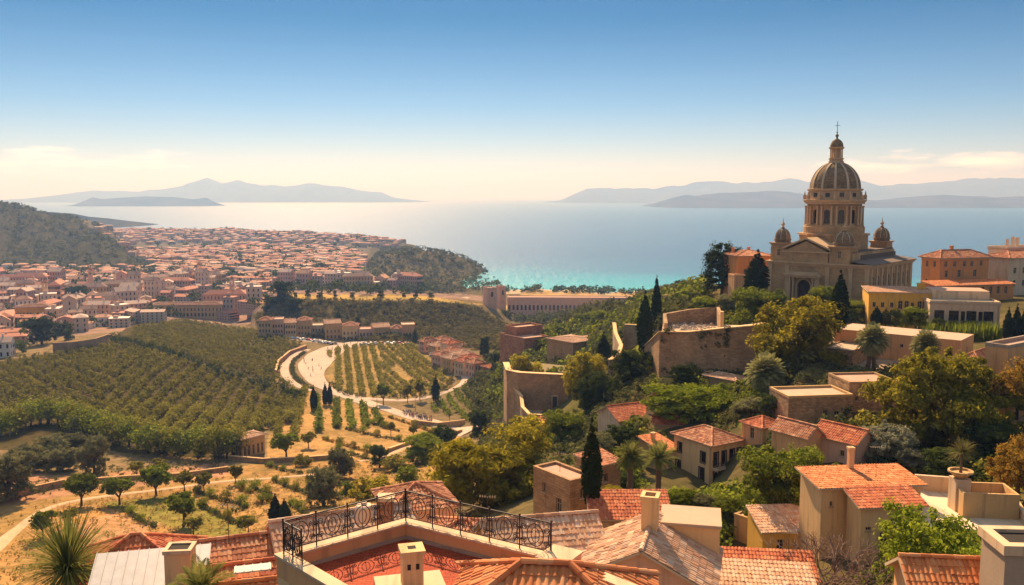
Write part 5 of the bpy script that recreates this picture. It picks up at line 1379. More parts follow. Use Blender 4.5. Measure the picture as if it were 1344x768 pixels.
# reed bed beside the low orange building
def reeds():
    rng = np.random.default_rng(61); V, Fc, T = [], [], []
    A, B = at(1216, 446, 178), at(1312, 450, 170)
    for i in range(1500):
        f = rng.random(); p = A.lerp(B, f) + Vector((rng.normal() * .4, rng.random() * 6 - 1, 0)); p.z = ground(p.x, p.y) - .2
        strap_leaf(V, Fc, T, np.array(p), np.array([rng.normal() * .1, rng.normal() * .1, 1.0]), 2.6 + 1.6 * rng.random(), .10, .25, rng, 3)
    tag(link_mesh('reeds', np_mesh('reeds', np.array(V), np.array(Fc), L_BRIGHT, np.array(T))), kind='stuff')
reeds()
# ================================================================== TREES AND SHRUBS OF THE RIGHT-HAND HILL
G1 = 'trees of the hillside town'
plant('pine', 'pine_tree', 'huge round headed pine with olive gold needles beside the apricot house', 1232, 604, 152, 142, pos=at(1232, 604, 114))
plant('yellowish', 'broadleaf_tree', 'large yellow green tree below the church front', 1042, 498, 104, 104, pos=at(1044, 498, 160))
plant('broad', 'broadleaf_tree', 'round olive green tree left of the church door', 998, 432, 62, 52, pos=at(998, 432, 196))
plant('dark', 'round_tree', 'round dark green tree at the left foot of the retaining wall', 829, 523, 60, 62, pos=at(829, 523, 183))
plant('yellowish', 'broadleaf_tree', 'tall yellowish tree between the bastion and the round dark tree', 766, 528, 52, 62, pos=at(766, 528, 205))
plant('dark', 'round_tree', 'dark shaggy tree in front of the yellowish one by the bastion', 780, 548, 52, 58, pos=at(780, 548, 190))
plant('cypress', 'cypress_tree', 'tall cypress on the lawn at the end of the retaining wall', 846, 467, 20, 76, pos=at(846, 465, 191))
plant('cypress_slim', 'cypress_tree', 'slimmer cypress standing behind the one on the lawn', 861, 432, 12, 62, pos=at(861, 430, 228))
plant('cypress', 'cypress_tree', 'broad cypress at the left corner of the church front', 993, 394, 28, 58, pos=at(993, 392, 206))
plant('cypress', 'cypress_tree', 'small cypress beside the broad one left of the church', 980, 394, 11, 26, pos=at(980, 394, 207))
plant('cypress', 'cypress_tree', 'slender cypress standing alone in front of the right half of the church', 1101, 432, 21, 70, pos=at(1101, 432, 160))
plant('conifer', 'conifer_tree', 'dense dark conifer standing left of the orange villa', 948, 388, 48, 66, pos=at(948, 388, 238))
plant('broad', 'round_tree', 'round bush tree before the yellow arcade building', 926, 417, 36, 26, pos=at(926, 417, 222))
plant('olive', 'olive_tree', 'pale olive tree between the arcade building and the church', 957, 414, 30, 26, pos=at(957, 414, 216))
plant('broad', 'broadleaf_tree', 'leafy green tree right beside the church door', 1078, 415, 34, 38, pos=at(1078, 415, 198))
plant('broad', 'broadleaf_tree', 'bushy tree hiding the foot of the church corner', 1118, 420, 34, 26, pos=at(1118, 420, 196))
plant('shrub', 'shrub', 'low shrub at the foot of the cypress pair left of the church', 968, 396, 16, 14, 'shrub', pos=at(968, 396, 210))
palm(1143, 480, 446, 25, 'palm with two close trunks below the church', two=True, mesh=PALM_DENSE, pos=at(1143, 480, 150))
palm(1213, 478, 452, 22, 'palm half hidden behind the huge pine', mesh=PALM_DENSE, pos=at(1213, 478, 147))
palm(1003, 524, 490, 31, 'shaggy round palm in front of the large yellow green tree', mesh=PALM_DENSE, pos=at(1003, 524, 148))
palm(825, 662, 596, 27, 'left one of two palms beside the cream villa', pos=at(825, 664, 88))
palm(862, 668, 600, 29, 'right one of two palms beside the cream villa', mesh=PALM_LOOSE, pos=at(862, 668, 97))
plant('bright', 'bush', 'broad bright green bush behind the long red roofed outbuilding', 900, 549, 104, 42, 'shrub', pos=at(905, 549, 150))
plant('bright', 'bush', 'bright green bush right of the broad one', 945, 546, 60, 38, 'shrub', pos=at(945, 546, 152))
plant('dark', 'bush', 'dark bush at the foot of the retaining wall', 896, 514, 36, 34, 'shrub', pos=at(896, 514, 162))
plant('olive', 'bush', 'brownish small bush beside the dark one under the retaining wall', 876, 518, 30, 20, 'shrub', pos=at(876, 518, 163))
plant('dark', 'round_tree', 'small dark tree at the edge of the green lawn', 1008, 562, 28, 44, pos=at(1008, 562, 132))
plant('olive', 'bush', 'greyish bush on the slope left of the small dark tree', 985, 552, 44, 30, 'shrub', pos=at(985, 552, 140))
plant('broad', 'round_tree', 'round green tree right behind the big willowy one', 742, 596, 50, 56, pos=at(742, 596, 165))
plant('willowy', 'willow_tree', 'big feathery yellow green tree behind the iron railing', 638, 672, 148, 104, pos=at(638, 672, 124))
plant('dark', 'round_tree', 'narrow dark tree by the end of the valley road', 630, 580, 28, 42, pos=at(630, 580, 268))
plant('shrub_bright', 'bush', 'sunny yellow bush between the willowy tree and the round one', 692, 580, 50, 34, 'shrub', pos=at(692, 580, 178))
plant('shrub_bright', 'bush', 'small sunny yellow bush below the bastion lane', 712, 584, 36, 26, 'shrub', pos=at(712, 584, 172))
plant('olive', 'bush', 'grey green bush behind the black cypress', 786, 602, 40, 32, 'shrub', pos=at(786, 602, 128))
plant('dark', 'bush', 'dark green bush left of the villa wing', 814, 590, 44, 30, 'shrub', pos=at(814, 590, 132))
plant('cypress', 'cypress_tree', 'tall black cypress rising against the brick stone block', 776, 664, 25, 108, pos=at(776, 664, 79))
plant('yellowish', 'bush', 'round golden bush right of the black cypress', 808, 668, 42, 28, 'shrub', pos=at(808, 668, 83))
plant('shrub_dark', 'bush', 'dark ivy like bush under the left palm', 824, 652, 34, 26, 'shrub', pos=at(822, 645, 103))
plant('bright', 'bush', 'fresh green bush in front of the villa door', 890, 672, 42, 26, 'shrub', pos=at(896, 668, 98))
plant('olive', 'bush', 'olive bush below the villa terrace', 926, 684, 36, 26, 'shrub', pos=at(928, 676, 96))
plant('broad', 'bush', 'green bush between the villa and the big leafy tree', 956, 700, 40, 36, 'shrub', pos=at(952, 690, 94))
plant('broad', 'broadleaf_tree', 'big leafy green tree left of the apricot house', 1016, 692, 90, 100, pos=at(1020, 690, 92))
plant('broad', 'broadleaf_tree', 'darker leafy tree close to the apricot house wall', 1054, 676, 48, 84, pos=at(1052, 668, 95))
plant('leafy', 'broadleaf_tree', 'fresh leafy tree in front of the apricot house', 1212, 790, 120, 122, pos=at(1212, 790, 60))
plant('leafy', 'broadleaf_tree', 'lower leafy tree right in front of the sunny terrace', 1262, 800, 84, 92, pos=at(1262, 800, 58))
plant('twigs', 'bare_shrub', 'bare brown twiggy shrub below the apricot house', 1090, 790, 150, 96, 'shrub', pos=at(1088, 785, 60))
plant('rust', 'bush', 'orange tinged bush at the right edge above the sunny terrace', 1335, 650, 70, 76, 'shrub', pos=at(1335, 650, 84))
plant('silver', 'bush', 'silvery leaved bush under the left side of the huge pine', 1162, 606, 62, 48, 'shrub', pos=at(1162, 606, 108))
plant('silver', 'bush', 'small silvery bush before the huge pine trunk', 1196, 612, 34, 24, 'shrub', pos=at(1196, 612, 104))
plant('dark', 'bush', 'dark glossy laurel right of the huge pine', 1300, 600, 72, 46, 'shrub', pos=at(1300, 600, 104))
plant('dark', 'bush', 'dark bush behind the sunny terrace parapet', 1240, 624, 60, 34, 'shrub', pos=at(1240, 624, 96))
plant('rust', 'broadleaf_tree', 'golden tree at the right edge above the path', 1334, 546, 60, 74, pos=at(1334, 546, 112))
for x, hh, lb in ((1322, 40, 'leftmost of three dark cypresses at the right edge'), (1333, 44, 'middle one of three dark cypresses at the right edge'), (1343, 40, 'rightmost of three dark cypresses at the right edge')):
    plant('cypress', 'cypress_tree', lb, x, 447, 11, hh, pos=at(x, 447, 168), group='three cypresses at the right edge')
for i, (x, y, w, h, ky) in enumerate([(1150, 428, 14, 24, 'cypress'), (1162, 428, 13, 22, 'column'), (1174, 429, 16, 22, 'shrub_dark'), (1188, 430, 18, 22, 'shrub'), (1202, 430, 28, 26, 'broad'), (1232, 436, 18, 18, 'shrub_dark'), (1250, 438, 16, 16, 'shrub'), (1270, 440, 20, 18, 'shrub_dark'), (1292, 442, 16, 18, 'shrub')]):
    plant(ky, 'shrub', ('dark' if 'dark' in ky or ky in ('cypress', 'column') else 'green') + ' shrub in the row before the ' + ('yellow wing' if x < 1215 else 'cream block') + f', {["first", "second", "third", "fourth", "fifth"][i if i < 5 else i - 5]} from the left',
          x, y, w, h, 'shrub', 'shrubs before the yellow wing and cream block', pos=at(x, y, 178))
for i, (x, y, d, w, h, ky) in enumerate([(1400, 560, 112, 90, 80, 'broad'), (1440, 620, 95, 110, 90, 'dark'), (1420, 480, 140, 80, 70, 'yellowish'), (1460, 430, 190, 70, 60, 'broad'), (1500, 520, 120, 90, 80, 'bright'), (1420, 700, 76, 110, 90, 'leafy')]):
    plant(ky, 'broadleaf_tree', f'{ {"broad": "green", "dark": "dark", "yellowish": "yellow green", "bright": "bright green", "leafy": "leafy"}[ky]} tree beyond the right edge of the town, {["by the path", "behind the sunny terrace", "beside the tall orange house", "beside the apartment block", "on the outer slope", "beyond the grey stack"][i]}', x, y, w, h, pos=at(x, y, d))
# undergrowth that clothes the slopes
def clear_of_houses(P):
    """drop ground points that lie on a house, on its sunny forecourt or on the yard below its walls"""
    keep = np.ones(len(P), bool)
    for t, sx, sy, h in HOUSES.values():
        c, s = math.cos(t.rotation_euler.z), math.sin(t.rotation_euler.z); dx, dy = P[:, 0] - t.location.x, P[:, 1] - t.location.y
        u, v = dx * c + dy * s, -dx * s + dy * c; keep &= ~((np.abs(u) < sx / 2 + 1.3) & (np.abs(v) < sy / 2 + 1.3))
        dy2 = t.location.y - P[:, 1]; lat = np.abs(P[:, 0] - t.location.x * P[:, 1] / t.location.y); R_ = (sx + sy) * .3
        keep &= ~((dy2 > 0) & (dy2 < R_ + 2.5) & (lat < R_))
    D = P[:, 1] * CP - P[:, 2] * SP; px, py = 672 + F * P[:, 0] / D, 384 - F * (P[:, 1] * SP + P[:, 2] * CP) / D
    keep &= ~((px > 834) & (px < 1008) & (py > 590) & (py < 655))                     # the paved yards round the villa
    return P[keep]
def under():
    r = np.random.default_rng(71)
    polys = [([(760, 500), (870, 500), (1030, 470), (1150, 480), (1340, 500), (1340, 620), (1100, 620), (960, 640), (800, 610)], 1500, 1.7, L_SCRUB),
             ([(780, 560), (1030, 540), (1180, 560), (1340, 560), (1340, 700), (1100, 690), (900, 690), (780, 640)], 900, 1.6, L_ORCHARD),
             ([(850, 405), (1000, 400), (1140, 420), (1060, 470), (960, 430), (870, 420)], 260, 1.7, L_ORCHARD),
             ([(640, 560), (665, 500), (700, 560), (760, 560), (820, 530), (860, 520), (840, 580), (740, 640), (620, 640)], 900, 2.0, L_SCRUB),
             ([(860, 505), (1000, 510), (1010, 545), (960, 545), (850, 540)], 260, 1.6, L_GREEN), ([(880, 600), (1060, 600), (1060, 720), (900, 720)], 420, 1.8, L_GREEN),
             ([(1130, 590), (1330, 585), (1340, 640), (1130, 625)], 420, 1.5, L_DARK), ([(780, 560), (860, 560), (850, 660), (780, 660)], 200, 1.6, L_GREEN),
             ([(920, 400), (1130, 415), (1060, 440), (1000, 470), (900, 430)], 330, 1.6, L_GREEN), ([(1120, 700), (1290, 700), (1290, 768), (1120, 768)], 200, 1.6, L_GREEN), ([(830, 450), (850, 500), (800, 520), (760, 500), (790, 450)], 160, 1.8, L_SCRUB)]
    for k, (pl, n, s, m) in enumerate(polys):
        P = clear_of_houses(scatter_px(pl, n, r))
        if len(P): merge_cloud('undergrowth', P, s * (.5 + r.random(len(P)) ** 2 * 1.6), 70, .16, m, 80 + k)
    # the green ridge that falls from the church hill to the valley
    P = scatter_px([(640, 560), (610, 520), (640, 470), (700, 480), (760, 430), (850, 392), (930, 376), (925, 415), (850, 440), (800, 470), (740, 470), (660, 500)], 2600, r, 60)
    merge_cloud('undergrowth', P, 3.0 * (.5 + r.random(len(P)) ** 2 * 1.5), 40, .20, L_SCRUB, 91)
    P = scatter_px([(640, 540), (650, 480), (720, 440), (800, 420), (930, 378), (920, 400), (800, 460), (700, 520)], 420, r, 60)
    merge_cloud('undergrowth', P, 5.0 * (.5 + r.random(len(P)) * .9), 60, .17, L_GREEN, 92, squash=1.0)
under()
# ================================================================== THE VALLEY: roads, fields, orchards, gardens
def smooth_line(P, step):
    P = [Vector(p) for p in P]; out = []
    for i in range(len(P) - 1):
        p0, p1, p2, p3 = P[max(0, i - 1)], P[i], P[i + 1], P[min(len(P) - 1, i + 2)]
        n = max(2, int((p2 - p1).length / step))
        for k in range(n):
            t = k / n; out.append(.5 * ((2 * p1) + (p2 - p0) * t + (2 * p0 - 5 * p1 + 4 * p2 - p3) * t * t + (3 * p1 - p0 - 3 * p2 + p3) * t ** 3))
    out.append(P[-1]); return out
LINES = []
def off_paths(P):
    Q = np.array(LINES); d = np.sqrt((P[:, None, 0] - Q[None, :, 0]) ** 2 + (P[:, None, 1] - Q[None, :, 1]) ** 2) - Q[None, :, 2]; return P[d.min(1) > .6]
def strip(name, px_pts, widths, mat, lift=.25, step=3.0):
    G = [hit(*p) for p in px_pts]; L = smooth_line(G, step); n = len(L); LINES.extend((p.x, p.y, max(widths) * .5) for p in L)
    ws = np.interp(np.linspace(0, 1, n), np.linspace(0, 1, len(widths)), widths)
    V, Fc = [], []; m = 7
    for i, p in enumerate(L):
        d = L[min(i + 1, n - 1)] - L[max(i - 1, 0)]; s = Vector((-d.y, d.x, 0)).normalized()
        for k in range(m):
            q = p + s * ws[i] * (k / (m - 1) - .5); V.append((q.x, q.y, ground(q.x, q.y) + lift - (.25 if k in (0, m - 1) else 0)))
    for i in range(n - 1):
        for k in range(m - 1): a = i * m + k; Fc.append((a, a + m, a + m + 1, a + 1))
    return tag(link_mesh(name, np_mesh(name, np.array(V), np.array(Fc), mat, smooth=True)), kind='structure')
def mat_ground(name, c, s1=.15, s2=1.2):
    m, nt, b = new_mat(name); g = nt.nodes.new('ShaderNodeNewGeometry')
    n1 = noise_n(nt, g.outputs['Position'], s1, 6, .65); n2 = noise_n(nt, g.outputs['Position'], s2, 5, .65)
    x = mixn(nt, n1, [k * .72 for k in c], [min(1, k * 1.25) for k in c]); x = mixn(nt, 1.0, x, ramp_n(nt, n2, [(.3, (.75, .75, .75)), (.7, (1.15, 1.15, 1.15))]), 'MULTIPLY')
    nt.links.new(x, b.inputs['Base Color']); b.inputs['Roughness'].default_value = 1; b.inputs['Specular IOR Level'].default_value = 0; return m
ROAD = mat_ground('road_dust', (.50, .39, .30)); PATH = mat_ground('path_earth', (.52, .36, .22), .3, 2)
strip('road', [(470, 449), (440, 458), (420, 470), (410, 482), (412, 495), (425, 508), (450, 518), (485, 530), (525, 543), (570, 556), (618, 567)], [13, 17, 18, 17, 12, 9, 8, 8, 8, 8], ROAD, .35)
strip('road', [(440, 517), (475, 523), (520, 526), (565, 521), (598, 509), (612, 497), (604, 485), (585, 473), (565, 462)], [6, 5, 4.5, 4.5, 5, 5, 4, 4], ROAD, .30)
strip('lane', [(404, 459), (385, 468), (374, 480), (376, 494), (390, 506), (412, 514)], [4, 4.5, 4.5, 4, 4], ROAD, .28)
strip('street', [(330, 438), (380, 444), (430, 450), (480, 452), (540, 452), (562, 461)], [8, 9, 10, 8, 7], mat_ground('street_stone', (.40, .33, .28)), .3)
strip('path', [(-40, 740), (-5, 718), (20, 697), (58, 670), (105, 657), (160, 649), (230, 641), (300, 632), (360, 628), (430, 622)], [4.2, 3.6, 2.8, 2.5, 2.5, 2.3, 2.2, 2.0], PATH, .18, 1.5)
strip('path', [(606, 568), (560, 580), (530, 588), (505, 600), (470, 606)], [3, 3, 2.6, 2.2], PATH, .18, 1.5)

# small things' prototypes -------------------------------------------
def small_tree_mesh(name, mat, seed, n, leaf, th=.28, wide=.5):
    V, Fc, T = leaf_cloud([(0, 0, .56, wide * .76, wide * .76, .44)] + [(wide * .5 * math.cos(k * 1.57 + seed), wide * .5 * math.sin(k * 1.57 + seed), .46 + .1 * (k % 2), wide * .52, wide * .52, .34) for k in range(4)], n, leaf, seed, sub=16, sub_r=.62, elong=1.4)
    a = np.arange(6) * math.pi / 3; r0 = np.stack([.045 * np.cos(a), .045 * np.sin(a), np.full(6, -.06)], -1); r1 = np.stack([.03 * np.cos(a), .03 * np.sin(a), np.full(6, th + .2)], -1)
    k = len(V); V = np.concatenate([V, r0, r1]); q = np.array([[k + i, k + (i + 1) % 6, k + 6 + (i + 1) % 6, k + 6 + i] for i in range(6)])
    return np_mesh(name + '_crown', V[:k], Fc, mat, T), np_mesh(name + '_trunk', V[k:], q - k, M_BARK)
def small_tree(name, pr, loc, rz, sc):
    t = empty(name, loc, rz); link_mesh('crown', pr[0], t, scale=sc); link_mesh('trunk', pr[1], t, scale=sc); return t
def row_points(poly, a, b, gap, spacing, rng, jit=.35):
    """points on parallel rows whose direction runs from pixel a to pixel b, inside an outline"""
    g = np.array([tuple(hit(*q)) for q in poly]); A, B = hit(*a), hit(*b)
    d = np.array([B.x - A.x, B.y - A.y]); d /= np.linalg.norm(d); nrm = np.array([-d[1], d[0]])
    s = g[:, :2] @ d; t = g[:, :2] @ nrm
    S, T = np.meshgrid(np.arange(s.min(), s.max(), spacing), np.arange(t.min(), t.max(), gap))
    S = S + rng.normal(size=S.shape) * jit; T = T + rng.normal(size=T.shape) * jit
    P = S[..., None] * d + T[..., None] * nrm; X, Y = P[..., 0].ravel(), P[..., 1].ravel(); Z = H(X, Y)
    D = Y * CP - Z * SP; ok = inside(672 + F * X / D, 384 - F * (Y * SP + Z * CP) / D, poly)
    return np.stack([X[ok], Y[ok], Z[ok]], -1)
def orchard():
    r = np.random.default_rng(101)
    lower_l = [(0, 478), (60, 468), (135, 456), (158, 452), (140, 520), (120, 560), (60, 545), (0, 566), (-60, 566), (-60, 480)]
    lower_r = [(162, 452), (250, 480), (390, 522), (402, 530), (385, 555), (305, 578), (290, 600), (215, 594), (125, 560), (143, 520)]
    upper = [(170, 446), (178, 430), (240, 422), (330, 432), (395, 450), (372, 472), (362, 492), (388, 512), (300, 486)]
    P = np.concatenate([row_points(lower_l, (0, 512), (52, 546), 6.2, 2.7, r, .25), row_points(lower_r, (343, 517), (315, 568), 6.0, 2.7, r, .25), row_points(upper, (200, 440), (380, 498), 6.6, 2.8, r, .25)])
    protos = [small_tree_mesh('orchard_tree', L_ORCHARD, 110 + k, 480, .11, .04, .52) for k in range(4)]
    P = P[r.random(len(P)) > .05]; order = np.argsort(P[:, 1]); P = P[order]; near, far = P[:300], P[300:]
    for i, p in enumerate(near):
        s = 4.1 * (.8 + .34 * r.random())
        o = small_tree('orchard_tree', protos[i % 4], tuple(p), r.random() * 6.28, (s * 1.0, s * 1.0, s * .85))
        x = proj(*p)[0]
        tag(o, 'round olive green orchard tree in the ' + ('front rows left of the fold' if x < 130 else 'front rows along the dark edge' if x < 230 else 'front rows beside the little stone pavilion'), 'tree', 'orchard trees in the front rows')
    merge_cloud('orchard', far + np.array([0, 0, -.1]), 3.9 * (.7 + .45 * r.random(len(far))), 70, .17, L_ORCHARD, 120, squash=.95)
    # tall dark hedge trees between the two orchards and along the foot of the lower one
    dark = [[(148, 448), (200, 462), (260, 482), (330, 506), (392, 526)], ]
    for k, ln in enumerate(dark):
        L = smooth_line([hit(*q) for q in ln], 4.5)
        merge_cloud('hedge_trees', [(p.x + r.normal() * .8, p.y + r.normal() * .8, ground(p.x, p.y) - .2) for p in L], [5.0 * (.8 + .5 * r.random()) for _ in L], 120, .13, L_DARK, 130 + k, 'long dark line of hedge trees dividing the two orchards', 'hedge', squash=1.2, kind=None)
    L = smooth_line([hit(*q) for q in [(0, 575), (60, 556), (110, 566), (160, 585), (220, 598), (290, 603), (304, 598)]], 3.8)
    for i, p in enumerate(L):
        o = small_tree('orchard_edge_tree', protos_dark[i % 3], (p.x + r.normal(), p.y + r.normal(), ground(p.x, p.y)), r.random() * 6.28, (9 + 3 * r.random(), 9 + 3 * r.random(), 8 + 2 * r.random()))
        px = proj(p.x, p.y, p.z)[0]
        tag(o, 'big dark tree in the shady row at the ' + ('left end' if px < 90 else 'middle' if px < 200 else 'right end') + ' of the orchard foot', 'tree', 'dark trees along the foot of the orchard')
    # vine field inside the loop of the road
    vf = [(432, 463), (452, 455), (540, 453), (590, 496), (588, 511), (540, 521), (452, 519), (434, 505)]
    VA = np.concatenate([row_points([(432, 463), (452, 455), (500, 454), (505, 521), (452, 519), (434, 505)], (462, 460), (470, 516), 5.2, 2.0, r, .22), row_points([(500, 454), (540, 453), (590, 496), (588, 511), (540, 521), (505, 521)], (505, 458), (560, 505), 4.6, 2.2, r, .25)])
    D = VA[:, 1] * CP - VA[:, 2] * SP; px, py = 672 + F * VA[:, 0] / D, 384 - F * (VA[:, 1] * SP + VA[:, 2] * CP) / D
    VA = VA[~inside(px, py, [(512, 481), (522, 481), (545, 501), (532, 502)])]
    merge_cloud('vines', VA, 2.9 * (.75 + .5 * r.random(len(VA))), 40, .24, L_ORCHARD, 140)
    # shrubby rim of the vine field
    L = smooth_line([hit(*q) for q in [(436, 507), (460, 521), (500, 523), (545, 523), (585, 513), (592, 498)]], 3.5)
    merge_cloud('field_hedge', [(p.x, p.y, ground(p.x, p.y)) for p in L], [2.6 * (.6 + .8 * r.random()) for _ in L], 60, .17, L_SCRUB, 141, 'ragged low hedge round the foot of the vine field', 'hedge', kind=None)
protos_dark = [small_tree_mesh('edge_tree', L_ORCHARD if k == 2 else L_GREEN, 150 + k, 1100, .055, .06, .5) for k in range(3)]
orchard()
def hedge(label, px, h=.9, w=1.2, mat=None, seed=0, name='hedge', group=None, cat='hedge', leaf=.22, n=46):
    r = np.random.default_rng(seed + 500); L = smooth_line([hit(*q) for q in px], w * .55)
    o = merge_cloud(name, [(p.x + r.normal() * w * .12, p.y + r.normal() * w * .12, ground(p.x, p.y) - .15) for p in L], [w * (.8 + .5 * r.random()) for _ in L], n, leaf, mat or L_SCRUB, 600 + seed, label, cat, squash=h / w, kind=None)
    if group: o['group'] = group
    return o
# upright hedge rows running down from the road
for i, (a, b, lb) in enumerate([((442, 527), (442, 563), 'upright hedge row fourth from the pavilion side'), ((457, 528), (463, 563), 'upright hedge row right of the middle of the beds'), ((476, 533), (481, 561), 'short upright hedge row beside the road bend'),
        ((491, 540), (500, 558), 'last and shortest upright hedge row towards the stone wall'), ((416, 522), (419, 568), 'thick upright hedge row under the cypress pair'), ((400, 512), (386, 572), 'long slanting hedge row beside the bare strip'),
        ((385, 514), (362, 573), 'slanting hedge row at the edge of the orchard'), ((369, 522), (340, 570), 'slanting hedge row inside the orchard corner'), ((352, 528), (322, 572), 'slanting hedge row nearest to the pavilion')]):
    hedge(lb, [a, ((a[0] + b[0]) / 2, (a[1] + b[1]) / 2), b], 2.6, 2.6, L_ORCHARD if i > 4 else L_GREEN, i, 'hedge_row', 'hedge rows below the road')
BEDS = [([(510, 548), (545, 560), (580, 572)], 'planted bed edge just below the road'), ([(486, 556), (505, 562), (524, 567)], 'short planted bed edge in the upper terraces'), ([(455, 564), (495, 573), (534, 581)], 'planted bed edge across the middle terrace'),
        ([(424, 577), (455, 586), (488, 595)], 'planted bed edge across the lower terrace'), ([(358, 631), (380, 641), (402, 649)], 'bed edge below the dirt path near the olive tree'), ([(330, 641), (343, 647), (356, 652)], 'short bed edge below the pale young tree'),
        ([(316, 640), (322, 646), (330, 648)], 'tiny bed edge beside the path'), ([(262, 664), (290, 679), (322, 693)], 'long bed edge right of the fruit trees'), ([(256, 646), (285, 656), (318, 664), (322, 668), (298, 676)], 'hooked bed edge curling round the green plot'),
        ([(336, 664), (352, 658), (353, 661)], 'small bed edge left of the dark cypress clump'), ([(381, 663), (392, 670), (404, 679)], 'bed edge right of the dark cypress clump'), ([(168, 672), (185, 685), (205, 692)], 'ragged flower bed in the red soil'),
        ([(405, 640), (425, 650), (440, 655)], 'bed edge before the round olive tree'), ([(350, 612), (372, 618), (395, 622)], 'bed edge above the dirt path'), ([(440, 590), (470, 600), (495, 606)], 'bed edge beside the stone path')]
for i, (ln, lb) in enumerate(BEDS):
    hedge(lb, ln, 1.1, 1.2, L_SCRUB if i % 3 else L_RUST, 20 + i, 'flower_bed', 'planted bed edges of the gardens', 'flower bed')
    r = np.random.default_rng(900 + i); L = smooth_line([hit(*q) for q in ln], 3.2)
    for k, p in enumerate(L[1:-1:2]):
        s = 1.5 + 1.6 * r.random(); o = small_tree('garden_shrub', protos_dark[k % 3], (p.x, p.y, ground(p.x, p.y)), k, (s * 1.1, s * 1.1, s))
        tag(o, 'small shrub growing in the ' + lb, 'shrub', 'shrubs in the planted beds')
FR = 'fruit trees of the lower garden'
for ky, px, py, w, h, lb in [('fruit', 57, 706, 34, 36, 'round fruit tree nearest the left edge below the path'), ('fruit', 107, 664, 40, 40, 'round fruit tree on the far side of the path, leftmost'), ('fruit', 157, 662, 38, 36, 'round fruit tree between two others beside the path'),
        ('fruit', 205, 651, 42, 40, 'broadest round fruit tree beside the path'), ('fruit', 241, 692, 42, 44, 'round fruit tree standing alone on the green plot'), ('fruit_pale', 242, 645, 24, 26, 'small pale tree right of the broadest fruit tree'),
        ('fruit_pale', 268, 646, 20, 26, 'small pale bushy tree beside the path'), ('fruit_pale', 309, 636, 18, 26, 'young pale tree where the path bends'), ('fruit_pale', 180, 624, 18, 18, 'little tree in the shade strip above the path'),
        ('fruit_pale', 210, 620, 18, 18, 'little tree beside the shady orchard foot'), ('fruit', 376, 602, 34, 34, 'dark round tree below the hedge rows'), ('fruit_pale', 405, 588, 18, 20, 'thin tree at the lower end of the thick hedge row'),
        ('fruit', 503, 532, 19, 28, 'dark round tree casting its shade on the road'), ('fruit_pale', 535, 529, 13, 24, 'thin tree on the road edge below the vines'), ('fruit_pale', 551, 525, 13, 26, 'thin tree next to the valley cypress'),
        ('fruit_pale', 254, 702, 22, 24, 'straggly young tree beside the lone fruit tree'), ('fruit_pale', 93, 690, 17, 22, 'sapling in the red soil'), ('fruit_pale', 326, 698, 20, 22, 'young tree by the tiled roofs'), ('fruit_pale', 513, 572, 12, 18, 'small tree in the upper terraces'), ('fruit_pale', 543, 574, 12, 16, 'tiny tree beside the stone wall')]:
    plant(ky, 'fruit_tree', lb, px, py, w, h, group=FR)
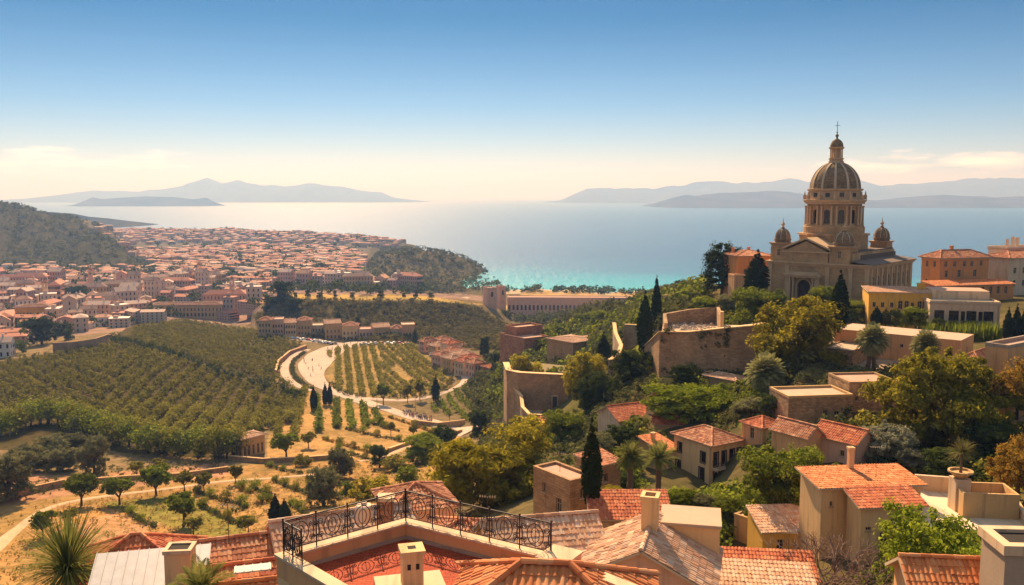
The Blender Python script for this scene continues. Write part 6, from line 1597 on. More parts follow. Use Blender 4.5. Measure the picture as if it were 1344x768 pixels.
for ky, nm, px, py, w, h, lb, cat in [('olive', 'olive_tree', 12, 656, 62, 62, 'big olive tree cut by the left edge', 'tree'), ('olive', 'olive_tree', 70, 606, 40, 34, 'middle olive tree of the left grove', 'tree'), ('olive', 'olive_tree', 100, 600, 34, 32, 'olive tree behind the tall one in the left grove', 'tree'),
        ('olive', 'olive_tree', 124, 621, 36, 48, 'tall grey olive tree at the right of the left grove', 'tree'), ('olive', 'olive_tree', 40, 618, 44, 34, 'low spreading olive tree in the left grove', 'tree'), ('olive', 'olive_tree', 82, 618, 40, 30, 'low olive tree at the front of the left grove', 'tree'),
        ('olive', 'olive_tree', 425, 664, 44, 50, 'round grey olive tree below the terraces', 'tree'), ('olive', 'olive_tree', 447, 628, 32, 40, 'brownish olive tree by the stone path', 'tree'), ('dark', 'round_tree', 498, 614, 24, 30, 'small dark tree on the slope above the yellow bush', 'tree'),
        ('shrub_bright', 'bush', 490, 656, 60, 28, 'sunny yellow green bush behind the railing', 'shrub'), ('cypress', 'cypress_tree', 362, 694, 17, 44, 'left one of the dark cypress clump in the garden', 'tree'), ('cypress', 'cypress_tree', 374, 692, 15, 36, 'right one of the dark cypress clump in the garden', 'tree'),
        ('cypress', 'cypress_tree', 572, 527, 10, 32, 'cypress at the lower right of the vine field', 'tree'), ('cypress', 'cypress_tree', 412, 540, 9, 32, 'dark cypress left of the hedge rows', 'tree'), ('cypress', 'cypress_tree', 427, 532, 7, 28, 'left one of two cypresses at the road bend', 'tree'),
        ('cypress', 'cypress_tree', 433, 532, 7, 28, 'right one of two cypresses at the road bend', 'tree'), ('broad', 'bush', 555, 608, 50, 36, 'green bush beside the stone steps', 'shrub'), ('dark', 'bush', 580, 600, 40, 40, 'dark bush left of the willowy tree', 'shrub'), ('shrub_olive', 'bush', 520, 618, 34, 20, 'low bush on the slope behind the railing', 'shrub'),
        ('shrub', 'bush', 457, 652, 24, 20, 'green bush right of the grey olive tree', 'shrub'), ('shrub', 'bush', 535, 634, 30, 22, 'bush left of the yellow slope bush', 'shrub'), ('shrub_olive', 'bush', 398, 612, 22, 16, 'low bush above the garden wall', 'shrub'),
        ('conifer', 'conifer_tree', 636, 472, 12, 30, 'dark conifer left of the red ruin', 'tree'), ('dark', 'round_tree', 652, 490, 20, 26, 'dark tree below the red ruin', 'tree'), ('dark', 'round_tree', 716, 448, 14, 16, 'round dark tree right of the red ruin', 'tree'), ('dark', 'round_tree', 733, 446, 14, 16, 'round dark tree between ruin and barns', 'tree'),
        ('cypress', 'cypress_tree', 792, 486, 18, 46, 'dark ivy grown cypress before the garden wall', 'tree'), ('broad', 'round_tree', 765, 430, 18, 18, 'round tree on the ridge above the barns', 'tree'), ('broad', 'round_tree', 785, 428, 22, 20, 'round tree on the ridge beside the garden wall', 'tree'), ('shrub_bright', 'bush', 684, 484, 26, 24, 'bright bush on the bastion', 'shrub'), ('shrub_bright', 'bush', 702, 488, 26, 18, 'yellowish bush on the bastion', 'shrub'), ('shrub', 'bush', 728, 492, 24, 16, 'green bush on the bastion', 'shrub')]:
    plant(ky, nm, lb, px, py, w, h, cat, pos=at(px, py + 6, 258) if 'bastion' in lb and 'bush' in nm else None)
# grass tufts of the dry gardens, green plots right of the road loop
_r = np.random.default_rng(400)
_P = scatter_px([(-20, 700), (60, 660), (200, 640), (420, 610), (560, 585), (560, 640), (470, 690), (330, 710), (200, 740), (-20, 790)], 2600, _r)
_P = off_paths(_P)
merge_cloud('dry_grass', _P, .55 * (.4 + _r.random(len(_P)) * 1.4), 10, .40, mat_leaf('leaf_dry_grass', (.28, .20, .065), (.46, .34, .12), .6), 401, squash=.6)
_P = scatter_px([(-20, 690), (60, 655), (200, 640), (420, 612), (520, 600), (470, 680), (330, 700), (200, 720), (-20, 760)], 260, _r)
_P = off_paths(_P)
merge_cloud('weeds', _P, .6 * (.4 + _r.random(len(_P)) * 1.3), 14, .34, L_ORCHARD, 402, squash=.6)
_P = scatter_px([(130, 615), (300, 605), (300, 622), (120, 640), (60, 650), (-20, 665), (-20, 640), (60, 632)], 350, _r)
_P = off_paths(_P)
merge_cloud('weeds', _P, .8 * (.4 + _r.random(len(_P)) * 1.5), 14, .34, L_SCRUB, 403, squash=.7)
_P = row_points([(556, 538), (600, 515), (622, 500), (668, 522), (672, 552), (612, 553)], (600, 515), (640, 545), 4.2, 1.8, _r, .4)
merge_cloud('vines', _P, 2.6 * (.6 + .7 * _r.random(len(_P))), 40, .22, L_GREEN, 404)
hedge('ragged green strip between the wide road and the narrow lane', [(400, 463), (386, 474), (384, 488), (394, 502), (408, 511)], 1.2, 2.0, L_SCRUB, 70, 'hedge')
# walls and pavilion of the gardens
wall_line('garden_wall', 'long brown stone wall along the red soil below the olive grove', [hit(-30, 668), hit(0, 660), hit(40, 648), hit(85, 638)], 1.6, .5, S_RUBBLE, P_OCHRE)
wall_line('garden_wall', 'low brown wall under the shady orchard foot', [hit(120, 634), hit(170, 630), hit(235, 627), hit(300, 618)], 1.1, .45, S_RUBBLE, P_OCHRE)
wall_line('garden_wall', 'low pale wall before the terraces below the little pavilion', [hit(300, 604), hit(345, 608), hit(400, 606), hit(450, 602)], 1.3, .45, S_RUBBLE, P_CREAM)
wall_line('garden_wall', 'stepped stone wall beside the path in the terraces', [hit(510, 594), hit(538, 584), hit(575, 577), hit(606, 568)], 1.2, .6, S_RUBBLE, P_CREAM)
wall_line('road_wall', 'pale parapet along the lower side of the valley road', [hit(540, 556), hit(575, 560), hit(610, 556)], 1.4, .5, S_RUBBLE, P_CREAM)
wall_line('bank_wall', 'dark curved bank wall between the upper orchard and the wide road', [hit(402, 458), hit(380, 466), hit(366, 478), hit(362, 492)], 2.2, .8, S_RED, P_OCHRE)
house('garden_pavilion', 'small stone pavilion with columns and a pink tiled roof beside the orchard', 318, 577, 601, 303, 348, 52, wall=P_OCHRE, roof=('hip', .8, .5), tile=T_PALE, per=.4,
      ops=wins('L', [.2, .5, .8], [.2], .9, 3.0) + wins('R', [.12, .3, .5, .7, .88], [.2], .8, 3.0), min_l=4, min_r=5, cornice=.15, foot=3)
# ================================================================== THE TOWN IN THE PLAIN
TW = [mat_plain('town_wall_' + n, c, .95) for n, c in (('pink', (.50, .30, .21)), ('cream', (.58, .43, .30)), ('ochre', (.52, .32, .15)), ('grey', (.36, .28, .23)), ('white', (.66, .58, .50)))]
TR = [mat_plain('town_roof_' + n, c, .95) for n, c in (('red', (.42, .175, .105)), ('terracotta', (.47, .255, .15)), ('pale', (.48, .34, .26)), ('brown', (.24, .15, .11)))]
def town_house_mesh(name, sx, sy, h, rise, kind, wi, ri, fl, cols):
    mb = MB(); mats = [TW[wi], TR[ri], M_GLASS, TW[4]]
    mb.box(-sx / 2, sx / 2, -sy / 2, sy / 2, -6, h, 0)
    if kind == 'flat':
        mb.box(-sx / 2 - .2, sx / 2 + .2, -sy / 2 - .2, sy / 2 + .2, h + .003, h + .5, 0, top=3 if wi in (1, 4) else 1)
        mb.box(-sx * .3, -sx * .05, -sy * .2, sy * .1, h + .503, h + 2.6, 0, top=1)
    else:
        for O, U, V, w, vm, poly in roof_planes(kind, sx, sy, h, rise, .5)[0]:
            slab(mb, poly, Vector(U).normalized().cross(Vector(V).normalized()), .25, 1)
        for g in roof_planes(kind, sx, sy, h, rise, .5)[2]: mb.face(g, 0)
        mb.box(sx * .18, sx * .18 + .9, -.4, .5, h, h + rise + 1.1, 3)
    for f in range(fl):
        z = .9 + f * 3.1
        for k in range(cols):
            x = -sx / 2 + sx * (k + .5) / cols
            for s in (-1, 1): mb.box(x - .5, x + .5, s * sy / 2 - .04, s * sy / 2 + .04, z, z + 1.6, 2)
        for k in range(max(1, cols - 2)):
            y = -sy / 2 + sy * (k + .5) / max(1, cols - 2)
            for s in (-1, 1): mb.box(s * sx / 2 - .04, s * sx / 2 + .04, y - .5, y + .5, z, z + 1.6, 2)
    return mb.mesh(name, mats)
def town():
    r = np.random.default_rng(201); variants = []
    WN, RN = ['pink', 'cream', 'ochre', 'grey', 'white'], ['red', 'terracotta', 'pale', 'brown']
    for k in range(26):
        sx, sy = 9 + 8 * r.random(), 8 + 4 * r.random(); fl = int(r.choice([2, 2, 3, 3, 4])); wi = int(r.choice([0, 0, 1, 1, 2, 3, 4])); ri = int(r.choice([0, 0, 1, 1, 2, 3]))
        kind = str(r.choice(['hip', 'gable_x', 'gable_x', 'flat', 'flat']))
        if k % 6 == 4: sx, sy, fl, kind = 26 + 14 * r.random(), 11, 3, 'hip'
        variants.append((town_house_mesh('town_house', sx, sy, fl * 3.1 + .4, min(sx, sy) * .2, kind, wi, ri, fl, max(2, int(sx / 3))), WN[wi], RN[ri], kind, sx))
    # nearest part of the town, individually; the far part as one sea of roofs
    zone_n = [(-60, 356), (60, 352), (180, 354), (330, 345), (420, 355), (500, 372), (590, 386), (560, 388), (390, 386), (352, 392), (345, 425), (250, 416), (180, 428), (70, 440), (40, 470), (-60, 474)]
    zone_f = [(150, 322), (188, 330), (330, 322), (470, 330), (480, 345), (470, 370), (400, 362), (200, 352)]
    def fill(poly, gx, gy):
        g = np.array([tuple(hit(*q)) for q in poly]); x0, y0 = g[:, :2].min(0); x1, y1 = g[:, :2].max(0)
        X, Y = np.meshgrid(np.arange(x0, x1, gx), np.arange(y0, y1, gy)); X = X + r.uniform(-.3, .3, X.shape) * gx; Y = Y + r.uniform(-.3, .3, Y.shape) * gy
        X, Y = X.ravel(), Y.ravel(); Z = H(X, Y); D = Y * CP - Z * SP
        ok = inside(672 + F * X / D, 384 - F * (Y * SP + Z * CP) / D, poly) & (r.random(len(X)) < .86); return np.stack([X[ok], Y[ok], Z[ok]], -1)
    P = fill(zone_n, 17.5, 18.5); D = P[:, 1] * CP - P[:, 2] * SP; px, py = 672 + F * P[:, 0] / D, 384 - F * (P[:, 1] * SP + P[:, 2] * CP) / D
    for hole in ([(195, 396), (285, 396), (285, 420), (195, 420)], [(90, 372), (150, 372), (160, 396), (90, 392)], [(340, 380), (700, 380), (700, 460), (340, 460)], [(10, 440), (70, 430), (75, 470), (10, 475)]):
        k = ~inside(px, py, hole) if hole[0][0] != 90 else ~(inside(px, py, hole) & (r.random(len(px)) < .6)); P, px, py = P[k], px[k], py[k]
    o = np.argsort(P[:, 1]); P, px, py = P[o], px[o], py[o]
    rest = [P[300:], fill(zone_f, 17, 17)]
    for i in range(min(300, len(P))):
        k = int(r.integers(len(variants))); me, wn_, rn_, kind, sx = variants[k]
        ob = link_mesh('town_house', me, None, tuple(P[i]), float(r.normal() * .25 + (.3 if px[i] < 200 else -.1) + (1.57 if r.random() < .3 else 0)), (1, 1, .65 + 1.1 * r.random() ** 2))
        where = 'left edge of the plain' if px[i] < 70 else 'plain below the scrubby hill' if px[i] < 200 else 'middle of the plain' if px[i] < 330 else 'plain before the round headland'
        depth = 'front' if py[i] > 410 else 'middle' if py[i] > 385 else 'back'
        tag(ob, f"{'long ' if sx > 20 else ''}{wn_} house with {'flat' if kind == 'flat' else rn_ + (' gabled' if 'gable' in kind else ' hipped')} roof, {depth} rows, {where}", 'house', 'houses of the town in the plain')
    def roofs(name, pts, sc=1.0, seed=0):
        rr = np.random.default_rng(seed); V, Fc, M = [], [], []; n = 0
        for p in pts:
            a = rr.normal() * .4; sx, sy, h = (5 + 4 * rr.random()) * sc, (4.2 + 2 * rr.random()) * sc, (4 + 5 * rr.random()) * sc; ri = 1.5 * sc
            q = [(-sx, -sy, -5), (sx, -sy, -5), (sx, sy, -5), (-sx, sy, -5), (-sx, -sy, h), (sx, -sy, h), (sx, sy, h), (-sx, sy, h), (-sx + sy, 0, h + ri), (sx - sy, 0, h + ri)]
            c, s = math.cos(a), math.sin(a); V += [(p[0] + x * c - y * s, p[1] + x * s + y * c, p[2] + z) for x, y, z in q]
            w, rf = int(rr.choice([0, 0, 1, 1, 2, 3, 4])), 5 + int(rr.choice([0, 0, 1, 1, 2, 3]))
            for f, m in (((0, 1, 5, 4), w), ((1, 2, 6, 5), w), ((2, 3, 7, 6), w), ((3, 0, 4, 7), w), ((4, 5, 9, 8), rf), ((6, 7, 8, 9), rf), ((5, 6, 9, 9), rf), ((7, 4, 8, 8), rf)): Fc.append([n + k for k in f]); M.append(m)
            n += 10
        me = bpy.data.meshes.new(name); me.from_pydata(V, [], [list(dict.fromkeys(f)) for f in Fc])
        for m in TW + TR: me.materials.append(m)
        me.polygons.foreach_set('material_index', M); me.uv_layers.new(name='UVMap'); me.update()
        return tag(link_mesh(name, me), kind='stuff')
    roofs('town', np.concatenate(rest), 1.0, 5)
    head = fill([(120, 299), (190, 299), (300, 301), (400, 305), (480, 312), (530, 318), (520, 326), (400, 322), (250, 320), (192, 322), (150, 320)], 26, 34)
    roofs('far_town', head, 1.0, 6)
    for i, (x, y, hh, w_, lb) in enumerate([(120, 384, 24, 4.5, 'slender bell tower in the left half of the town'), (262, 372, 22, 4, 'slender bell tower behind the middle of the town'), (305, 392, 20, 4.5, 'pale bell tower near the plateau end'), (60, 398, 20, 5, 'stout bell tower at the left of the town')]):
        p = hit(x, y, 200); t = empty('bell_tower', p, .4); tag(t, lb, 'bell tower', 'bell towers of the town'); m = MB(); f = [Frame((-w_ / 2, -w_ / 2, 0), (1, 0, 0), (0, -1, 0)), Frame((w_ / 2, -w_ / 2, 0), (0, 1, 0), (1, 0, 0)), Frame((w_ / 2, w_ / 2, 0), (-1, 0, 0), (0, 1, 0)), Frame((-w_ / 2, w_ / 2, 0), (0, -1, 0), (-1, 0, 0))]
        for q in f: wall_panel(m, q, w_, -4, hh, [(w_ * .28, w_ * .72, hh - 5, hh - 1.2, True)], 0, .6)
        m.build('wall', [P_CREAM if i % 2 else P_PINK], t); make_roof(t, 'hip', w_, w_, hh, 2.6, .4, T_TERRA, M_STONETRIM, 1.0, 1.0, .1)
    # dark greenery between the houses
    T = fill(zone_n, 24, 17); merge_cloud('town_greenery', T, 11 * (.5 + r.random(len(T))), 60, .17, L_DARK, 210)
    T = np.concatenate([fill(zone_f, 28, 28), fill([(190, 299), (400, 305), (530, 318), (520, 328), (250, 324), (192, 330)], 44, 50)]); merge_cloud('town_greenery', T, 11 * (.5 + r.random(len(T))), 40, .2, L_DARK, 211)
    for i, (x, y, w, h, lb) in enumerate([(55, 452, 34, 34, 'dark round tree above the earth wall of the orchard'), (80, 440, 30, 16, 'flat green tree behind the earth wall'), (90, 446, 14, 14, 'small tree beside the earth wall'), (100, 398, 30, 22, 'dark trees clump tree in the middle of the town'), (118, 400, 22, 16, 'second dark tree in the middle of the town'),
            (180, 414, 26, 18, 'dark tree beside the long arcaded block'), (150, 430, 18, 10, 'flat bush tree at the orchard top'), (372, 398, 26, 28, 'dark tree at the left end of the plateau'), (355, 408, 20, 18, 'tree below the left end of the plateau'), (385, 412, 22, 20, 'tree on the plateau slope'), (285, 385, 16, 14, 'round tree among the middle roofs'), (365, 372, 16, 14, 'round tree behind the plateau')]):
        plant('shrub_dark' if i % 3 else 'dark', 'town_tree', lb, x, y, w, h)
    # the scrub of the hills
    hills = [([(-10, 266), (60, 276), (140, 300), (188, 345), (200, 358), (100, 362), (-10, 362)], 7500, 7.5, L_SCRUB, 26, .26, 70), ([(468, 370), (500, 326), (585, 324), (636, 352), (660, 378), (600, 386), (500, 382)], 3200, 5.5, L_SCRUB, 26, .26, 71), ([(335, 414), (372, 394), (560, 396), (620, 403), (690, 442), (660, 462), (560, 452), (470, 448), (345, 438)], 3800, 3.4, L_HEATH, 30, .24, 72),
             ([(655, 412), (700, 416), (820, 404), (800, 425), (740, 436), (690, 430)], 420, 5, L_SCRUB, 26, .26, 73), ([(655, 385), (655, 378), (740, 380), (850, 385), (850, 388), (740, 385)], 160, 6, L_DARK, 24, .26, 74),
             ([(400, 333), (480, 340), (478, 368), (410, 350)], 240, 7, L_GREEN, 24, .26, 75), ([(200, 350), (330, 350), (340, 366), (200, 370)], 160, 8, L_DARK, 24, .26, 76)]
    for pl, n, s, m, bn, lf, sd in hills:
        Q = scatter_px(pl, n, r, 200)
        Q = Q[fbm(Q[:, 0] / 45, Q[:, 1] / 45, 3, sd) > (-.3 if sd in (72, 71) else -.2)]
        if len(Q): merge_cloud('scrub', Q, s * (.45 + r.random(len(Q)) ** 2 * 1.3), bn, lf, m, 220 + sd)
    # single trees along the golden rim of the plateau
    for i, x in enumerate((388, 404, 420, 440, 462, 500, 530, 546, 566)):
        plant('shrub_dark', 'rim_tree', f'dark little tree on the golden rim of the plateau, {["first","second","third","fourth","fifth","sixth","seventh","eighth","last"][i]} from the left', x, 390, 5 + 2 * (i % 3), 6 + 3 * (i % 2), group='trees on the plateau rim')
    for i, (x, y, h) in enumerate(((370, 440, 12), (444, 430, 22), (470, 434, 20), (540, 440, 14), (545, 452, 20))):
        plant('column', 'dark_tree', f'dark upright tree behind the street, {["first","second","third","fourth","last"][i]} from the left', x, y, 8, h, group='dark trees behind the street')
town()
# rows of houses along the street at the foot of the plateau
_st = [(338, 356, 421, 437), (356, 372, 420, 438), (373, 389, 424, 439), (389, 408, 421, 440), (408, 426, 428, 443), (426, 448, 425, 445), (448, 470, 428, 447), (470, 490, 433, 449), (490, 512, 430, 449), (512, 528, 432, 450), (527, 545, 427, 449)]
_wc = [P_OCHRE, P_PINK, P_CREAM, P_OCHRE, P_PALE, P_OCHRE, P_CREAM, P_PINK, P_OCHRE, P_PALE, P_APRICOT]
for i, (a, b, t0, b0) in enumerate(_st):
    dd = 575 + 6 * i if i < 5 else 600 - 2 * i
    house('street_house', f'{["ochre","pink","cream","ochre","pale","ochre","cream","pink","ochre","pale","apricot"][i]} house in the street row, {["first","second","third","fourth","fifth","sixth","seventh","eighth","ninth","tenth","last"][i]} from the left', a + 1, t0, b0, a - 3, b, 5 + 6 * (i % 3), d=dd, wall=_wc[i],
          roof=[('hip', 2.0, .5), ('flat', .5), ('gable_x', 1.8, .5)][i % 3], tile=[T_TERRA, T_RED, T_PALE][i % 3], floor=[R_FLAT, R_PINK][i % 2], ops=wins('R', [.15, .38, .62, .85], [.3, 4.0], 1.1, 2.0, i % 2 == 0), size=(None, 10 + 2 * (i % 3)), per=.9, group='houses along the street', foot=5)
for i, (x, y0, y1, l, rr_) in enumerate([(556, 449, 461, 550, 574), (572, 455, 468, 562, 590), (588, 452, 472, 578, 606), (590, 462, 478, 580, 612), (604, 466, 484, 592, 622), (612, 472, 492, 600, 634), (578, 447, 458, 570, 594), (600, 455, 466, 590, 616), (618, 461, 478, 608, 632), (578, 468, 484, 566, 590), (592, 472, 490, 580, 606), (608, 476, 494, 596, 622), (622, 478, 496, 610, 636)]):
    house('terrace_house', f'{"red" if i % 2 else "pink"} tiled house right of the vine field, {["at the top left","beside the parked cars","upper middle","middle","lower middle","at the lower end","at the back left","at the back","at the back right","in the front row above the parked cars","second of the front row","third of the front row","last of the front row"][i]}', x, y0, y1, l, rr_, 38, d=520 - 12 * i if i < 6 else 530 if i < 9 else None, wall=[P_PINK, P_OCHRE, P_PALE][i % 3],
          roof=('hip', 1.8, .5), tile=[T_TERRA, T_PALE, T_RED][i % 3], ops=wins('L', [.25, .6, .85], [.4, 3.6], 1.0, 1.8) + wins('R', [.25, .5, .75], [.4, 3.6], 1.0, 1.8), per=.9, group='houses right of the vine field', foot=6)
# long arcaded building on the far terrace, big blocks in the town
def long_block(label, px0, px1, top, bot, d, n, wall, yaw=0.0, two=False, dep=14):
    d0 = d; d = d or hit(px0, bot).y
    ops = [('R', (k + .5) / n, .6, .55 * 1.0 * ((px1 - px0) * d / F) / n, 4.6 if not two else 3.2, True) for k in range(n)]
    if two: ops += [('R', (k + .5) / n, 5.2, .4 * ((px1 - px0) * d / F) / n, 2.6, False) for k in range(n)]
    house('long_building', label, px0, top, bot, px0 - 6, px1, yaw, d=d if d else hit(px0, bot).y, wall=wall, roof=('hip', 1.6, .8) if two else ('flat', .6), tile=T_PALE, floor=R_PINK, ops=ops, cat='building', size=(None, dep), per=1.4, foot=8, reveal=.8)
long_block('very long pink arcaded building on the far terrace below the bay', 666, 826, 391, 408, None, 30, P_PINK, -2)
house('gatehouse', 'square pink block at the left end of the long arcaded building', 640, 379, 403, 634, 652, 20, d=hit(640, 403).y, wall=P_PINK, roof=('flat', .8), ops=[('R', .5, 8, 2, 4)], foot=8, cat='building')
house('gatehouse', 'taller pink tower block beside the long arcaded building', 656, 377, 406, 651, 664, 20, d=hit(656, 406).y, wall=P_PINK, roof=('flat', .8), ops=[('R', .5, 12, 2, 4)], foot=8, cat='building')
long_block('long ochre building with many windows above the orchard', 196, 292, 401, 417, 740, 20, P_OCHRE, 3, True)
long_block('long grey pink building at the back of the orchard, left part of town', 140, 176, 408, 424, 700, 8, P_PINK, 8, True)
long_block('ochre block with arches near the left edge of the town', 20, 66, 404, 424, 690, 10, P_YELLOW, 12, True)

# people and parked cars on the roads ---------------------------------
def person_mesh(name, shirt, trousers, stride, arm):
    """one continuous skinned body"""
    V = [(0, 0, .95), (0, 0, 1.15), (0, 0, 1.38), (0, 0, 1.50), (0, 0, 1.62), (0, .01, 1.72)]; R = [.15, .14, .16, .065, .105, .075]; E = [(0, 1), (1, 2), (2, 3), (3, 4), (4, 5)]
    for s in (-1, 1):
        k = len(V); V += [(s * .10, 0, .88), (s * .11, stride * s * .5, .48), (s * .11, stride * s, .08), (s * .11, stride * s - .14, .04)]; R += [.11, .075, .05, .045]; E += [(0, k), (k, k + 1), (k + 1, k + 2), (k + 2, k + 3)]
        k = len(V); V += [(s * .20, 0, 1.40), (s * .27, -arm * s * .4, 1.12), (s * .27, -arm * s - .06, .86), (s * .27, -arm * s - .1, .77)]; R += [.06, .05, .036, .04]; E += [(2, k), (k, k + 1), (k + 1, k + 2), (k + 2, k + 3)]
    me = bpy.data.meshes.new(name); me.from_pydata(V, E, []); o = bpy.data.objects.new(name, me); COL.objects.link(o)
    sk = o.modifiers.new('skin', 'SKIN'); o.modifiers.new('sub', 'SUBSURF').levels = 1
    for i, v in enumerate(me.skin_vertices[0].data): v.radius = (R[i], R[i]); v.use_root = (i == 0)
    dg = bpy.context.evaluated_depsgraph_get(); out = bpy.data.meshes.new_from_object(o.evaluated_get(dg)); out.name = name
    bpy.data.objects.remove(o); bpy.data.meshes.remove(me)
    for m in (mat_plain('skin', (.45, .27, .18)), shirt, trousers, mat_plain('hair', (.03, .02, .015))): out.materials.append(m)
    for p in out.polygons:
        z, x = p.center.z, abs(p.center.x); p.material_index = 3 if z > 1.70 or (z > 1.58 and p.center.y > .06) else 0 if z > 1.47 or (z < .90 and x > .2) else 1 if z > .93 else 2
    out.update(); return out
def crowd():
    r = np.random.default_rng(301)
    cl = [('white', (.75, .72, .68)), ('dark', (.05, .05, .06)), ('blue', (.08, .12, .25)), ('red', (.45, .06, .05)), ('beige', (.5, .4, .28))]
    pm = [(c[0], person_mesh('person', mat_plain('shirt_' + c[0], c[1]), mat_plain('trousers_' + t[0], t[1]), .16 * (k % 3), .1 + .1 * (k % 2))) for k, (c, t) in enumerate([(cl[0], cl[1]), (cl[1], cl[1]), (cl[2], cl[4]), (cl[3], cl[2]), (cl[4], cl[1]), (cl[0], cl[2])])]
    spots = [([(528, 541), (570, 551), (566, 556), (530, 546)], 60, 'crowd on the valley road near its bend'), ([(640, 552), (685, 556), (682, 566), (640, 566)], 70, 'crowd at the end of the valley road'), ([(420, 452), (480, 450), (480, 456), (430, 464)], 26, 'crowd in the street before the row of houses'), ([(398, 470), (425, 470), (420, 500), (402, 500)], 12, 'strollers on the wide road')]
    for poly, n, where in spots:
        for p in scatter_px(poly, n, r):
            c, me = pm[int(r.integers(len(pm)))]
            tag(link_mesh('person', me, None, (p[0], p[1], p[2] + .3), r.random() * 6.28, .96 + .1 * r.random()), f'person in a {c} top in the {where}', 'person', where)
crowd()
def car_mesh(name, paint):
    mb = MB(); prof = [(-2.1, .35), (-2.15, .75), (-1.75, .88), (-1.1, 1.40), (.55, 1.44), (1.15, .95), (2.0, .82), (2.12, .55), (2.1, .35)]
    for s, y in ((1, .82), (-1, -.82)):
        pts = [(x, y * (.86 if z > 1 else 1), z) for x, z in prof]; mb.face(pts if s < 0 else pts[::-1], 0)
    for (x0, z0), (x1, z1) in zip(prof[:-1], prof[1:]):
        a, b = .82 * (.86 if z0 > 1 else 1), .82 * (.86 if z1 > 1 else 1); gl = (z0 < 1) != (z1 < 1) and max(z0, z1) > 1.3
        mb.face([(x0, -a, z0), (x0, a, z0), (x1, b, z1), (x1, -b, z1)][::-1], 1 if gl else 0)
    for s in (-1, 1): mb.face([(-1.15, s * .80, .95), (.95, s * .80, .97), (.5, s * .725, 1.36), (-1.0, s * .725, 1.34)][::s], 1)
    for x in (-1.3, 1.3):
        for s in (-1, 1):
            ring = [(x + .32 * math.cos(k * math.pi / 6), .32 + .32 * math.sin(k * math.pi / 6)) for k in range(12)]
            mb.face([(a, s * .86, z) for a, z in ring][::-s], 2)
            for k in range(12): (a, z), (b, w) = ring[k], ring[(k + 1) % 12]; mb.face([(a, s * .86, z), (b, s * .86, w), (b, s * .6, w), (a, s * .6, z)], 2)
    return mb.mesh(name, [paint, M_GLASS, M_IRON])
def cars():
    r = np.random.default_rng(311); cols = [('white', (.78, .77, .75)), ('silver', (.5, .5, .5)), ('dark', (.05, .05, .055)), ('red', (.4, .04, .03))]
    pm = [(n, car_mesh('parked_car', mat_plain('car_paint_' + n, c, .35))) for n, c in cols]
    for ln, n, where in (([(566, 466), (590, 480), (604, 490)], 15, 'beside the block right of the vine field'), ([(345, 441), (400, 447), (440, 453)], 14, 'in the street before the row of houses'), ([(480, 453), (540, 453)], 9, 'along the street behind the vines')):
        L = smooth_line([hit(*q) for q in ln], 1.0)
        for k in range(n):
            i = int((k + .5) / n * (len(L) - 1)); p, q = L[i], L[min(i + 1, len(L) - 1)]; a = math.atan2(q.y - p.y, q.x - p.x); c, me = pm[int(r.choice([0, 0, 0, 1, 1, 2, 3]))]
            tag(link_mesh('parked_car', me, None, (p.x, p.y, ground(p.x, p.y) + .32), a + (1.2 if k % 2 else .0)), f'small {c} car parked {where}', 'car', 'cars parked ' + where)
cars()
def lamps():
    for i, (x, y) in enumerate([(475, 533), (495, 538), (545, 540), (590, 553), (360, 502), (398, 512)]):
        p = hit(x, y); t = empty('street_lamp', p); m = MB(); m.tube([(0, 0, -.3), (0, 0, 5.4)], [.11, .07], 8); m.tube([(0, 0, 5.4), (.5, 0, 5.7), (1.1, 0, 5.7)], .05, 6); m.build('post', [M_IRON], t)
        h = MB(); h.box(.9, 1.5, -.14, .14, 5.6, 5.74); h.build('lamp_head', [M_FRAME], t)
        tag(t, f'thin street lamp on the valley road, {["first","second","third","fourth","fifth","sixth"][i]} along the bend', 'street lamp', 'street lamps of the valley road')
lamps()
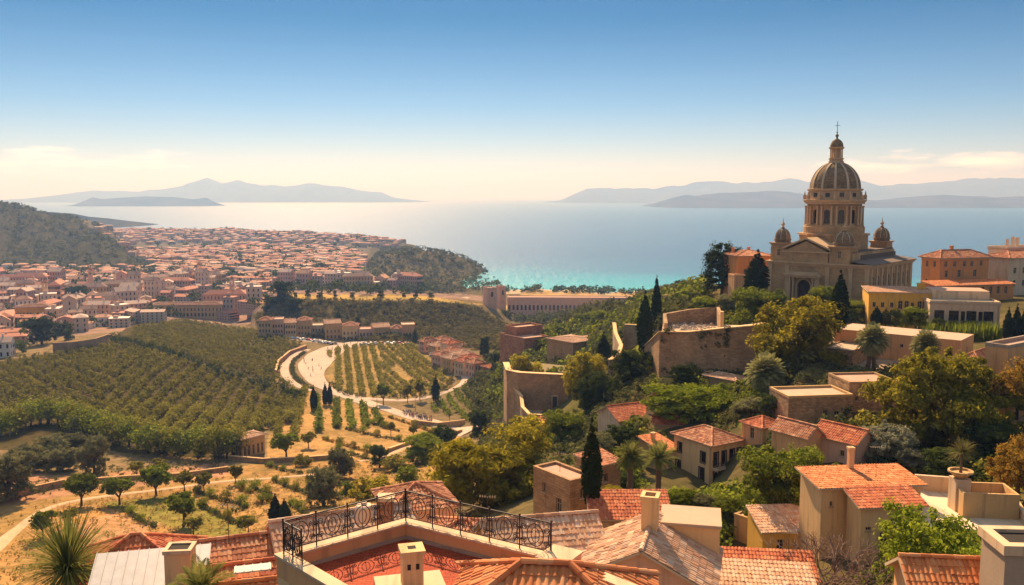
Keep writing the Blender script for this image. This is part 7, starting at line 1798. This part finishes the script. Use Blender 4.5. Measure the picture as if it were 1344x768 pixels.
# ================================================================== THE ROOFS IN FRONT
def atz(px, py, z):
    r = ray(px, py); return r * (z / r.z)
T_FLOOR = mat_stone('terrace_tiles', (.44, .085, .038), .26, .13, .55, .22, .01)
def terrace():
    z = -11.0
    C, L, R, Fp = atz(533, 681, z), atz(364, 727, z), atz(740, 731, z), atz(436, 769, z)
    t = empty('terrace_house', (C.x, C.y, z)); tag(t, 'house with a red tiled roof terrace behind a wrought iron railing', 'house')
    C2, L2, R2 = Vector((0, 0)), (L - C).to_2d(), (R - C).to_2d()
    e2 = L2 + (Fp - L).to_2d().normalized() * 9.0; e3 = R2 + (Fp - L).to_2d().normalized() * 9.0
    def inset(P, d):
        n = len(P); out = []
        for i in range(n):
            a, b, c = P[i - 1], P[i], P[(i + 1) % n]; u, v = (b - a).normalized(), (c - b).normalized()
            nu, nv = Vector((-u.y, u.x)), Vector((-v.y, v.x)); m = (nu + nv).normalized(); out.append(b + m * d / max(.3, m.dot(nu)))
        return out
    P = [C2, L2, e2, e3, R2]                    # counter-clockwise seen from above
    if sum(P[i - 1].x * P[i].y - P[i].x * P[i - 1].y for i in range(5)) < 0: P.reverse()
    I = inset(P, .30); fz = -.55
    w = MB(); w.prism([tuple(p) for p in P], -16, fz - .15); w.build('wall', [P_CREAM], t)
    f = MB(); f.prism([tuple(p) for p in inset(P, .05)], fz - .148, fz); f.build('terrace_floor', [T_FLOOR], t)
    pp = MB(); O = inset(P, -.02)
    for i in range(5):
        a, b, c, d = O[i], O[(i + 1) % 5], I[(i + 1) % 5], I[i]
        q = lambda v, zz: (v.x, v.y, zz)
        pp.face([q(a, fz - .16), q(b, fz - .16), q(b, -.07), q(a, -.07)]); pp.face([q(c, fz + .002), q(d, fz + .002), q(d, -.07), q(c, -.07)])
    pp.build('parapet', [P_APRICOT], t)
    cp = MB(); O2, I2 = inset(P, -.08), inset(P, .36)
    for i in range(5):
        a, b, c, d = O2[i], O2[(i + 1) % 5], I2[(i + 1) % 5], I2[i]; q = lambda v, zz: (v.x, v.y, zz)
        cp.face([q(a, 0), q(b, 0), q(c, 0), q(d, 0)]); cp.face([q(a, -.07), q(b, -.07), q(b, 0), q(a, 0)]); cp.face([q(c, -.07), q(d, -.07), q(d, 0), q(c, 0)]); cp.face([q(a, -.07), q(d, -.07), q(c, -.07), q(b, -.07)])
    cp.build('coping', [P_PALE], t)
    sk = MB(); S1, S2 = inset(P, .302), inset(P, .36)
    for i in range(5):
        a, b, c, d = S1[i], S1[(i + 1) % 5], S2[(i + 1) % 5], S2[i]; q = lambda v, zz: (v.x, v.y, zz); sk.face([q(c, fz + .003), q(d, fz + .003), q(d, fz + .12), q(c, fz + .12)]); sk.face([q(a, fz + .12), q(d, fz + .12), q(c, fz + .12), q(b, fz + .12)])
    sk.build('skirting', [P_GREY], t)
    # wrought iron: posts, rails, circles and scrolls
    M_ = inset(P, .14); rail = MB(); rail_o = None
    def seg(A, B, name):
        A, B = Vector((A.x, A.y, 0)), Vector((B.x, B.y, 0)); d = (B - A); Ln = d.length; u = d.normalized(); Z = Vector((0, 0, 1))
        P3 = lambda s, h: A + u * s + Z * h
        fr = MB(); fr.tube([P3(0, 1.04), P3(Ln, 1.04)], .026, 6); fr.tube([P3(0, .98), P3(Ln, .98)], .012, 4); fr.tube([P3(0, .12), P3(Ln, .12)], .016, 4); fr.tube([P3(.03, .10), P3(.03, 1.04)], .014, 4); fr.tube([P3(Ln - .03, .10), P3(Ln - .03, 1.04)], .014, 4)
        ro = fr.build('railing', [M_IRON], t)
        n = max(2, int(round(Ln / 1.25)))
        for k in range(n + 1):
            ps = MB(); s = Ln * k / n; ps.tube([P3(s, -.02), P3(s, 1.06)], .024, 6); ps.sphere(P3(s, 1.1), (.04, .04, .04), 6, 5); ps.build('post', [M_IRON], ro)
        for k in range(n):
            s0 = Ln * k / n; w_ = Ln / n; sc = MB(); c = s0 + w_ / 2
            ring = lambda cx, cz, rx, rz, m=20: [P3(cx + rx * math.cos(2 * math.pi * i / m), cz + rz * math.sin(2 * math.pi * i / m)) for i in range(m)]
            sc.tube(ring(c, .55, w_ * .26, .36), .017, 5, closed=True)
            sc.tube(ring(c, .55, w_ * .13, .24, 14), .014, 5, closed=True)
            for q in (-1, 1):
                spi = [P3(c + q * (w_ * .5 - .02 - .16 * (1 - i / 22) * (1 + math.cos(i * .5)) * .5 - .02), .16 + .62 * i / 22 + .10 * math.sin(i * .5)) for i in range(23)]
                sc.tube(spi, .015, 5)
                cur = [P3(c + q * (w_ * .36 + .11 * (1 - i / 20) * math.cos(i * .62)), .74 + .11 * (1 - i / 20) * math.sin(i * .62)) for i in range(20)]
                sc.tube(cur, .015, 5)
                cur = [P3(c + q * (w_ * .36 + .11 * (1 - i / 20) * math.cos(i * .62)), .34 - .11 * (1 - i / 20) * math.sin(i * .62)) for i in range(20)]
                sc.tube(cur, .015, 5); sc.tube([P3(c + q * w_ * .43, .12), P3(c + q * w_ * .43, .98)], .008, 4)
            sc.tube([P3(c, .13), P3(c, .98)], .010, 4)
            sc.build('scrollwork', [M_IRON], ro)
    idx = {tuple(p): i for i, p in enumerate(P)}
    iC, iL, iR = P.index(C2), P.index(L2), P.index(R2)
    seg(M_[iL], M_[iC], 'left'); seg(M_[iC], M_[iR] + (M_[iC] - M_[iR]).normalized() * .35, 'back')
    A = M_[iL]; B = M_[P.index(e2)]; seg(A, A + (B - A).normalized() * 1.1, 'short')
    pb = MB(); r2 = R2 + (C2 - R2).normalized() * .05; Mx = Matrix.Translation((r2.x, r2.y, 0)) @ Matrix.Rotation(math.atan2((R2 - C2).y, (R2 - C2).x), 4, 'Z')
    pb.box(-.45, .5, -.75, .3, -.3, .10, 0, Mx); pb.box(-.5, .55, -.8, .35, .103, .17, 0, Mx); pb.build('parapet_pier', [P_PALE], t)
    # flue on the terrace
    fp = atz(541, 776, z + fz); q = fp - C
    ch = MB(); Mq = Matrix.Translation((q.x, q.y, 0)) @ Matrix.Rotation(.25, 4, 'Z')
    ch.box(-.30, .30, -.30, .30, fz + .22, fz + 1.22, 0, Mq); ch.box(-.36, .36, -.36, .36, fz + 1.223, fz + 1.34, 0, Mq); ch.box(-.12, .12, -.12, .12, fz + 1.3, fz + 1.345, 1, Mq)
    co = ch.build('chimney', [P_CREAM, M_INSIDE], t)
    for s in (-.12, .13): v = MB(); v.box(s - .05, s + .05, -.31, -.301, fz + .78, fz + .95, 0, Mq); v.build('vent', [M_INSIDE], co)
    bs = MB(); bs.box(-1.05, .95, -.95, .8, fz + .003, fz + .22, 0, Mq); bs.build('chimney_base', [P_PALE], t)
terrace()
def free_house(name, label, ctr, yaw, sx, sy, h, roof, wall, tile, foot=10, per=.24, ops=(), chim=(), ov=.35, cat='house', floor=None, body=True):
    """house given by the middle of its eaves plane"""
    t = empty(name, ctr, math.radians(yaw)); tag(t, label, cat); mb = MB()
    fr = {'R': (Frame((-sx / 2, -sy / 2, 0), (1, 0, 0), (0, -1, 0)), sx), 'L': (Frame((-sx / 2, sy / 2, 0), (0, -1, 0), (-1, 0, 0)), sy), 'A': (Frame((sx / 2, -sy / 2, 0), (0, 1, 0), (1, 0, 0)), sy), 'B': (Frame((sx / 2, sy / 2, 0), (-1, 0, 0), (0, 1, 0)), sx)}
    for k, (f, w) in fr.items():
        oo = [(o[1] * w - o[3] / 2, o[1] * w + o[3] / 2, o[2], o[2] + o[4], False) for o in ops if o[0] == k]
        wall_panel(mb, f, w, -foot, 0, oo, 0, .2)
        for o in oo: opening_fill(t, f, o, 'window')
    if roof[0] == 'flat':
        r = MB(); r.box(-sx / 2 - .1, sx / 2 + .1, -sy / 2 - .1, sy / 2 + .1, .003, .18); r.build('roof', [floor or R_FLAT], t)
    else: make_roof(t, roof[0], sx, sy, 0, roof[1], ov, tile, M_STONETRIM, per, .42, per * .17, mb)
    for c in chim: chimney(t, *c)
    mb.build('wall', [wall], t)
    return t
# orange hip roof in front of the terrace
a = at(716, 740, 24.6)
free_house('house', 'orange hip roofed house at the bottom centre before the red terrace', (a.x, a.y, a.z - 1.35), -6, 6.0, 4.6, 0, ('hip', 1.35), P_PALE, T_ORANGE, 12, .22)
# pale gabled house with chimney
a = at(849, 719, 44)
t = free_house('house', 'pink walled house with pale gable roof, its gable end facing out, one tall chimney', (a.x + .5, a.y + 2.6, a.z - 1.75), 74, 5.6, 7.0, 0, ('gable_x', 1.75), P_PINK, T_PALE, 12, .24, chim=[(.5, 0, 1.2, 3.3, .95, .85, P_CREAM)])
a = at(912, 705, 48)
free_house('upper_room', 'flat roofed cream box rising behind the tall chimney of the pink house', (a.x, a.y + 1.2, at(912, 690, 48).z), -12, 3.2, 2.8, 0, ('flat', 0), P_CREAM, T_PALE, 6, floor=R_FLAT)
a = at(1000, 765, 52)
free_house('house', 'low house with a broad pale tile roof right of the pink house', (a.x, a.y, a.z - .8), -8, 6.0, 5.0, 0, ('mono_y', 1.0), P_PALE, T_PALE, 8, .24)
a = at(1003, 741, 60)
free_house('outbuilding', 'narrow outbuilding with a red tile roof below the little yellow cottage', (a.x, a.y, a.z - .35), -7, 6.4, 2.4, 0, ('mono_y', .8), P_OCHRE, T_RED, 6, .24)
a = at(708, 680, 50)
free_house('house', 'pale tiled gable roof right behind the railing before the brick stone block', (a.x, a.y, a.z - 1.4), 12, 6.4, 5.6, 0, ('gable_x', 1.5), P_OCHRE, T_PALE, 8, .26)
a = at(610, 682, 58)
free_house('house', 'low red tiled roof half hidden by the railing under the willowy tree', (a.x, a.y, a.z - 1.0), -10, 4.8, 4.4, 0, ('hip', 1.0), P_PINK, T_TERRA, 8, .26)
a = at(448, 672, 50)
free_house('house', 'house with a long pale tile roof left of the railing corner', (a.x, a.y, a.z - 1.5), 24, 7.6, 5.4, 0, ('gable_x', 1.5), P_PALE, T_PALE, 12, .26)
a = at(545, 634, 66)
free_house('house', 'house with a pink tile roof beyond the railing corner', (a.x, a.y, a.z - 1.2), 20, 5.0, 5.0, 0, ('hip', 1.2), P_PINK, T_TERRA, 12, .26)
a = at(507, 690, 42); b = at(507, 655, 42)
t = empty('chimney_stack', (a.x, a.y, a.z)); tag(t, 'stout brick chimney stack standing behind the railing', 'chimney')
m = MB(); m.box(-.34, .34, -.34, .34, -3, b.z - a.z); m.build('shaft', [S_RED], t)
m = MB(); m.box(-.44, .44, -.44, .44, b.z - a.z + .003, b.z - a.z + .16); m.build('cap', [P_PALE], t)
a = at(478, 684, 43); t = empty('water_tank', a); tag(t, 'small white tank on the roof left of the brick chimney stack', 'tank')
m = MB(); m.lathe([(.02, 0), (.42, 0), (.45, .05), (.45, .75), (.38, .85), (.15, .9), (.15, .98), (.0, .98)], 14); m.build('drum', [P_WHITE], t)
# lower left roofs
a = at(178, 702, 52)
free_house('house', 'red hip roofed house in the lower left corner behind the white metal roof', (a.x, a.y, a.z - 1.9), 14, 6.8, 6.2, 0, ('hip', 1.9), P_PALE, T_RED, 14, .26)
def metal_house():
    A = at(196, 748, 41); t = empty('house', (A.x, A.y, A.z - .8), math.radians(14)); tag(t, 'house with a white standing seam metal roof at the lower left', 'house')
    w = MB(); w.box(-2.5, 2.5, -2.3, 2.0, -14, 0); w.build('wall', [P_PALE], t)
    M = mat_plain('white_metal', (.50, .49, .47), .5); r = MB(); V = Vector((0, 1.0, .34)).normalized(); N = Vector((1, 0, 0)).cross(V)
    O = Vector((-2.7, -2.5, -.35)); Wd, Ln = 5.4, 4.6; slab(r, [O, O + Vector((Wd, 0, 0)), O + Vector((Wd, 0, 0)) + V * Ln, O + V * Ln], N, .06)
    for k in range(12):
        x = .03 + (Wd - .1) * k / 11; p = O + Vector((x, 0, 0)) + N * .002
        for f in ([p, p + Vector((.035, 0, 0)), p + Vector((.035, 0, 0)) + N * .06, p + N * .06],): pass
        q = V * Ln; X = Vector((.035, 0, 0)); h = N * .06
        r.face([p, p + q, p + q + h, p + h]); r.face([p + X, p + X + h, p + X + h + q, p + X + q]); r.face([p + h, p + h + q, p + X + h + q, p + X + h]); r.face([p, p + h, p + X + h, p + X])
    r.build('roof', [M], t)
metal_house()
def big_chimney(name, label, px, top, bot, wpx, d, mat, rim, yaw=0.1, cat='chimney', deep=.9):
    a, b = at(px, bot, d), at(px, top, d); w = wpx * d / F; t = empty(name, a, yaw); h = b.z - a.z; tag(t, label, cat)
    m = MB(); m.box(-w / 2, w / 2, -w * deep / 2, w * deep / 2, -6, h); m.build('shaft', [mat], t)
    r = MB(); e = w * .05; k = w * .16; W_, D_ = w / 2 + e, w * deep / 2 + e; zz = h + w * .16
    r.box(-W_, W_, -D_, -D_ + k, h + .003, zz); r.box(-W_, W_, D_ - k, D_, h + .003, zz); r.box(-W_, -W_ + k, -D_ + k, D_ - k, h + .003, zz); r.box(W_ - k, W_, -D_ + k, D_ - k, h + .003, zz); r.build('rim', [rim], t)
    f = MB(); f.box(-W_ + k + .002, W_ - k - .002, -D_ + k + .002, D_ - k - .002, h + .004, h + w * .10); f.build('flue', [M_INSIDE], t)
big_chimney('chimney_stack', 'broad plastered chimney stack with a hollow top beside the white metal roof', 239, 722, 790, 34, 39.5, P_CREAM, P_PALE)
for px, py, d, yaw, sx, sy, rise, kind, tl, lb in [(318, 704, 48, 20, 6.6, 4.6, 1.1, 'gable_x', T_TERRA, 'brown tiled gable roof between the metal roof and the terrace'), (332, 738, 42, 18, 5.0, 4.2, .9, 'gable_x', T_RED, 'red tiled gable roof below the brown one'), (325, 764, 37, 16, 4.6, 3.6, .8, 'gable_x', T_ORANGE, 'orange tile roof at the bottom edge left of the terrace'), (262, 716, 50, 12, 3.4, 3.4, .7, 'hip', T_ORANGE, 'small orange tile roof right of the broad chimney')]:
    a = at(px, py, d); free_house('house', lb, (a.x, a.y, a.z - rise), yaw, sx, sy, 0, (kind, rise), P_CREAM, tl, 14, .25)
a = at(332, 757, 36); t = empty('roof_sheet', a, .28); tag(t, 'pale metal sheet laid over the orange roof at the bottom edge', 'metal sheet'); m = MB(); m.box(-.75, .75, -.35, .35, .35, .40)
for k in range(5): m.box(-.7 + k * .34, -.66 + k * .34, -.35, .35, .401, .43)
m.build('sheet', [mat_plain('sheet_metal', (.36, .35, .33), .6)], t)
# lower right
big_chimney('roof_box', 'large grey plastered stack with a pale rim in the lower right corner', 1340, 716, 800, 84, 36, P_GREY, P_PALE, -.06, 'chimney', .8)
a = at(1250, 737, 38); free_house('house', 'bright orange tile roof at the bottom edge beside the grey stack', (a.x, a.y + .4, a.z - .9), -6, 3.6, 3.0, 0, ('gable_x', .9), P_APRICOT, T_ORANGE, 10, .22)
def sunny():
    z = -29.0; P = lambda px, py: atz(px, py, z)
    A, B, C, D = P(1206, 690), P(1204, 643), P(1322, 652), P(1350, 700); o = A.copy(); t = empty('roof_terrace', o); tag(t, 'sunny pale roof terrace with low walls beside the apricot house', 'terrace')
    m = MB(); m.prism([tuple((p - o).to_2d()) for p in (A, D, C, B)], -6, 0); m.build('floor', [P_WHITE], t)
    def lw(p, q, h, w, nm, mt=P_PALE):
        p, q = p - o, q - o; dd = (q - p); s = Vector((-dd.y, dd.x, 0)).normalized() * w / 2; b = MB(); b.prism([tuple((v).to_2d()) for v in (p - s, q - s, q + s, p + s)], .003, h); b.build(nm, [mt], t)
    lw(P(1200, 642), P(1252, 646), 1.5, .35, 'parapet'); lw(P(1326, 654), P(1352, 700), .9, .35, 'parapet')
    c = P(1290, 672) - o; Mx = Matrix.Translation((c.x, c.y, 0)) @ Matrix.Rotation(-.12, 4, 'Z'); b = MB(); w, dp, h, k = 2.4, 1.7, 2.3, .22
    b.box(-w, w, -dp, -dp + k, .003, h, 0, Mx); b.box(-w, w, dp - k, dp, .003, h, 0, Mx); b.box(-w, -w + k, -dp + k + .002, dp - k - .002, .003, h, 0, Mx); b.box(w - k, w, -dp + k + .002, dp - k - .002, .003, h, 0, Mx); b.box(-w + k, w - k, -dp + k, dp - k, .003, h - 1.0, 0, Mx); b.build('stair_well', [P_OCHRE], t)
    p = P(1258, 668); q = p - o; b = MB(); b.box(q.x - .7, q.x + .7, q.y - .7, q.y + .7, .003, 3.0); b.build('pedestal', [P_PALE], t)
    u = empty('potted_yucca', p + Vector((0, 0, 3.0))); tag(u, 'spiky yucca in a wide stone bowl on the terrace pedestal', 'potted plant')
    b = MB(); b.lathe([(.4, 0), (.55, .1), (.95, .5), (1.1, .55), (1.1, .7), (.92, .7), (.85, .5), (0, .5)], 20); b.build('bowl', [P_OCHRE], u)
    b = MB(); b.tube([(0, 0, .4), (.03, 0, 1.2), (0, .02, 2.2)], [.16, .12, .13], 8); b.build('trunk', [M_PALMTRUNK], u)
    link_mesh('crown', YUCCA, u, loc=(0, 0, 2.3), scale=1.05)
sunny()
# spiky plants at the lower left
palm(90, 800, 744, 84, 'big spiky fan palm in the lower left corner', mesh=SPIKY, pos=at(90, 800, 48), L=2.9, tr=.35)
palm(262, 800, 775, 46, 'feathery grey green fronds before the broad chimney', mesh=PALM_LOOSE, pos=at(262, 800, 36), L=3.0, tr=.14)
def antenna(px, py, d, h, label, dish=False):
    p = at(px, py, d); t = empty('antenna', p); m = MB(); m.tube([(0, 0, -.6), (0, 0, h)], .022, 5); m.build('mast', [M_IRON], t)
    b = MB(); b.tube([(-.55, .1, h * .92), (.55, -.1, h * .92)], .014, 4)
    for k in range(7): x = -.5 + k * .165; b.tube([(x, -x * .18 - .28, h * .92), (x, -x * .18 + .28, h * .92)], .009, 4)
    b.build('aerial', [M_FRAME], t); return tag(t, label, 'antenna')
antenna(640, 680, 57, 1.6, 'thin television aerial on the low red roof under the willowy tree')
antenna(1035, 724, 59, 1.5, 'thin television aerial on the narrow red roofed outbuilding')
antenna(300, 700, 47, 1.7, 'thin television aerial on the brown tiled roof beside the terrace')
antenna(1150, 606, 80, 1.5, 'thin television aerial on the long orange roof of the apricot house')
antenna(735, 612, 84, 1.4, 'thin television aerial on the brick stone block')
